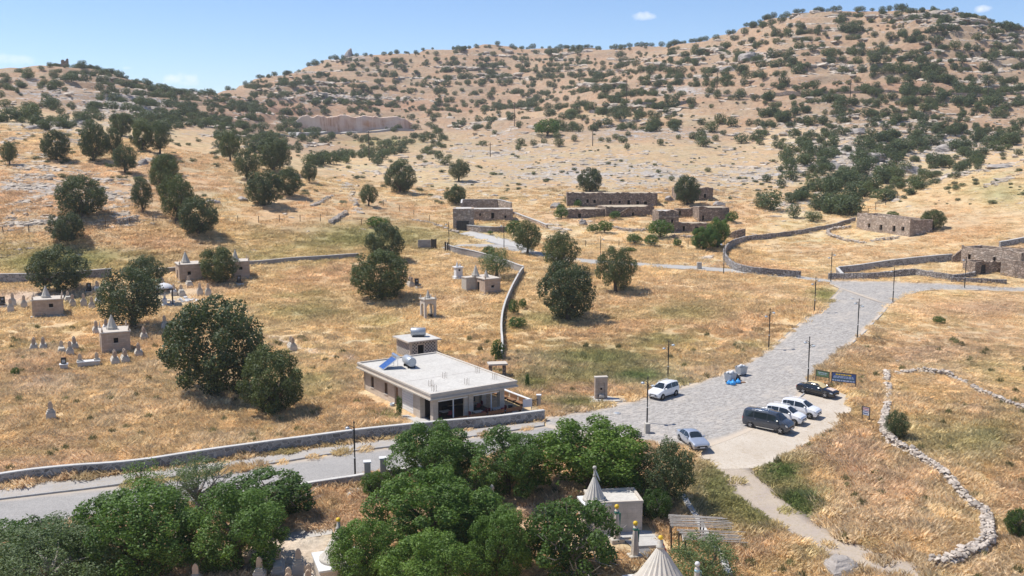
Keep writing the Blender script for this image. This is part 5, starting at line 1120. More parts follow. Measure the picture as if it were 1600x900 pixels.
def arch_canopy():
    p = PV(664, 498); k = mpp(p.x, p.y, p.z); w = 19.5 * k; dp = 2.0; h = 29 * k; e = empty('arched_canopy', p, math.radians(28), 'open square stone canopy on four arches with a domed top', 'tomb')
    for (M, wd) in ((TR(0, 0, 0), w), (TR(0, dp - .3, 0), w)):
        m = MB(); wall_open(m, 0, wd, -.4, h, 0, .3, [(.34, wd - .34, -.4, h * .80, 1)], M, 8); m.build('arch', MAT['trim'], e)
    for x in (0, w - .3):
        m = MB(); wall_open(m, .3, dp - .3, -.4, h - .004, -.3 - x, -.0 - x, [(.5, dp - .5, -.4, h * .78, 1)], Matrix.Rotation(math.pi / 2, 4, 'Z'), 8); m.build('arch', MAT['trim'], e)
    m = MB(); m.box(-.14, w + .14, -.14, dp + .14, h, h + .16); m.build('roof_slab', MAT['palestone'], e)
    m = MB(); cone_dome(m, w * .5, dp * .5, h + .16, .36, 1.35); m.build('dome', MAT['palestone'], e)
    m = MB(); m.box(-.25, w + .25, -.25, dp + .25, -.5, .06); m.build('plinth', MAT['concrete'], e)
    for x, y in ((.1, .1), (w - .1, .1), (w - .1, dp - .1), (.1, dp - .1)):
        f = MB(); f.lathe([(.11, 0), (.11, .2), (.03, .5)], 6, TR(x, y, h + .16)); f.build('finial', MAT['trim'], e)
    m = MB(); m.box(w * .55, w * .8, .5, dp - .5, .06, .5); m.build('grave_block', MAT['black'], e)
arch_canopy()
def white_tomb():
    p = PV(713, 436); k = mpp(p.x, p.y, p.z); w = 1.25; e = empty('white_tomb', p, math.radians(24), 'small white marble tower tomb on a stepped base in the orange grass', 'tomb')
    m = MB(); m.box(-.5, w + .5, -.5, w + .5, -.5, .22); m.box(-.25, w + .25, -.25, w + .25, .222, .5); m.build('base', MAT['white'], e)
    m = MB(); m.box(0, w, 0, w, .502, 2.15); m.build('body', MAT['white'], e)
    m = MB(); m.box(-.2, w + .2, -.2, w + .2, 2.152, 2.3, bev=.03); m.build('cornice', MAT['white'], e)
    m = MB(); cone_dome(m, .4, .6, 2.3, .26, .95); cone_dome(m, 1.0, .7, 2.3, .16, .6); m.build('dome', MAT['white'], e)
    m = MB(); m.lathe([(.2, -.02), (.2, .02)], 14, TR(w * .5, -.012, 1.72, 0, math.pi / 2)); m.build('medallion', MAT['black'], e)
white_tomb()

# ---- graves: stepped block with pointed head and foot stones
def pointed(m, x, y, z, w, h, t, M=None):
    hw = w / 2; m.prism([(x - hw, z), (x + hw, z), (x + hw, z + h * .62), (x + hw * .62, z + h * .86), (x, z + h), (x - hw * .62, z + h * .86), (x - hw, z + h * .62)], y - t / 2, y + t / 2, M)
def grave(label, u, v, kind='pair', rot=24, s=1.0, grp='graves in the golden field'):
    p = PV(u, v); e = empty('grave', p, math.radians(rot + rng.uniform(-3, 3)), label, 'grave', grp); s *= 1.06; e.scale = (s, s, s)
    st = MAT['gravestone']
    if kind in ('pair', 'one', 'pairwhite'):
        m = MB(); L = 1.9; m.box(-.48, .48, 0, L, -.4, .62); m.build('base', st, e)
        m = MB(); m.box(-.4, .4, .08, L - .08, .622, .8); m.box(-.32, .32, .16, L - .16, .802, .95); m.build('top', MAT['white'] if kind == 'pairwhite' else MAT['palestone'], e)
        for k, y in enumerate((.36, L - .4)):
            if kind == 'one' and k == 0: continue
            m = MB(); pointed(m, 0, y, .952, .44, .86 - .06 * k, .14); m.build('headstone', MAT['headstone'], e)
            m = MB(); pointed(m, 0, y - .085, 1.0, .30, .68, .02); m.build('inscription_panel', MAT['tomb'] if not k else MAT['headstone'], e)
    elif kind == 'tall':
        m = MB(); m.box(-.45, .45, 0, .8, -.4, .85); m.build('base', st, e)
        m = MB(); m.box(-.38, .38, .06, .74, .852, 1.02); m.box(-.27, .27, .14, .66, 1.022, 1.2); m.build('top', MAT['palestone'], e)
        m = MB(); pointed(m, 0, .4, 1.202, .44, .85, .15); m.build('headstone', MAT['headstone'], e)
    elif kind == 'long':
        m = MB(); m.box(-1.25, 1.25, 0, 1.0, -.4, .75); m.build('base', st, e)
        m = MB(); m.box(-1.32, 1.32, -.06, 1.06, .752, .88); m.build('top', MAT['white'], e)
        for x in (-.95, .95):
            m = MB(); m.box(x - .34, x + .34, .2, .8, .882, 1.05); m.build('step', MAT['palestone'], e); m = MB(); pointed(m, x, .5, 1.052, .42, .8, .14); m.build('headstone', MAT['headstone'], e)
    elif kind == 'black':
        m = MB(); m.box(-.5, .5, 0, 1.7, -.3, .32); m.build('base', MAT['white'], e); m = MB(); m.box(-.42, .42, .1, 1.6, .322, .62); m.build('top', MAT['black'], e)
        m = MB(); m.box(-.36, .36, 1.35, 1.45, .622, 1.5); m.build('headstone', MAT['black'], e); m = MB(); m.lathe([(.16, 0), (.16, .02)], 12, TR(0, 1.345, 1.1, 0, math.pi / 2)); m.build('medallion', MAT['galv'], e)
    elif kind == 'slab':
        m = MB(); m.box(-.9, 1.4, -.3, 1.2, -.2, .12); m.build('base', MAT['white'], e); m = MB(); m.box(-.42, .42, .0, .8, .122, .75); m.build('top', MAT['gravestone'], e)
        m = MB(); m.box(-.5, .5, -.05, .85, .752, .84); m.build('cap', MAT['white'], e); m = MB(); m.box(-.3, .3, .3, .5, .842, 1.6); m.build('headstone', MAT['black'], e)
        m = MB(); m.box(-.19, .19, .285, .299, 1.0, 1.35); m.build('portrait_panel', MAT['galv'], e)
    return e
for (u, v, k, lab) in [
 (3, 481, 'black', 'black and white grave cut by the left photo edge'), (17, 489, 'tall', 'two tier grave with a pointed stone, lower left of the first brown tomb'), (20, 479, 'tall', 'grave directly behind the two tier grave at the left edge'),
 (38, 483, 'tall', 'single pointed grave just left of the first brown tomb'), (107, 474, 'one', 'grave with a broad pale back directly right of the first brown tomb'), (114, 481, 'tall', 'narrow pointed grave right of the broad pale one'),
 (131, 480, 'tall', 'pointed grave in front of the dark blue stone'), (144, 484, 'tall', 'rightmost of the three pointed graves before the darkest tree'), (139, 459, 'black', 'dark blue grey gravestone under the left of the darkest tree'),
 (154, 477, 'pairwhite', 'pale grave half hidden by the left leaves of the darkest tree'), (153, 458, 'pairwhite', 'white stepped grave beside the dark blue gravestone'),
 (53, 551, 'pair', 'paired headstone grave farthest left in the golden field'), (68, 550, 'pair', 'second paired headstone grave from the left in the golden field'), (97, 555, 'one', 'broad sloping grave with one headstone'), (117, 548, 'pair', 'dark sided paired grave behind the short single grave'),
 (110, 557, 'tall', 'short single headstone grave behind the black portrait slab'), (100, 580, 'slab', 'white slab grave with a black portrait stone'), (139, 575, 'long', 'long white topped grave lying sideways in front of the nearest tomb'),
 (151, 524, 'pair', 'paired grave left behind the nearest domed tomb'), (166, 521, 'pairwhite', 'white topped paired grave hidden behind the nearest domed tomb'), (226, 532, 'pair', 'paired pink headstone grave right of the nearest domed tomb'), (258, 515, 'tall', 'lone grave in the shade at the right of the darkest tree'),
 (181, 572, 'pair', 'left of the two paired graves directly before the nearest tomb'), (197, 570, 'pair', 'right of the two paired graves directly before the nearest tomb'), (217, 558, 'pair', 'stepped paired grave at the right corner of the nearest tomb'),
 (80, 660, 'tall', 'lonely white grave low in the golden field'), (459, 549, 'pair', 'lonely paired grave beside the pale footpath'), (644, 449, 'pair', 'paired grave right of the dark broad oak'), (655, 450, 'black', 'black striped grave right of the dark broad oak'),
 (313, 462, 'tall', 'small pointed stone above the top of the largest field oak'), (326, 463, 'tall', 'second small stone above the top of the largest field oak'), (376, 446, 'black', 'black grave before the right hand domed tomb'), (252, 444, 'tall', 'tall tan grave behind the black domed canopy'),
 (272, 462, 'pairwhite', 'low white grave right of the black domed canopy'), (285, 463, 'one', 'stepped pale grave near the white rubble'), (297, 449, 'one', 'white grave at the left front of the domed tomb by the track wall')]:
    grave(lab, u, v, k)
for (u, v, k, lab) in [(434, 905, 'one', 'corner gravestone under the leafy tree, second from the left'), (466, 900, 'tall', 'ochre pointed gravestone standing free on the white yard'), (405, 915, 'tall', 'ochre gravestone at the left under the leafy tree'), (450, 935, 'pair', 'grave cut by the bottom edge left of the free standing ochre stone'), (482, 930, 'pair', 'grave cut by the bottom edge right of the free standing ochre stone'), (305, 925, 'tall', 'pale grave glimpsed between the leafy trees at the bottom left')]:
    grave(lab, u, v, k, 8, .95, 'gravestones in the shrine yard')

def black_canopy():
    p = PV(246, 478); e = empty('domed_canopy', p, math.radians(20), 'black posted canopy with a white dome beside the darkest graveyard tree', 'tomb')
    for x in (0, 2.4):
        for y in (0, 2.4):
            m = MB(); m.box(x - .09, x + .09, y - .09, y + .09, -.3, 2.5); m.build('post', MAT['black'], e)
    m = MB(); m.box(-.15, 2.55, -.15, 2.55, 2.502, 2.7); m.build('beam', MAT['black'], e)
    m = MB(); m.lathe([(1.45, 0), (1.35, .22), (1.05, .5), (.6, .72), (.2, .82), (.05, .9)], 18, TR(1.2, 1.2, 2.7)); m.build('dome', MAT['white'], e)
    m = MB(); m.box(-.3, 2.7, -.3, 2.7, -.4, .06); m.build('base', MAT['concrete'], e)
    m = MB(); m.box(.8, 1.5, .5, 1.9, .062, .9); m.box(1.0, 1.35, 1.5, 1.62, .902, 1.9); m.build('grave_block', MAT['white'], e)
black_canopy()
NOGRASS.append(poly_xy([(235, 482), (300, 478), (305, 455), (240, 455)]))
m = MB(); rr = np.random.RandomState(4)
pw = PV(292, 470)
for k in range(26):
    x, y = rr.normal(size=2) * (1.2, .9); zz = H(pw.x + x, pw.y + y) - pw.z; a = rr.rand() * 3
    m.box(-.3, .3, -.2, .2, -.03, .12 + .15 * rr.rand(), TR(x, y, zz, a, rr.rand() * .5))
tag(m.build('marble_offcuts', MAT['white'], None, pw), 'heap of broken white marble right of the black domed canopy', 'rubble', kind='stuff')
# ------------------------------------------------------------------ cafe
MAT['diamond'] = None
def m_diamond():
    b = NB('dark_diamond_stone_pattern'); o = b.obj(); sx = b.n('SeparateXYZ'); b.l(o, sx.inputs[0]); cm = b.n('CombineXYZ')
    s = b.math('ADD', sx.outputs[0], sx.outputs[1]); b.l(b.math('ADD', s, sx.outputs[2]), cm.inputs[0]); b.l(b.math('SUBTRACT', s, sx.outputs[2]), cm.inputs[1])
    br = b.n('TexBrick'); b.l(cm.outputs[0], br.inputs[0]); br.offset = 0; br.inputs['Scale'].default_value = 1; br.inputs['Brick Width'].default_value = .46; br.inputs['Row Height'].default_value = .46; br.inputs['Mortar Size'].default_value = .075; br.inputs['Mortar Smooth'].default_value = .1
    b.set(br.inputs['Color1'], (.085, .075, .07)); b.set(br.inputs['Color2'], (.13, .11, .10)); b.set(br.inputs['Mortar'], (.58, .52, .45))
    return b.done(b.bsdf(br.outputs['Color'], .9, .2, 0, b.bump(b.math('MULTIPLY', br.outputs['Fac'], 1.0), .4, .02)))
MAT['diamond'] = m_diamond()
def table_set(e_parent_pos, rz, label, chairs, grp):
    t = empty('cafe_table', e_parent_pos, rz, label, 'table', 'cafe tables'); m = MB(); m.box(-.55, .55, -.4, .4, .72, .76); m.build('tabletop', MAT['palestone'], t)
    for x in (-.48, .48):
        for y in (-.33, .33): m = MB(); m.box(x - .025, x + .025, y - .025, y + .025, 0, .719); m.build('leg', MAT['iron'], t)
    M = Matrix.Translation(e_parent_pos) @ Matrix.Rotation(rz, 4, 'Z')
    for k, (x, y, a, lab) in enumerate(chairs):
        c = empty('chair', M @ Vector((x, y, 0)), rz + a, lab, 'chair', grp)
        m = MB(); m.box(-.22, .22, -.22, .22, .43, .48, bev=.01); m.build('seat', MAT['redplastic'], c); m = MB(); m.box(-.22, .22, .19, .23, .50, .92, bev=.01); m.build('backrest', MAT['redplastic'], c)
        for px in (-.19, .19):
            for py in (-.19, .19): m = MB(); m.box(px - .02, px + .02, py - .02, py + .02, 0, .429); m.build('leg', MAT['iron'], c)
def cafe():
    o = Vector((-8.35, 103.2, -1.0)); a = math.radians(33.4); e = empty('cafe_building', o, a, 'flat roofed beige stone cafe with open pillared front and bare concrete roof', 'cafe')
    Wd, Dp, h = 9.0, 17.0, 2.95
    m = MB(); m.box(-.5, 13.2, -1.55, Dp + .3, -1.4, .1); m.build('floor', MAT['concrete'], e)
    for (x0, x1, y0, y1) in ((0, .62, 0, .62), (4.4, 5.0, 0, .6), (8.4, 9.0, 0, .6), (8.4, 9.0, 3.8, 4.4), (8.4, 9.0, 7.6, 8.2), (0, .6, 2.9, 3.5)):
        m = MB(); m.box(x0, x1, y0, y1, .1, h); m.build('pillar', MAT['cafe'], e)
    m = MB(); m.box(.62, 4.4, .06, .5, h - .38, h); m.box(5.0, 8.4, .06, .5, h - .38, h); m.box(.06, .5, .62, 2.9, h - .38, h); m.box(8.5, 8.94, .6, 3.8, h - .38, h); m.box(8.5, 8.94, 4.4, 7.6, h - .38, h); m.build('beam', MAT['cafe'], e)
    m = MB(); m.box(3.9, 4.398, .1, .35, .1, h - .382); m.build('panel', MAT['cafe'], e)
    for x in (2.55, 7.35):
        m = MB(); m.box(x - .05, x + .05, .1, .2, .1, h - .382); m.build('mullion', MAT['whitepaint'], e)
    for (x0, x1) in ((.622, 4.398), (5.002, 8.398)):
        m = MB(); m.box(x0, x1, .08, .22, h - .50, h - .384); m.build('header_rail', MAT['whitepaint'], e)
    # left wall with shuttered bay, door and two windows
    m = MB(); wall_open(m, 3.5, Dp, .1, h, -.35, 0, [(4.5, 7.2, .1, 2.55, 0), (8.1, 8.95, .1, 2.4, 0), (10.75, 11.55, 1.05, 2.35, 0), (14.35, 15.15, 1.05, 2.35, 0)], Matrix.Rotation(math.pi / 2, 4, 'Z')); m.build('wall', MAT['cafe'], e)
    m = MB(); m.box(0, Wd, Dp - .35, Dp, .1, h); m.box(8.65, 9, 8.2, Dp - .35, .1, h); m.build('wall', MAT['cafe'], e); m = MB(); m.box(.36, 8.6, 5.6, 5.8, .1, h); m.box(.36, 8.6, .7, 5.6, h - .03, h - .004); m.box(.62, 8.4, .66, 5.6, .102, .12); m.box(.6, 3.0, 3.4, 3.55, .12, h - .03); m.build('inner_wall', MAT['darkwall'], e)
    m = MB(); m.box(.05, .10, 4.5, 7.2, .1, 2.55); sh = m.build('shutter', MAT['whitepaint'], e)
    for k in range(8): m = MB(); z = .25 + k * .29; m.box(.035, .049, 4.52, 7.18, z, z + .02); m.build('slat', MAT['galv'], sh)
    m = MB(); m.box(.2, .25, 8.1, 8.95, .1, 2.4); m.build('door', MAT['wood'], e)
    for y0 in (10.75, 14.35):
        m = MB(); m.box(.12, .15, y0, y0 + .8, 1.05, 2.35); w = m.build('window', MAT['glass'], e)
        m = MB(); m.box(.08, .119, y0 + .37, y0 + .43, 1.05, 2.35); m.box(.08, .119, y0, y0 + .06, 1.05, 2.35); m.box(.08, .119, y0 + .74, y0 + .8, 1.05, 2.35); m.build('frame', MAT['wood'], w)
        m = MB(); m.box(-.08, .1, y0 - .1, y0 + .9, .96, 1.049); m.build('sill', MAT['trim'], w)
    # roof: white ledge, fascia, slab and rim
    m = MB(); m.box(-.75, 10.35, -.75, Dp + .55, h + .001, h + .16); m.build('ledge', MAT['trim'], e)
    m = MB(); m.box(-.62, 10.22, -.62, Dp + .42, h + .162, h + .52); m.build('fascia', MAT['cafe'], e)
    m = MB(); m.box(-.5, 10.1, -.5, Dp + .3, h + .522, h + .56); m.build('roof', MAT['roofcon'], e)
    m = MB(); t = .24
    for (x0, x1, y0, y1) in ((-.68, 10.28, -.68, -.68 + t), (-.68, 10.28, Dp + .48 - t, Dp + .48), (-.68, -.68 + t, -.68 + t, Dp + .48 - t), (10.28 - t, 10.28, -.68 + t, Dp + .48 - t)): m.box(x0, x1, y0, y1, h + .5, h + .72, bev=.02)
    m.build('roof_rim', MAT['trim'], e)
    for (x, y) in ((.4, .6), (1.1, 2.6), (4.8, 1.2), (4.2, 5.0), (8.6, 1.5), (8.6, 5.2)):
        m = MB()
        for dx in (0, .35):
            for dy in (0, .35): m.tube([(x + dx, y + dy, h + .55), (x + dx + .02, y + dy, h + 1.25)], .02, 4)
        m.build('rebar', MAT['rust'], e)
    m = MB(); m.box(-.4, 10, 6.2, 6.5, h + .562, h + .574); m.build('roof_joint', MAT['lime_roof'], e)
    ZT = h + .56
    # front parapet of wooden benches, and the terrace furniture
    M = Matrix.Translation(o) @ Matrix.Rotation(a, 4, 'Z')
    for k in range(4):
        b = empty('bench', M @ Vector((2.3 + k * 2.35, -1.22, .1)), a, ['first', 'second', 'third', 'last'][k] + ' wooden bench along the cafe front from the left', 'bench', 'benches along the cafe front')
        m = MB(); m.box(-1.05, 1.05, -.2, .2, .40, .45); m.build('seat', MAT['wood'], b); m = MB(); m.box(-1.05, 1.05, -.26, -.21, .5, .85); m.build('backrest', MAT['wood'], b)
        for x in (-.9, .9): m = MB(); m.box(x - .04, x + .04, -.2, .2, 0, .399); m.build('leg', MAT['iron'], b)
    for k in range(5):
        b = empty('bench', M @ Vector((11.9 - k * .02, 1.2 + k * 1.75, .1)), a - math.pi / 2, ['nearest', 'second nearest', 'middle', 'second farthest', 'farthest'][k] + ' brown seat in the row along the white terrace wall', 'bench', 'seats along the terrace wall')
        m = MB(); m.box(-.7, .7, -.3, .25, .40, .45); m.build('seat', MAT['wood'], b); m = MB(); m.box(-.7, .7, .26, .32, .46, .95); m.build('backrest', MAT['wood'], b)
        for x in (-.6, .6): m = MB(); m.box(x - .04, x + .04, -.25, .25, 0, .399); m.build('leg', MAT['iron'], b)
    for (x, y, lab) in ((5.3, -.45, 'left cafe table standing in front of the middle pillar'), (7.8, -.45, 'right cafe table standing in front of the last pillar'), (2.4, 1.6, 'dark cafe table inside the left bay'), (6.6, 2.6, 'cafe table inside the right bay with a white paper')):
        table_set(M @ Vector((x, y, .1)), a, lab, [(-.85, 0, math.pi / 2, 'red chair at the left end of the ' + lab.split(' standing')[0].split(' inside')[0] + (' in the bay' if 'inside' in lab else ' outdoors')), (.85, 0, -math.pi / 2, 'red chair at the right end of the ' + lab.split(' standing')[0].split(' inside')[0] + (' in the bay' if 'inside' in lab else ' outdoors')), (.2, -.5, math.pi, 'red chair on the near side of the ' + lab.split(' standing')[0].split(' inside')[0] + (' in the bay' if 'inside' in lab else ' outdoors'))], 'cafe chairs')
    m = MB(); m.lathe([(.22, 0), (.27, .75), (.29, .78), (.2, .8)], 10); tag(m.build('litter_bin', MAT['iron'], None, M @ Vector((9.6, -.3, .1))), 'dark litter bin beside the last cafe pillar', 'bin')
    m = MB(); m.lathe([(.22, 0), (.3, .6), (.25, .6), (.2, .5)], 10); tag(m.build('barrel', MAT['galv'], None, M @ Vector((-.5, 8.6, -.0))), 'small grey barrel by the side door of the cafe', 'barrel')
    w = empty('notice_board', M @ Vector((11.4, -1.0, .1)), a - .2, 'blank white board on legs at the terrace gate', 'board')
    m = MB(); m.box(-.55, .55, -.03, .03, .45, 1.35); m.build('panel', MAT['whitepaint'], w)
    for x in (-.5, .5): m = MB(); m.box(x - .03, x + .03, .032, .07, 0, 1.35); m.build('leg', MAT['galv'], w)
    g = empty('terrace_gate', M @ Vector((12.2, -.7, .1)), a + .2, 'black barred gate between the white board and the gate pillar', 'gate')
    for k in range(7): m = MB(); m.box(k * .16, k * .16 + .03, 0, .03, .05, 1.0); m.build('bar', MAT['iron'], g)
    m = MB(); m.box(-.02, 1.02, -.01, .04, .952, 1.0); m.box(-.02, 1.02, -.01, .04, .0, .05); m.build('frame', MAT['iron'], g)
    m = MB(); m.box(-.22, .22, -.22, .22, 0, 1.5); gp = m.build('gate_pillar', MAT['palestone'], None, M @ Vector((13.5, -.2, -.1))); tag(gp, 'pale square gate pillar at the right end of the cafe terrace', 'pillar')
    m = MB(); m.box(-.28, .28, -.28, .28, 1.502, 1.6); m.build('cap', MAT['white'], gp)
    wl = empty('terrace_wall', M @ Vector((12.6, .4, 0)), a, 'white topped side wall of the cafe terrace', 'wall'); m = MB(); m.box(0, .25, 0, 10.5, -.9, .85); m.build('masonry', MAT['cafe'], wl); m = MB(); m.box(-.05, .3, -.05, 10.55, .852, .95); m.build('coping', MAT['white'], wl); wl['kind'] = 'thing'
    # things on the roof
    s = solar = empty('solar_heater', M @ Vector((1.3, 13.2, ZT)), -1.126, 'blue solar water heater panel with its tank on the cafe roof', 'solar heater')
    m = MB(); Mx = TR(0, 0, .72, 0, .58); m.box(-.95, .95, -1.1, 1.1, -.04, .04, Mx); m.build('collector', MAT['bluepv'], s)
    m = MB()
    for x0, x1, y0, y1 in ((-1.0, 1.0, -1.16, -1.1), (-1.0, 1.0, 1.1, 1.16), (-1.0, -.95, -1.1, 1.1), (.95, 1.0, -1.1, 1.1)): m.box(x0, x1, y0, y1, -.06, .06, Mx)
    for k in range(1, 8): m.box(-.95 + k * .2375 - .008, -.95 + k * .2375 + .008, -1.1, 1.1, .041, .05, Mx)
    m.build('frame', MAT['steel'], s)
    m = MB(); m.tube([(-1.05, 1.15, 1.62), (1.05, 1.15, 1.62)], .27, 14); m.build('tank', MAT['steel'], s)
    for x in (-.85, .85):
        m = MB(); m.tube([(x, 1.15, 0), (x, 1.15, 1.36)], .03, 5); m.tube([(x, -.85, 0), (x, -.8, .1)], .03, 5); m.tube([(x, 1.1, .05), (x, -.85, .05)], .025, 5); m.build('leg', MAT['galv'], s)
    s.scale = (.85, .85, .85)
    t = empty('water_tank', M @ Vector((3.7, 12.4, ZT)), -1.126, 'grey cylinder tank lying behind the blue solar panel', 'water tank')
    m = MB(); m.tube([(-1.05, 0, .75), (-1.0, 0, .75), (1.0, 0, .75), (1.05, 0, .75)], [.48, .55, .55, .48], 18); m.build('drum', MAT['galv'], t)
    for x in (-.7, .7):
        m = MB(); m.box(x - .04, x + .04, -.45, .45, 0, .3); m.build('cradle', MAT['iron'], t)
    NOGRASS.append(np.array([(M @ Vector(q))[:2] for q in ((-2.4, -2.4, 0), (13.6, -2.4, 0), (13.6, Dp + .5, 0), (-1.4, Dp + .5, 0))]))
    p = MB(); p.box(-2.3, -.52, -.6, 9.5, -1.2, .16); tag(p.build('side_path', MAT['concrete'], None, o, a), kind='structure')
    # rest room block
    o2 = PV(641, 563); o2.z = -.6; r = empty('toilet_block', o2, math.radians(31), 'small square block with dark diamond pattern walls behind the cafe', 'building'); w, d, hh = 4.1, 4.3, 2.45
    m = MB(); wall_open(m, 0, w, -.3, hh, 0, .3, [(1.15, 2.05, -.3, 2.0, 0)]); m.box(0.002, .3, .3, d, -.3, hh - .002); m.box(w - .3, w - .002, .3, d, -.3, hh - .002); m.box(.3, w - .3, d - .3, d - .002, -.3, hh - .004); m.build('wall', MAT['diamond'], r)
    m = MB()
    for x, y in ((-.02, -.02), (w - .28, -.02), (-.02, d - .28), (w - .28, d - .28)): m.box(x, x + .3, y, y + .3, -.3, hh - .006)
    m.build('corner_post', MAT['cafe'], r)
    m = MB(); m.box(1.15, 2.05, .2, .24, 0, 2.0); m.build('door', MAT['dark'], r)
    m = MB(); m.box(1.0, 2.2, -.04, .1, 2.002, 2.16); m.box(1.0, 1.148, -.038, .1, -.2, 2.0); m.box(2.052, 2.2, -.038, .1, -.2, 2.0); m.build('door_frame', MAT['cafe'], r)
    m = MB(); m.box(-.45, w + .45, -.45, d + .45, hh, hh + .18); m.build('fascia', MAT['cafe'], r); m = MB(); m.box(-.36, w + .36, -.36, d + .36, hh + .182, hh + .21); m.build('roof', MAT['roofcon'], r)
    t = empty('water_tank', Matrix.Translation(o2) @ Matrix.Rotation(math.radians(31), 4, 'Z') @ Vector((2.4, 2.4, hh + .21)), math.radians(2), 'grey cylinder tank on the roof of the small patterned block', 'water tank')
    m = MB(); m.tube([(-1.02, 0, .68), (-.98, 0, .68), (.98, 0, .68), (1.02, 0, .68)], [.5, .56, .56, .5], 18); m.build('drum', MAT['galv'], t); m = MB(); m.box(-.8, .8, -.4, .4, 0, .16); m.build('cradle', MAT['iron'], t)
    # stone shelter
    o3 = PV(766, 592); s = empty('stone_shelter', o3, math.radians(10), 'little flat roofed stone shelter on dark posts behind the cafe', 'shelter')
    m = MB(); m.box(-.2, 2.2, -.2, 1.4, 1.75, 1.95); m.build('roof', MAT['trim'], s)
    for x, y in ((0, 0), (1.75, 0), (0, 1.0), (1.75, 1.0)): m = MB(); m.box(x, x + .25, y, y + .25, -.3, 1.749); m.build('post', MAT['ruin'], s)
cafe()
def fountain():
    o = PV(930, 624.5); e = empty('stone_fountain', o, math.radians(10), 'upright pink stone fountain slab with a carved arch on a pale pad', 'fountain')
    w, h, t = 1.45, 2.55, .55
    m = MB(); wall_open(m, 0, w, -.2, h, .12, t, []); m.build('slab', MAT['tomb'], e)
    m = MB(); wall_open(m, .0, w, -.2, h - .002, 0, .118, [(.28, w - .28, .35, h - .4, 1)], None, 10); m.build('arch_front', MAT['tomb'], e)
    m = MB(); m.box(-.04, w + .04, -.05, t + .05, h + .002, h + .12); m.build('coping', MAT['trim'], e)
    m = MB(); m.box(.45, w - .45, -.35, .115, .3, .6, bev=.03); m.build('basin', MAT['trim'], e); m = MB(); m.lathe([(.1, 0), (.12, .1), (.06, .2)], 8, TR(w / 2, .05, 1.15)); m.build('spout', MAT['dark'], e)
    m = MB(); m.box(-.9, 3.4, -1.3, 1.4, -.3, .09); m.build('pad', MAT['concrete'], e); NOGRASS.append(np.array([(Matrix.Translation(o) @ Matrix.Rotation(math.radians(10), 4, 'Z') @ Vector(q))[:2] for q in ((-1, -1.4, 0), (3.5, -1.4, 0), (3.5, 1.5, 0), (-1, 1.5, 0))]))
fountain()

# ------------------------------------------------------------------ street lamps and poles
def lamp(u, v, hpx, lab, arms=2, rot=0.0, base_z=None, flip=1):
    p = PV(u, v); k = mpp(p.x, p.y, p.z); h = hpx * k
    if base_z: p.z += base_z
    e = empty('street_lamp', p, rot, lab, 'street lamp', 'street lamps along the roads')
    m = MB(); m.tube([(0, 0, -.3), (0, 0, h * .34)], .085, 8); m.tube([(0, 0, h * .34), (0, 0, h * .96)], [.06, .05], 8); m.tube([(0, 0, h * .5), (0, 0, h * .86)], .075, 8); m.build('pole', MAT['iron'], e)
    m = MB(); m.lathe([(.1, h * .335), (.1, h * .35)], 8); m.build('collar', MAT['white'], e); m = MB(); m.lathe([(.07, h * .96), (.08, h * .97), (.03, h)], 8); m.build('finial', MAT['iron'], e)
    m = MB(); m.box(-.2, .2, -.2, .2, -.3, .06); m.build('base', MAT['concrete'], e)
    for s, z in ((-flip, h * .86), (flip, h * .78))[:arms]:
        m = MB(); m.tube([(0, 0, z), (s * .18, 0, z + .24), (s * .42, 0, z + .3), (s * .62, 0, z + .16), (s * .68, 0, z - .02)], .035, 5); m.tube([(0, 0, z - .2), (s * .25, 0, z + .02), (s * .45, 0, z + .1)], .025, 4); a = m.build('arm', MAT['iron'], e)
        m = MB(); m.lathe([(.05, .14), (.16, .1), (.24, 0.0), (.2, -.06), (.1, -.1)], 10, TR(s * .58, 0, z + .08)); m.build('lamp_head', MAT['galv'] if s < 0 else MAT['lampglass'], a)
for a in [(1011, 661, 74, 'street lamp on the stone pillar at the left of the car park', 2, .3), (1043.5, 594, 63, 'street lamp rising behind the white van at the edge of the field', 2, .2, None, -1), (1201, 546, 66, 'street lamp on the left road edge, nearer of the two there', 2, .3, None, -1), (1272.5, 488, 56, 'street lamp on the left road edge near the junction', 2, .3, None, -1),
          (1262, 601, 77, 'street lamp beside the black saloon and the green sign', 2, .3), (1339.5, 528.5, 63, 'street lamp in the middle of the right road edge', 2, .3), (1298, 440, 47, 'street lamp before the end of the long enclosure', 2, .3, None, -1), (1395, 472, 55, 'street lamp on the inside of the right road bend', 1, .3), (1507, 450, 50, 'street lamp in front of the ruined gatehouse', 1, .3),
          (555, 745, 90, 'street lamp on the low wall beside the asphalt road and gate posts', 1, .1), (1130.5, 429, 55, 'plain lamp pole at the corner of the paddock wall', 1, .2), (938, 411, 42, 'plain lamp pole beside the lane below the ruins', 1, .2, None, -1), (787.5, 389, 41, 'lamp pole beside the driveway under the storehouse', 1, .2), (701.5, 386, 40, 'lamp pole behind the curved block wall with gate posts', 1, .1)]: lamp(*a)
def utility(u, v, hpx, lab, arm=True):
    p = PV(u, v); k = mpp(p.x, p.y, p.z); h = hpx * k; e = empty('utility_pole', p, rng.uniform(-.4, .4), lab, 'utility pole', 'power poles on the hills')
    m = MB(); m.tube([(0, 0, -.5), (0, 0, h)], [.2, .13], 7); m.build('pole', MAT['darkpost'], e)
    if arm:
        m = MB(); m.box(-.9, .9, -.07, .07, h - .75, h - .6); m.build('cross_arm', MAT['darkpost'], e)
        for x in (-.75, 0, .75): m = MB(); m.lathe([(.05, h - .6), (.09, h - .5), (.04, h - .38)], 6, TR(x, 0, 0 if x else .6)); m.build('insulator', MAT['lampglass'], e)
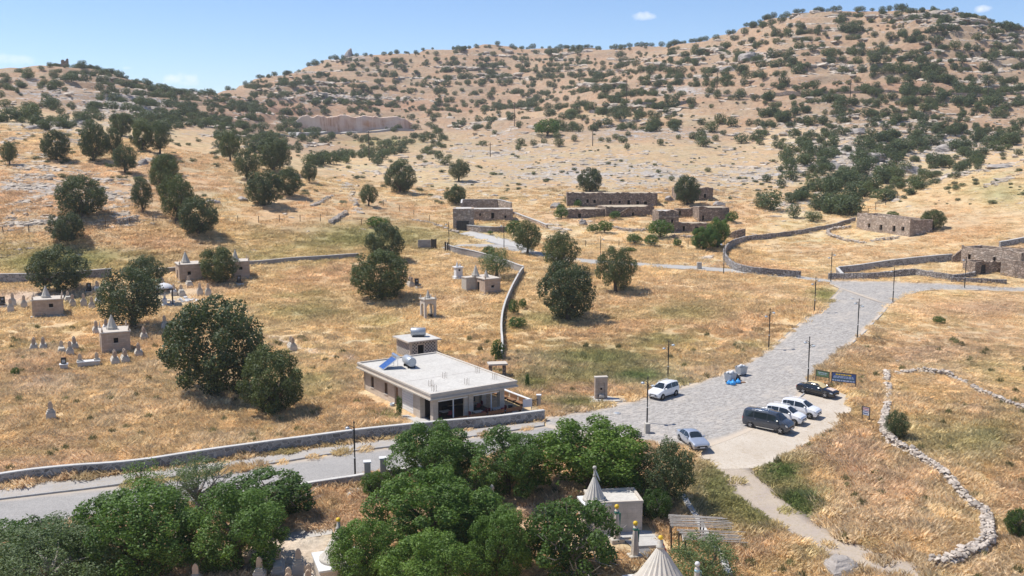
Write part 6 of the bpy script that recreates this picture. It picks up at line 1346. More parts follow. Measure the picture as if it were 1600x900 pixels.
for a in [(577, 252, 46, 'power pole in front of the valley hedge'), (804, 203, 38, 'power pole on the shoulder of the upper meadow'), (766, 246, 22, 'short power pole on the pale slope above the storehouse'), (979, 160, 42, 'power pole at the end of the thin terrace wall'), (1120, 149, 38, 'power pole below the pale outcrop of the right hill'), (1328, 161, 38, 'left power pole standing at the hill road'), (1543, 161, 36, 'right power pole standing at the hill road'), (926, 226, 25, 'slim pole on the stony upper meadow', False), (1379, 211, 15, 'small pole inside the thicket on the right slope', False)]: utility(*a)

def fence(lab, pts, h, gap):
    w = resample(poly_xy(pts), 2); w = poly_xy(pts); S = np.hypot(*np.diff(w, axis=0).T).sum(); q = resample(w, max(3, int(S / gap))); z = H(q[:, 0], q[:, 1]); o = Vector((q[0, 0], q[0, 1], z[0])); e = empty('wire_fence', o, 0, lab, 'fence', 'wire fences on the slopes')
    pm = MB(); pm.box(-.06, .06, -.06, .06, -.3, h); me = pm.mesh('post', MAT['darkpost'])
    for (x, y), zz in zip(q, z): link('post', me, e, (x - o.x, y - o.y, zz - o.z))
    for f in (.5, .92):
        m = MB(); m.tube([(x - o.x, y - o.y, zz - o.z + h * f) for (x, y), zz in zip(q, z)], .012, 3, False); m.build('wire', MAT['galv'], e)
fence('wire fence with thin posts across the foot of the left slope', [(5, 366), (30, 365), (65, 361), (120, 359), (168, 356), (198, 353), (258, 351), (330, 348), (415, 347), (516, 346), (565, 352)], 1.5, 4.2)
fence('wire fence on the grass between the gully and the storehouse', [(599, 322), (617, 328), (635, 334), (653, 341), (671, 346)], 1.5, 4.5)
fence('wire fence below the ruins along the dry grass', [(915, 386), (945, 384), (985, 386), (1030, 388), (1075, 386)], 1.4, 5)
fence('wire fence climbing the ridge above the paddock wall', [(1345, 346), (1365, 331), (1385, 320), (1402, 312)], 2.0, 4)
g = empty('dark_gate', PV(674, 388), .2, 'pair of dark gate leaves with a block wall stub beside the dirt track', 'gate'); m = MB(); m.box(-2.8, -.1, -.15, .15, -.3, 1.9); m.build('wall_stub', MAT['block'], g); m = MB(); m.box(-.05, .2, -.15, .15, -.3, 2.1); m.box(.9, 1.1, -.12, .12, -.3, 2.1); m.box(.2, .9, -.05, .05, .1, 2.0); m.build('leaf', MAT['black'], g)
for k, x in enumerate((696, 699.5)):
    m = MB(); m.box(-.16, .16, -.16, .16, -.3, 2.0); tag(m.build('gate_post', MAT['darkpost'], None, PV(x, 393 + k)), ['left', 'right'][k] + ' dark post at the start of the curved block wall', 'gate post')
m = MB(); m.box(-.45, .45, -.3, .3, -.2, 1.3, bev=.03); tag(m.build('utility_box', MAT['palestone'], None, PV(1092.5, 420)), 'pale concrete cabinet standing beside the lane below the bright trees', 'cabinet')

# ------------------------------------------------------------------ vehicles
def paint(name, col, rough=.22, metal=0.0, coat=.6):
    b = NB(name); n = b.noise(b.obj(), 3, 3); c = b.mix(1.0, col, b.ramp(n, [(.3, .94), (.7, 1.05)]), 'MULTIPLY'); return b.done(b.bsdf(c, rough, .5, metal, None, Coat_Weight=coat, Coat_Roughness=.05))
MAT['pwhite'] = paint('white_car_paint', (.80, .80, .80)); MAT['pdark'] = paint('dark_slate_car_paint', (.042, .050, .064), .22); MAT['pblack'] = paint('black_car_paint', (.010, .010, .012), .18); MAT['psilver'] = paint('silver_car_paint', (.50, .54, .60), .28, .55)
MAT['tyre'] = m_plain('black_tyre', (.02, .02, .02), .85, .2); MAT['alloy'] = m_plain('alloy_rim', (.45, .46, .48), .35, .5, .8); MAT['trimblack'] = m_plain('black_plastic_trim', (.02, .02, .022), .6, .3); MAT['carglass'] = m_plain('tinted_car_glass', (.018, .026, .032), .04, .6, 0, .05, 1); MAT['headlight'] = m_plain('clear_headlight', (.60, .63, .66), .12, .6, .3, .05, 2); MAT['redlamp'] = m_plain('red_tail_lamp', (.35, .02, .02), .2, .5); MAT['plate'] = m_plain('white_number_plate', (.75, .75, .75), .4, .3)
MAT['straw_cloth'] = m_plain('straw_coloured_sheet', (.56, .44, .24), .9, .1, 0, .15, 3, .3)
CARS = {  # stations: x, z bottom, z belt, z top, half width, half width at top
 'mpv': dict(L=4.2, st=[(2.08, .38, .66, .70, .66, .55), (1.98, .26, .80, .88, .82, .66), (1.70, .22, .93, 1.02, .87, .70), (1.12, .22, 1.04, 1.14, .88, .72), (.30, .22, 1.07, 1.68, .88, .63), (-.5, .22, 1.08, 1.75, .88, .64), (-1.35, .22, 1.10, 1.73, .88, .63), (-1.92, .24, 1.10, 1.64, .86, .60), (-2.08, .34, 1.05, 1.10, .80, .66)], ws=(3, 4), sides=[(3.25, 4.95), (5.05, 6.0), (6.06, 6.85)], rw=(7, 8), wx=(1.33, -1.30), r=.32),
 'van': dict(L=5.2, st=[(2.58, .42, .72, .78, .72, .6), (2.46, .30, .92, 1.02, .90, .72), (2.2, .24, 1.06, 1.16, .95, .78), (1.72, .24, 1.16, 1.28, .95, .80), (.98, .24, 1.18, 1.90, .95, .76), (0, .24, 1.18, 1.97, .95, .77), (-1.4, .24, 1.18, 1.96, .95, .77), (-2.48, .26, 1.18, 1.90, .94, .74), (-2.62, .36, 1.12, 1.30, .88, .76)], ws=(3, 4), sides=[(3.3, 4.75), (4.85, 5.9), (6.0, 6.85)], rw=(7, 8), wx=(1.72, -1.66), r=.34),
 'sedan': dict(L=4.8, st=[(2.40, .36, .56, .60, .66, .56), (2.28, .24, .66, .72, .84, .70), (1.9, .20, .76, .84, .89, .74), (1.0, .20, .88, .97, .90, .72), (.22, .20, .92, 1.40, .90, .58), (-.55, .20, .93, 1.44, .90, .58), (-1.05, .20, .94, 1.36, .90, .58), (-1.72, .20, .95, 1.04, .88, .68), (-2.25, .24, .92, .98, .84, .68), (-2.40, .34, .80, .84, .76, .62)], ws=(3, 4), sides=[(3.3, 4.75), (4.85, 5.9), (5.95, 6.7)], rw=(6, 7), wx=(1.42, -1.40), r=.32)}
def make_car(kind, pm, label, u, v, ang, contact='front', rim='alloy', grille=True, cover=None, grp='cars parked in the yard', name=None):
    c = CARS[kind]; st = np.array(c['st']); n = len(st); side = -1 if True else 1
    th = math.radians(ang); d = Vector((math.cos(th), math.sin(th), 0)); nrm = Vector((-d.y, d.x, 0))
    p = Vector((*P(u, v), 0)); hw = st[:, 4].max(); toward = -1 if nrm.y > 0 else 1      # which side faces the camera
    p = p - d * c['wx'][0] - nrm * toward * hw * .92; p.z = float(HB(p.x, p.y)) + .005
    e = empty(name or {'mpv': 'people_carrier', 'van': 'minibus', 'sedan': 'saloon_car'}[kind], p, th, label, 'car' if kind != 'van' else 'van', grp)
    def sec(s):
        x, zb, zm, zt, w, wt = s; zl = zb + .16 * (zm - zb) / .8 + .04; k = .12 * (zt - zm)
        return [(x, -w * .90, zb), (x, -w, zl + .1), (x, -w, zb + (zm - zb) * .62), (x, -w * .965, zm), (x, -wt - (.0 if zt - zm < .2 else .03), zt - k), (x, -wt * .86, zt), (x, 0, zt + .025), (x, wt * .86, zt), (x, wt + (.0 if zt - zm < .2 else .03), zt - k), (x, w * .965, zm), (x, w, zb + (zm - zb) * .62), (x, w, zl + .1), (x, w * .90, zb)]
    fine = np.concatenate([np.linspace(i, i + 1, 4)[:-1] for i in range(n - 1)] + [[n - 1]])
    def at(f): i = min(int(f), n - 2); return st[i] * (1 - f + i) + st[i + 1] * (f - i)
    V = [q for f in fine for q in sec(at(f))]; K = 13; m = MB(); F = []
    for i in range(len(fine) - 1):
        for k in range(K): F.append((i * K + k, i * K + (k + 1) % K, (i + 1) * K + (k + 1) % K, (i + 1) * K + k))
    F += [tuple(range(K)), tuple(reversed(range((len(fine) - 1) * K, len(fine) * K)))]
    m.add(V, F, True); body = m.build('body', MAT[pm], e)
    body.data.set_sharp_from_angle(angle=math.radians(32))
    def panel(nm, f0, f1, k0, k1, mat, t0=.08, t1=.92, off=.012, parent=e, s0=0.02, s1=.98, nn=6):
        m = MB(); v = []; fs = np.linspace(f0, f1, nn)
        for f in fs:
            q = [Vector(x) for x in sec(at(f))]
            poly = [q[k] for k in range(k0, k1 + 1)]; L = [0]
            for a, b in zip(poly[:-1], poly[1:]): L.append(L[-1] + (b - a).length)
            for t in np.linspace(t0, t1, 5):
                s = t * L[-1]; j = max(0, min(len(L) - 2, np.searchsorted(L, s) - 1)); w = (s - L[j]) / max(1e-6, L[j + 1] - L[j]); v.append(poly[j].lerp(poly[j + 1], w))
        F = []
        for i in range(nn - 1):
            for j in range(4): F.append((i * 5 + j, i * 5 + j + 1, (i + 1) * 5 + j + 1, (i + 1) * 5 + j))
        c0 = Vector((at((f0 + f1) / 2)[0], 0, at((f0 + f1) / 2)[2] * .7)); out = []
        for i in range(nn):
            for j in range(5):
                a = v[i * 5 + min(j + 1, 4)] - v[i * 5 + max(j - 1, 0)]; b = v[min(i + 1, nn - 1) * 5 + j] - v[max(i - 1, 0) * 5 + j]; nv = a.cross(b).normalized()
                if nv.dot(v[i * 5 + j] - c0) < 0: nv = -nv
                out.append(v[i * 5 + j] + nv * off)
        m.add(out, F, True); return m.build(nm, MAT[mat], parent)
    gl = 'straw_cloth' if cover else 'carglass'
    panel('windscreen', c['ws'][0] + .06, c['ws'][1] - .06, 4, 8, 'carglass', .05, .95); panel('rear_window', c['rw'][0] + .1, c['rw'][1] - .2, 4, 8, 'carglass', .1, .9)
    for (a, b) in c['sides']:
        panel('side_window', a, b, 3, 4, 'carglass', .06, .95); panel('side_window', a, b, 8, 9, 'carglass', .05, .94)
    for x in c['wx']:
        for s in (-1, 1):
            m = MB(); M = TR(x, s * (hw - .08), c['r'], 0, math.pi / 2); m.lathe([(c['r'] + .07, -.10), (c['r'] + .07, .086)], 20, M); m.build('wheel_arch', MAT['trimblack'], e)
            w = empty('wheel', (x, s * (hw - .09), c['r'])); w.parent = e; m = MB(); M = TR(0, 0, 0, 0, math.pi / 2); m.lathe([(c['r'] * .7, -.11), (c['r'] * .96, -.11), (c['r'], -.07), (c['r'], .07), (c['r'] * .96, .11), (c['r'] * .7, .11)], 20, M); m.build('tyre', MAT['tyre'], w)
            m = MB(); m.lathe([(c['r'] * .68, -.09), (c['r'] * .68, .09)], 16, M); m.build('rim_back', MAT['trimblack'], w); m = MB()
            for k in range(5): m.box(-.035, .035, 0, c['r'] * .66, -.117, -.092, Matrix.Rotation(math.pi / 2, 4, 'X') @ Matrix.Rotation(k * 1.2566, 4, 'Z')); m.box(-.035, .035, 0, c['r'] * .66, .092, .117, Matrix.Rotation(math.pi / 2, 4, 'X') @ Matrix.Rotation(k * 1.2566, 4, 'Z'))
            m.lathe([(c['r'] * .70, -.112), (c['r'] * .70, .112)], 16, M) if False else None
            m.build('rim', MAT[rim], w)
    s0 = st[0]; s1 = st[1]; zf = (s0[2] + s1[2]) / 2
    for s in (-1, 1):
        a = .45 if s < 0 else .45
        panel('headlight', .75, 1.75, 2 if s < 0 else 9, 3 if s < 0 else 10, 'headlight', .35 if s < 0 else .0, 1.0 if s < 0 else .65, .014)
        panel('tail_lamp', n - 1.75, n - 1.15, 2 if s < 0 else 9, 3 if s < 0 else 10, 'redlamp', .2 if s < 0 else 0, 1.0 if s < 0 else .8, .014)
        ms = at(c['ws'][0] + .4); m = MB(); m.box(ms[0] - .12, ms[0] + .06, s * (hw + .04) - .09, s * (hw + .04) + .09, ms[2] + .02, ms[2] + .19, bev=.03); m.build('wing_mirror', MAT[pm], e)
    m = MB(); m.box(s0[0] - .03, s0[0] + .02, -.46, .46, s0[2] - .14, s0[2] - .02); m.build('grille', MAT['trimblack'], e); m = MB(); m.box(s0[0] - .06, s0[0] + .015, -.62, .62, s0[1] + .0, s0[1] + .08); m.build('lower_intake', MAT['trimblack'], e)
    m = MB(); m.box(s0[0] + .02, s0[0] + .035, -.26, .26, s0[2] - .23, s0[2] - .12); m.build('number_plate', MAT['plate'], e)
    m = MB(); m.box(-1.0, 1.0, -hw - .004, -hw + .02, st[4][1] + .02, st[4][1] + .1); m.box(-1.0, 1.0, hw - .02, hw + .004, st[4][1] + .02, st[4][1] + .1); m.build('sill_trim', MAT['steel' if kind == 'van' else 'trimblack'], e)
    m = MB()
    for (a, b) in c['sides'][:2]: 
        for s in (-1, 1): x = at(b)[0]; m.box(x + .05, x + .22, s * hw - .015, s * hw + .015, at(b)[2] - .12, at(b)[2] - .09)
    m.build('door_handle', MAT['steel' if kind != 'mpv' else pm], e)
    if kind in ('van', 'mpv'):
        for s in (-1, 1):
            m = MB(); m.tube([(.2, s * .62, st[5][3] - .02), (.1, s * .62, st[5][3] + .05), (-1.6, s * .62, st[5][3] + .04), (-1.7, s * .62, st[5][3] - .03)], .022, 5); m.build('roof_rail', MAT['steel'] if kind == 'van' else MAT[pm], e)
    if cover:
        q = empty('car_cover', p, th, 'straw coloured sheet spread over the roof and glass of the black saloon', 'sheet'); panel('sheet', 3.05, 6.6, 3, 9, 'straw_cloth', .16, .96, .03, q, nn=12)  # thin straw coloured layer just above roof and glass
        panel('rag', 1.5, 2.7, 4, 8, 'cloth_pink', .25, .95, .03, q, nn=5)  # thin pinkish layer just above the bonnet
    return e
MAT['cloth_pink'] = m_plain('pinkish_rag', (.60, .47, .40), .9, .1, 0, .35, 4, .4)
make_car('mpv', 'pwhite', 'white people carrier alone by the field edge, nose toward the camera', 1035, 625, 226)
make_car('van', 'pdark', 'dark slate minibus with tinted windows, nearest of the parked row', 1219, 679, -40)
make_car('mpv', 'pwhite', 'white people carrier parked directly beside the dark minibus', 1241, 665, -39)
make_car('mpv', 'pwhite', 'white people carrier farthest from the dark minibus in the row', 1265, 655, -39)
make_car('sedan', 'pblack', 'black saloon parked in front of the blue and green signs', 1289, 622.5, -46, cover=True)
make_car('sedan', 'psilver', 'silver saloon facing the camera at the edge of the cobbles', 1079, 704, -77)

# ------------------------------------------------------------------ bins, bags, signs
def dumpster(u, v, rot, lab):
    p = PV(u, v); e = empty('waste_container', p, rot, lab, 'waste container', 'waste containers')
    m = MB(); v_ = [(-.55, -.38, .22), (.55, -.38, .22), (.55, .38, .22), (-.55, .38, .22), (-.68, -.5, 1.15), (.68, -.5, 1.15), (.68, .5, 1.15), (-.68, .5, 1.15), (-.62, -.45, 1.13), (.62, -.45, 1.13), (.62, .45, 1.13), (-.62, .45, 1.13), (-.5, -.34, .5), (.5, -.34, .5), (.5, .34, .5), (-.5, .34, .5)]
    m.add(v_, [(3, 2, 1, 0), (0, 1, 5, 4), (1, 2, 6, 5), (2, 3, 7, 6), (3, 0, 4, 7), (4, 5, 9, 8), (5, 6, 10, 9), (6, 7, 11, 10), (7, 4, 8, 11), (8, 9, 13, 12), (9, 10, 14, 13), (10, 11, 15, 14), (11, 8, 12, 15), (12, 13, 14, 15)]); m.build('tub', MAT['galv'], e)
    for x in (-.3, 0, .3): m = MB(); m.box(x - .03, x + .03, -.5, -.47, .3, 1.1, TR(0, 0, 0, 0, -.13)); m.build('rib', MAT['galv'], e)
    for x in (-.45, .45):
        for y in (-.3, .3): m = MB(); m.lathe([(.1, -.04), (.1, .04)], 10, TR(x, y, .1, 0, math.pi / 2)); m.build('wheel', MAT['tyre'], e)
    m = MB(); m.box(-.6, .6, .38, .46, 1.16, 1.22); m.box(-.58, .1, .1, .44, 1.222, 1.27, TR(0, 0, 0, 0, .1)); m.build('lid', MAT['galv'], e)
    m = MB(); rr = np.random.RandomState(int(u)); 
    for k in range(5):
        bx, by = rr.uniform(-.4, .4), rr.uniform(-.2, .2); m.lathe([(.02, 0), (.2, .06), (.24, .16), (.16, .3), (.04, .36)], 7, TR(bx, by, .95 + rr.rand() * .15, rr.rand() * 3, rr.uniform(-.4, .4)))
    m.build('rubbish', MAT['white'], e)
dumpster(1141, 597, .75, 'nearer grey waste container behind the blue bags'); dumpster(1158, 586.5, .65, 'farther grey waste container, heaped with white rubbish')
def bag(u, v, mat, lab, s=1.0):
    p = PV(u, v); r = np.random.RandomState(int(u * 10)); bm = bmesh.new(); bmesh.ops.create_icosphere(bm, subdivisions=3, radius=.36 * s)
    for w in bm.verts:
        d = w.co.normalized(); f = .85 + .3 * float(vnoise(d.x * 3 + 9 + u, d.y * 3 + d.z * 2 + 9, 1)); w.co = Vector((d.x * .36 * s * f, d.y * .34 * s * f, max(-.2 * s, d.z * .28 * s * f))); 
        if d.z > .9: w.co.z += .14 * s
    me = bpy.data.meshes.new('rubbish_bag'); bm.to_mesh(me); bm.free(); me.materials.append(MAT[mat]); o = link('rubbish_bag', me, None, p + Vector((0, 0, .2 * s))); tag(o, lab, 'rubbish bag', 'rubbish bags by the containers')
for a in [(1139, 600.5, 'bluebag', 'blue rubbish bag at the left front of the containers', .9), (1145, 601.5, 'bluebag', 'largest blue rubbish bag, lying lowest in the heap', 1.1), (1153, 599, 'bluebag', 'blue rubbish bag at the right beside a brown board', .95), (1146, 594, 'blackbag', 'black rubbish bag leaning on the nearer container', 1.3), (1151, 594.5, 'blackbag', 'black rubbish bag between the two containers', 1.3), (1071, 592.5, 'blackbag', 'small dark bag left of the waste containers', .9)]: bag(*a)
m = MB(); m.box(-.45, .45, -.2, .2, 0, .09); tag(m.build('board', MAT['wood'], None, PV(1159, 598), .3), 'brown board lying beside the blue rubbish bags', 'board')
def sign(label, A, B, top, bot, mat, rows, name='sign_board', bar=False):
    a = PV(*A); b = PV(*B); d = b - a; L = math.hypot(d.x, d.y); th = math.atan2(d.y, d.x); k = mpp(a.x, a.y, a.z); e = empty(name, a, th, label, 'sign', 'signs by the car park'); z1 = (A[1] - top) * k; z0 = (A[1] - bot) * k
    tl = d.z
    m = MB(); m.prism([(0, z0), (L, z0 + tl), (L, z1 + tl), (0, z1)], -.03, .03); m.build('panel', MAT[mat], e)
    m = MB(); f = .05
    m.prism([(-f, z1), (L + f, z1 + tl), (L + f, z1 + tl + f), (-f, z1 + f)], -.05, .05); m.prism([(-f, z0 - f), (L + f, z0 + tl - f), (L + f, z0 + tl), (-f, z0)], -.05, .05); m.build('frame', MAT['darkpost'], e)
    for x, zz in ((0, 0), (L, tl)): m = MB(); m.box(x - .045, x + .045, -.045, .045, zz - .4, zz + z1 + .06); m.build('post', MAT['darkpost'], e)
    r = np.random.RandomState(len(label))
    for (f0, f1, x0, x1, mt) in rows:
        m = MB(); x = x0
        while x < x1 - .03:
            w = min(r.uniform(.05, .14), x1 - x); za = z0 + (z1 - z0) * f0; zb = z0 + (z1 - z0) * f1; X0, X1 = x * L, (x + w) * L; m.prism([(X0, za + tl * x), (X1, za + tl * (x + w)), (X1, zb + tl * (x + w)), (X0, zb + tl * x)], -.037, -.031); x += w + .025
        m.build('lettering', MAT[mt], e)
sign('wide blue sign board with a yellow title on dark posts', (1299, 604.5), (1336.5, 609.5), 580.5, 594, 'signblue', [(.74, .90, .16, .84, 'signyellow'), (.56, .64, .1, .9, 'signgrey'), (.42, .50, .06, .92, 'signgrey'), (.28, .35, .06, .94, 'signgreen'), (.06, .2, .02, .98, 'signgrey')])
sign('small green sign board on thin posts left of the blue one', (1274.5, 596.5), (1295, 600), 577.5, 586.5, 'signgreen', [(.62, .76, .15, .85, 'signgrey'), (.36, .46, .2, .8, 'signgrey')])
sign('small white sign with red and blue lines in the dry grass', (1347, 655.5), (1358, 658), 633, 645.5, 'whitepaint', [(.78, .9, .1, .9, 'signred'), (.58, .68, .1, .9, 'signred'), (.4, .5, .1, .9, 'signblue'), (.12, .28, .1, .85, 'signblue')])
for (u, v, r_) in ((1215, 891, .5), (964, 646, .42), (1331, 467, .4)):
    m = MB(); m.lathe([(r_, -.1), (r_, .05), (r_ * .75, .06)], 18); q = m.build('manhole', MAT['concrete'], None, PV(u, v)); tag(q, {1215: 'round concrete manhole ring in the grass at the bottom', 964: 'round manhole cover in the cobbles near the fountain', 1331: 'round manhole cover near the road junction'}[u], 'manhole'); m = MB(); m.lathe([(r_ * .72, .061), (r_ * .7, .075)], 18); m.build('lid', MAT['galv'], q)

# ------------------------------------------------------------------ shrine in the foreground
def ball_pillar(u, v, h, lab, ball='yellow', cloth='greencloth', r=.2):
    p = PV(u, v); e = empty('ball_topped_pillar', p, .3, lab, 'pillar', 'ball topped pillars of the shrine')
    m = MB(); m.box(-.55, .55, -.45, .45, -.4, .32, bev=.05); m.build('base', MAT['palestone'], e); m = MB(); m.lathe([(.36, .32), (.34, .6), (.26, h * .55), (.17, h * .86), (.2, h * .88), (.1, h * .93)], 16, None, False, .12); m.build('shaft', MAT['gravestone'], e)
    m = MB(); m.lathe([(.02, -.19), (.14, -.14), (.2, 0), (.14, .14), (.02, .19)], 14, TR(0, 0, h)); m.build('ball', MAT[ball], e)
    if cloth: m = MB(); m.lathe([(.19, h * .80), (.215, h * .84), (.17, h * .88)], 10, TR(.01, 0, 0)); m.box(.14, .22, -.1, .1, h * .45, h * .8, TR(0, 0, 0, .3, 0, .06)); m.build('cloth', MAT[cloth], e)
ball_pillar(992, 872, 2.85, 'fluted pillar with a yellow ball standing free in front of the annex'); ball_pillar(963, 846, 2.95, 'pillar with a yellow ball and green cloth against the annex wall'); ball_pillar(281, 850, 3.9, 'pillar with a yellow ball poking out of the leafy trees at the left', cloth=None); ball_pillar(1088, 940, 2.9, 'pillar with a white ball and pale blue cloth at the bottom edge', 'white', 'bluecloth')
m = MB(); m.lathe([(.24, 0), (.17, 1.0), (.15, 1.9), (.2, 2.0), (.17, 2.2), (.05, 2.35)], 10); tag(m.build('stone_shaft', MAT['palestone'], None, PV(769, 800)), 'slim pale stone shaft standing among the grove trees', 'pillar')
def cone_tomb(label, u, v, w, hb, r, hc, rot, flag=None, ball='palestone', n=32):
    p = PV(u, v); e = empty('cone_roofed_tomb', p, math.radians(rot), label, 'tomb', 'cone roofed tombs of the shrine')
    m = MB(); m.box(-w / 2, w / 2, -w / 2, w / 2, -.5, hb); m.build('wall', MAT['annex'], e); m = MB(); m.box(-w / 2 - .1, w / 2 + .1, -w / 2 - .1, w / 2 + .1, hb + .002, hb + .16); m.build('roof_slab', MAT['white'], e)
    m = MB(); m.lathe([(r * 1.1, hb + .16), (r * 1.1, hb + .38), (r * 1.03, hb + .4)], 24); m.build('drum', MAT['palestone'], e)
    V = []; F = []; prof = [(1.0, 0), (.83, .18), (.64, .38), (.44, .6), (.26, .8), (.12, .96)]
    for (a, b) in prof:
        for k in range(n): t = 2 * math.pi * k / n; q = r * a * (1 - (.09 if k % 2 else 0)); V.append((q * math.cos(t), q * math.sin(t), hb + .38 + hc * b))
    for i in range(len(prof) - 1):
        for k in range(n): F.append((i * n + k, i * n + (k + 1) % n, (i + 1) * n + (k + 1) % n, (i + 1) * n + k))
    F.append(tuple(range((len(prof) - 1) * n, len(prof) * n))); m = MB(); m.add(V, F); m.build('fluted_cone', MAT['cone'], e)
    zt = hb + .38 + hc * .95; m = MB(); m.lathe([(r * .15, zt), (r * .17, zt + .1), (r * .1, zt + .2), (r * .09, zt + .5), (r * .05, zt + .62)], 12); m.build('neck', MAT['palestone'], e)
    m = MB(); m.lathe([(.02, -.17), (.13, -.12), (.18, 0), (.13, .12), (.02, .17)], 14, TR(0, 0, zt + .74)); m.build('ball', MAT[ball], e)
    for k, c in enumerate(flag or []):
        m = MB(); m.tube([(.05, -.05 * k, zt + .55 - .1 * k), (.22, -.1, zt + .1 - .25 * k), (.42 + .1 * k, -.12, zt - .35 - .3 * k)], [.05, .07, .03], 6); m.build('cloth', MAT[c], e)
    return e
MAT['cone'] = m_weathered('cream_fluted_stone', (.60, .56, .49), (.44, .39, .32), .55, 2.2)
cone_tomb('cone roofed tomb with a pale ball behind the fig and annex', 928, 826, 2.1, 2.35, .88, 1.9, 12, ['white'])
cone_tomb('largest fluted cone roof at the bottom edge with a yellow ball and cloths', 1030, 945, 4.0, 1.35, 1.95, 2.7, 12, ['redcloth', 'navycloth'], 'yellow', 40)
cone_tomb('fluted cone roof half hidden by the leafy tree at the left of the grove', 531, 905, 3.4, 1.5, 1.35, 2.2, 20, None, 'yellow')
def annex():
    o = PV(924, 835); e = empty('shrine_annex', o, math.radians(7), 'plain cream stone annex with a flat rimmed roof beside the cone roofed tomb', 'building'); w, d, h = 4.25, 3.1, 2.55
    m = MB(); m.box(0, w, 0, d, -.5, h); m.build('wall', MAT['annex'], e); m = MB(); m.box(.1, w - .1, .1, d - .1, h, h + .06); m.build('roof', MAT['roofcon'], e); m = MB(); t = .16
    for (x0, x1, y0, y1) in ((-.06, w + .06, -.06, t), (-.06, w + .06, d - t, d + .06), (-.06, t, t, d - t), (w - t, w + .06, t, d - t)): m.box(x0, x1, y0, y1, h + .002, h + .2)
    m.build('roof_rim', MAT['trim'], e); m = MB(); m.box(-.6, w + 1.4, -1.1, d + .6, -.5, .1); m.box(w - 1.2, w + .9, -2.9, -1.1, -.5, .08); m.build('paving', MAT['concrete'], e)
    NOGRASS.append(np.array([(Matrix.Translation(o) @ Matrix.Rotation(math.radians(7), 4, 'Z') @ Vector(q))[:2] for q in ((-3.5, -4, 0), (w + 1.4, -4, 0), (w + 1.4, d + .6, 0), (-3.5, d + .6, 0))]))
annex()
def pergola():
    o = PV(1050, 862); e = empty('pole_pergola', o, math.radians(-6), 'grey pole pergola of loose bare poles on dark posts above the low rubble wall', 'pergola'); r = np.random.RandomState(9)
    for (x, y, h) in ((-.05, .1, 2.0), (-.05, 2.3, 2.0), (2.4, .1, 2.0), (2.4, 2.3, 2.0), (.5, -.5, 1.85), (.9, -2.2, 1.85), (3.0, -.5, 1.85), (3.2, -2.2, 1.85)):
        m = MB(); m.tube([(x, y, -.4), (x + r.uniform(-.05, .05), y, h)], [.075, .065], 7); m.build('post', MAT['darkpost'], e)
    for (x, y0, y1, h) in ((0, -.1, 2.5, 2.06), (2.4, -.1, 2.5, 2.06), (.7, -2.4, -.3, 1.91), (3.1, -2.4, -.3, 1.91)): m = MB(); m.tube([(x, y0, h), (x, y1, h)], .06, 6); m.build('beam', MAT['pole'], e)
    for k in range(10):
        y = .0 + k * .26 + r.uniform(-.04, .04); a = r.uniform(-.12, .12); m = MB(); x1 = 4.3 + .5 * (9 - k) / 9 + r.uniform(-.3, .3); m.tube([(-.25 + r.uniform(-.15, .1), y, 2.16), (2.2, y + a * .5, 2.15 + r.uniform(-.02, .04)), (x1, y + a, 2.14)], [.042, .04, .028], 6); m.build('pole', MAT['pole'], e)
    for k in range(9):
        y = -2.3 + k * .24 + r.uniform(-.04, .04); a = r.uniform(-.12, .12); m = MB(); m.tube([(.35 + .06 * (8 - k) + r.uniform(-.1, .1), y, 2.01), (2.5, y + a * .5, 2.0 + r.uniform(-.02, .04)), (5.2 + r.uniform(-.3, .5), y + a, 1.99)], [.042, .04, .028], 6); m.build('pole', MAT['pole'], e)
pergola()
for k, (u, v) in enumerate(((574.5, 757), (599, 751))):
    p = PV(u, v); m = MB(); m.box(-.28, .28, -.28, .28, -.4, 2.1); q = m.build('gate_pillar', MAT['trim'], None, p, .2); tag(q, ('left' if k == 0 else 'right') + ' square stone gate pillar beside the asphalt road', 'pillar', 'roadside gate pillars'); m = MB(); m.box(-.34, .34, -.34, .34, 2.102, 2.22); m.build('cap', MAT['white'], q)
m = MB(); m.box(-.26, .26, -.26, .26, -.4, 1.0); q = m.build('stone_pillar', MAT['palestone'], None, PV(1011, 676), .2); tag(q, 'short pale pillar under the street lamp at the lot edge', 'pillar')
m = MB(); m.box(-1.1, .2, -.1, .1, -.3, .5); m.box(-.75, -.35, -.2, .2, -.3, .75); tag(m.build('wall_stub', MAT['palestone'], None, PV(1000, 682), .1), 'pale broken wall stub left of the lamp pillar', 'wall', kind='thing')

# ------------------------------------------------------------------ dry stone field wall, stone by stone
def stone_mesh(seed):
    r = np.random.RandomState(seed); bm = bmesh.new()
    for s in r.normal(size=(13, 3)): s = s / np.linalg.norm(s) * (.42 + .12 * r.rand()); bm.verts.new(Vector(s) * 1.0)
    bmesh.ops.convex_hull(bm, input=bm.verts)
    for v in [v for v in bm.verts if not v.link_faces]: bm.verts.remove(v)
    me = bpy.data.meshes.new('stone'); bm.to_mesh(me); bm.free(); me.materials.append(MAT['fieldstone']); return me
def m_fieldstone():
    b = NB('weathered_field_stone'); o = b.obj(); oi = b.n('ObjectInfo'); at = b.attr('tone', out='Fac'); n = b.noise(o, 3.0, 5, .7)
    c = b.ramp(n, [(.3, (.30, .265, .23)), (.55, (.56, .51, .45)), (.8, (.70, .65, .58))]); c = b.mix(1.0, c, b.ramp(oi.outputs['Random'], [(0, (.70, .66, .62)), (1, (1.12, 1.06, 1.0))]), 'MULTIPLY')
    return b.done(b.bsdf(c, .95, .12, 0, b.bump(n, .5, .06)))
MAT['fieldstone'] = m_fieldstone()
STONES = [stone_mesh(600 + k) for k in range(12)]
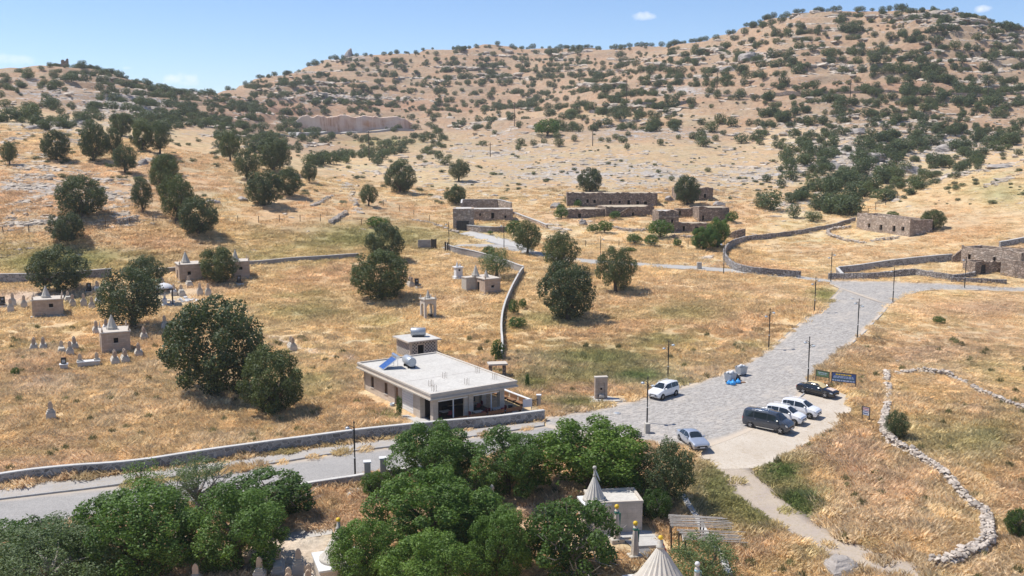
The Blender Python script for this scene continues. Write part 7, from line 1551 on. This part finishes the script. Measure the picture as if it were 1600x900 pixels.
def stone_by_stone(label, pts, hgt, wid, seed, nind):
    w = smooth_line(poly_xy(pts), 1); S = np.hypot(*np.diff(w, axis=0).T).sum(); n = int(S / .33); q = resample(w, n); t = np.gradient(q, axis=0); t /= np.linalg.norm(t, axis=1)[:, None]; nn = np.stack([-t[:, 1], t[:, 0]], 1); r = np.random.RandomState(seed)
    hh = np.interp(np.linspace(0, 1, n), np.linspace(0, 1, len(hgt)), hgt); ww = np.interp(np.linspace(0, 1, n), np.linspace(0, 1, len(wid)), wid); L = []
    for k in range(n):
        lay = max(1, int(round(hh[k] / .24))); 
        for j in range(lay):
            f = 1 - .35 * j / max(1, lay); cols = max(1, int(round(ww[k] * f / .34)))
            for c in range(cols):
                if r.rand() < .08: continue
                s = r.uniform(.3, .5) * r.choice([.8, 1.0, 1.5]) * (1.15 if j == lay - 1 else 1); off = ((c + .5) / cols - .5) * ww[k] * f + r.normal() * .05; p = q[k] + nn[k] * off + t[k] * r.normal() * .08
                L.append((p[0], p[1], j * .24 + .08 + r.normal() * .03, s * r.uniform(.9, 1.4), s * r.uniform(.75, 1.1), s * r.uniform(.5, .8), r.rand() * 6.28, r.randint(12), j + 1 - .5 * (p[1] - q[k][1])))
    A = np.array(L); z0 = H(A[:, 0], A[:, 1]); o = Vector((q[0, 0], q[0, 1], float(H(*q[0])))); e = empty('dry_stone_wall', o, 0, label, 'wall', 'dry stone field walls'); e['kind'] = 'thing'
    vis = A[:, 3] * A[:, 5] * (A[:, 8]) / A[:, 1] ** 2; od = np.argsort(-vis); first = set(od[:nind].tolist()); bv, bf, nb = [], [], 0
    for i in range(len(A)):
        x, y, z, sx, sy, sz, a, k = A[i, :8]; loc = Vector((x - o.x, y - o.y, z0[i] + z - o.z)); me = STONES[int(k)]
        if i in first: ob = link('stone', me, e, loc, a); ob.scale = (sx, sy, sz)
        else:
            M = Matrix.Translation(loc) @ Matrix.Rotation(a, 4, 'Z') @ Matrix.Diagonal((sx, sy, sz, 1)); bv += [tuple(M @ v.co) for v in me.vertices]; bf += [tuple(v + nb for v in f.vertices) for f in me.polygons]; nb += len(me.vertices)
    ob = link('stones', pydata('stones', bv, bf, MAT['fieldstone']), e); ob['kind'] = 'stuff'
stone_by_stone('long winding dry stone wall climbing from the lower right to the tree on it', [(1386, 582), (1386, 600), (1389, 618), (1386, 640), (1381, 660), (1380, 674), (1387, 692), (1406, 704), (1432, 718), (1456, 734), (1478, 752), (1496, 773), (1518, 795), (1542, 806), (1541, 830), (1546, 852), (1520, 868), (1490, 884), (1458, 887)], [.4, .35, .45, .7, .85, .9, .9, .95, 1.0, 1.0, .9], [.9, .8, .8, .9, .9, 1.0, 1.0, 1.0, 1.2, 1.3, 1.0], 5, 300)
stone_by_stone('upper dry stone wall running down to the right edge of the photo', [(1402, 586), (1415, 583), (1440, 581), (1460, 586), (1478, 588), (1500, 597), (1530, 614), (1560, 628), (1610, 646), (1660, 662)], [.3, .6, .7, .3, .6, .8, .8, .8], [.9, .8, .8, .7, .8, .9, .9], 6, 200)
stone_by_stone('broken dry stone ring in front of the roofless barn', [(1328, 356), (1308, 358), (1292, 363), (1296, 369), (1310, 373), (1330, 377), (1350, 380)], [q * .8 + .1 for q in [.9, .8, .9, .7, .5, .4]], [0.84, 0.84], 20, 40)
stone_by_stone('short dry stone bank right of the broken ring below the barn', [(1361, 378), (1375, 377), (1390, 375), (1402, 373)], [q * .8 + .1 for q in [.5, .8, .7, .6]], [0.84, 0.84], 21, 40)
stone_by_stone('short dark terrace wall beneath the oak column on the left slope', [(184, 352), (200, 350), (215, 347)], [q * .8 + .1 for q in [1.6, 1.6]], [0.96, 0.96], 22, 40)
stone_by_stone('line of tumbled stones on the spur, the lower of two', [(516, 350), (524, 345), (534, 338), (541, 333)], [q * .8 + .1 for q in [.7, .7]], [1.2, 1.2], 23, 40)
stone_by_stone('line of tumbled stones on the spur, the upper of two', [(487, 322), (500, 317), (510, 311), (520, 307)], [q * .8 + .1 for q in [.6, .6]], [1.08, 1.08], 24, 40)
stone_by_stone('low rubble bank on the grass above the lane bend', [(645, 345), (660, 347), (678, 351), (695, 358), (715, 364)], [q * .8 + .1 for q in [.5, .5]], [0.96, 0.96], 25, 40)
stone_by_stone('tumbled garden wall below the long ruined house', [(955, 356), (975, 360), (995, 361.5), (1012, 360)], [q * .8 + .1 for q in [.8, .7, .7, .6]], [1.08, 1.08], 26, 40)
stone_by_stone('low rubble wall under the ruined tower', [(1048, 371), (1065, 372.5), (1082, 372)], [q * .8 + .1 for q in [.9, .9]], [0.96, 0.96], 27, 40)
r_ = np.random.RandomState(77)
for k, (u, v, s, lab) in enumerate([(1352, 625, .8, 'pale boulder left of the winding wall, upper of a loose line'), (1370, 622, .9, 'pale boulder touching the winding wall'), (1456, 556, 1.1, 'flat white stone on the bank above the upper wall'), (1419, 552, .8, 'white stone in the middle of the right bank'), (1406, 549, .7, 'small white stone right of the sign bank'), (1504, 556, .8, 'white stone right of the flat one on the bank'), (1388, 574, .7, 'white stone above the top of the winding wall'), (1365, 640, .6, 'stone lying left of the winding wall bend')]):
    o = link('boulder', ROCKS[k % 7], None, PV(u, v), r_.rand() * 6); o.scale = (s * 1.5, s, s * .7); tag(o, lab, 'boulder', 'boulders on the right bank')

# ------------------------------------------------------------------ far landmarks on the hills
def crag(u, v, wpx, hpx, seed, label, name='rock_outcrop', sq=1.0):
    p = PV(u, v); k = mpp(p.x, p.y, p.z); bm = bmesh.new(); bmesh.ops.create_icosphere(bm, subdivisions=4, radius=1.0); r = np.random.RandomState(seed); pl = [(np.array(d) / np.linalg.norm(d), .5 + .4 * r.rand()) for d in r.normal(size=(14, 3))]
    for w in bm.verts:
        q = np.array(w.co)
        for d, h in pl:
            x = q @ d - h
            if x > 0: q = q - d * x * .85
        f = 1 + .35 * (float(fbm(q[0] * 2.2 + seed, q[1] * 2.2 + q[2] * 3 + seed, seed)) - .5); st = math.floor(q[2] * 6) / 6; q[2] = q[2] * .5 + st * .5; w.co = q * f
    me = bpy.data.meshes.new(name); bm.to_mesh(me); bm.free(); me.materials.append(MAT['crag']); o = link(name, me, None, p, .2 * seed); o.scale = (wpx * k * .62, wpx * k * .5 * sq, hpx * k * 1.1); return tag(o, label, 'rock', 'large outcrops on the hills')
def m_crag():
    b = NB('layered_grey_rock'); o = b.pos(); n = b.noise(b.mapv(o, (.12, .12, .9)), 1.2, 8, .7); g = b.noise(o, .5, 6, .7)
    c = b.mix(.5, b.ramp(n, [(.35, (.17, .15, .135)), (.55, (.40, .36, .32)), (.75, (.54, .50, .45))]), b.ramp(g, [(.3, (.25, .22, .2)), (.7, (.50, .45, .40))])); return b.done(b.bsdf(c, .95, .1, 0, b.bump(n, .9, .6)))
MAT['crag'] = m_crag()
for a in [(545, 88, 15, 13, 1, 'rock knob on the crest of the long middle ridge'), (1178, 86, 44, 15, 2, 'big pale outcrop on the flank of the high right hill'), (1140, 106, 34, 9, 3, 'lower outcrop beneath the big pale one on the right hill'), (920, 340, 0, 0, 0, '')][:3]: crag(*a)
for a in [(912, 351, 16, 9, 4, 'pile of rubble rock before the lower ruined terrace'), (869, 325, 18, 11, 5, 'grey boulder mass left of the long ruined house'), (1046, 314, 22, 8, 6, 'boulder mass between the long house and the roofless upper house'), (1080, 335, 10, 8, 7, 'white boulders in the ruined courtyard'), (1125, 322, 22, 8, 8, 'white boulders right of the upper roofless house'), (55, 202, 42, 8, 9, 'left part of the rock ledge over the left grove'), (85, 196, 36, 9, 10, 'middle part of the rock ledge over the left grove'), (122, 194, 26, 8, 11, 'right part of the rock ledge over the left grove'), (223, 258, 20, 9, 12, 'grey rock beside the oak column on the left slope'), (330, 318, 26, 7, 13, 'rock cluster right of the oak column'), (380, 312, 22, 6, 14, 'rock cluster left of the dark spur oak'), (556, 322, 12, 7, 15, 'square boulder in the gully beside the spur'), (1360, 250, 40, 15, 16, 'grey cliff patch inside the right thicket'), (1420, 268, 36, 11, 17, 'pale ledge in the lower thicket'), (1300, 262, 34, 10, 18, 'white ledge at the left of the thicket'), (1480, 235, 40, 9, 19, 'long pale ledge high in the thicket'), (1560, 262, 40, 7, 20, 'pale ledge at the right end of the thicket'), (1340, 206, 30, 7, 21, 'grey ledge at the top of the thicket'), (1310, 893, 70, 22, 22, 'large flat grey boulder at the bottom edge')]: crag(*a)
def hill_ruin():
    p = PV(101, 99); k = mpp(p.x, p.y, p.z); e = empty('ruined_watchtower', p, .1, 'dark broken tower stump with a low wall on top of the left hill', 'ruin'); m = MB()
    ragged_box(m, -4.2 * k, 4.8 * k, -1.5, 1.5, -2, 13.5 * k, 3.5, 3, None, .7); m.build('tower_stump', MAT['ruin'], e); m = MB(); ragged_box(m, -24 * k, -4.3 * k, -1.2, 1.2, -2, 7.5 * k, 1.2, 4, None, 1.5); m.build('low_wall', MAT['ruin'], e)
hill_ruin()
stone_wall('hill_road_wall', 'dark line of the hill road wall across the high right hill', [(1125, 149), (1165, 146), (1200, 143.5), (1300, 144.5), (1400, 144.5), (1520, 147), (1610, 149), (1700, 150)], 1.1, 2.0, 'ruin_pale', False, jag=.5)
stone_wall('quarry_road', 'pale road running under the quarry face', [(420, 211), (470, 210), (540, 209), (600, 208.5), (645, 206)], .9, 6.0, 'concrete_road', False)
for _o in [COL.objects['quarry_road']] + list(COL.objects['quarry_road'].children): _o['kind'] = 'structure'
del COL.objects['quarry_road']['category']
def quarry():
    b = NB('streaked_quarry_face'); o = b.pos(); s = b.noise(b.mapv(o, (.35, .35, .02)), 1.0, 6, .7); big = b.noise(b.mapv(o, (.06, .06, .12)), 1.0, 4, .6); sz = b.n('SeparateXYZ'); b.l(o, sz.inputs[0])
    c = b.mix(b.ramp(s, [(.40, 0.0), (.6, 1.0)]), (.78, .58, .45), (.50, .28, .17)); c = b.mix(b.ramp(big, [(.42, 0.0), (.6, .8)]), c, (.80, .66, .54)); MAT['quarry'] = b.done(b.bsdf(c, .95, .1, 0, b.bump(s, .6, .5)))
    w = smooth_line(poly_xy([(452, 200), (470, 203), (500, 205.5), (540, 206.5), (580, 206.5), (612, 205), (632, 202.5), (646, 199)]), 2); q = resample(w, 70); n = len(q); z = HB(q[:, 0], q[:, 1]); hh = np.interp(np.linspace(0, 1, n), [0, .1, .25, .6, .8, .9, 1], [1.5, 6.5, 8.2, 9, 8.5, 6, 1.5]) + (fbm(np.arange(n) / 7.0, np.arange(n) * 0, 2, 5, .7) - .4) * 5; V = []; F = []
    rows = [(0, -3), (0.2, 0.0), (.5, .35), (.9, .7), (1.2, .97), (3.0, 1.0), (26, 1.08)]
    for k in range(n):
        d = q[k] / np.linalg.norm(q[k])
        for (back, f) in rows:
            p = q[k] + d * (back + (fbm(k / 4.0, f * 4, 3) - .5) * 1.6); V.append((p[0], p[1], z[k] + (f * hh[k] if f > 0 else f) - (0 if back < 20 else 6)))
    R_ = len(rows)
    for k in range(n - 1):
        for j in range(R_ - 1): F.append((k * R_ + j, (k + 1) * R_ + j, (k + 1) * R_ + j + 1, k * R_ + j + 1))
    tag(link('quarry_face', pydata('quarry_face', V, F, MAT['quarry'])), kind='structure')
quarry()
# walls are things
for o_ in list(COL.objects):
    if o_.parent is None and o_.get('category') == 'wall': o_['kind'] = 'thing'
grow_grass()
grow_scrub()
strew_rocks()
# ------------------------------------------------------------------ summer haze
def haze():
    m = bpy.data.materials.new('summer_haze'); m.use_nodes = True; t = m.node_tree; t.nodes.clear(); o = t.nodes.new('ShaderNodeOutputMaterial'); v = t.nodes.new('ShaderNodeVolumePrincipled')
    v.inputs['Color'].default_value = (.86, .92, 1.0, 1); v.inputs['Density'].default_value = HAZE; v.inputs['Anisotropy'].default_value = .2; t.links.new(v.outputs[0], o.inputs['Volume'])
    zs = [c.co.z for c in COL.objects['ground'].data.vertices]; b = MB(); b.box(-3800, 3800, 5, 6400, min(zs) - 1.5, max(zs) + 12); q = b.build('haze', m); tag(q, 'thin pale summer haze filling the valley air', 'haze', kind='stuff')
HAZE = .00012
haze()
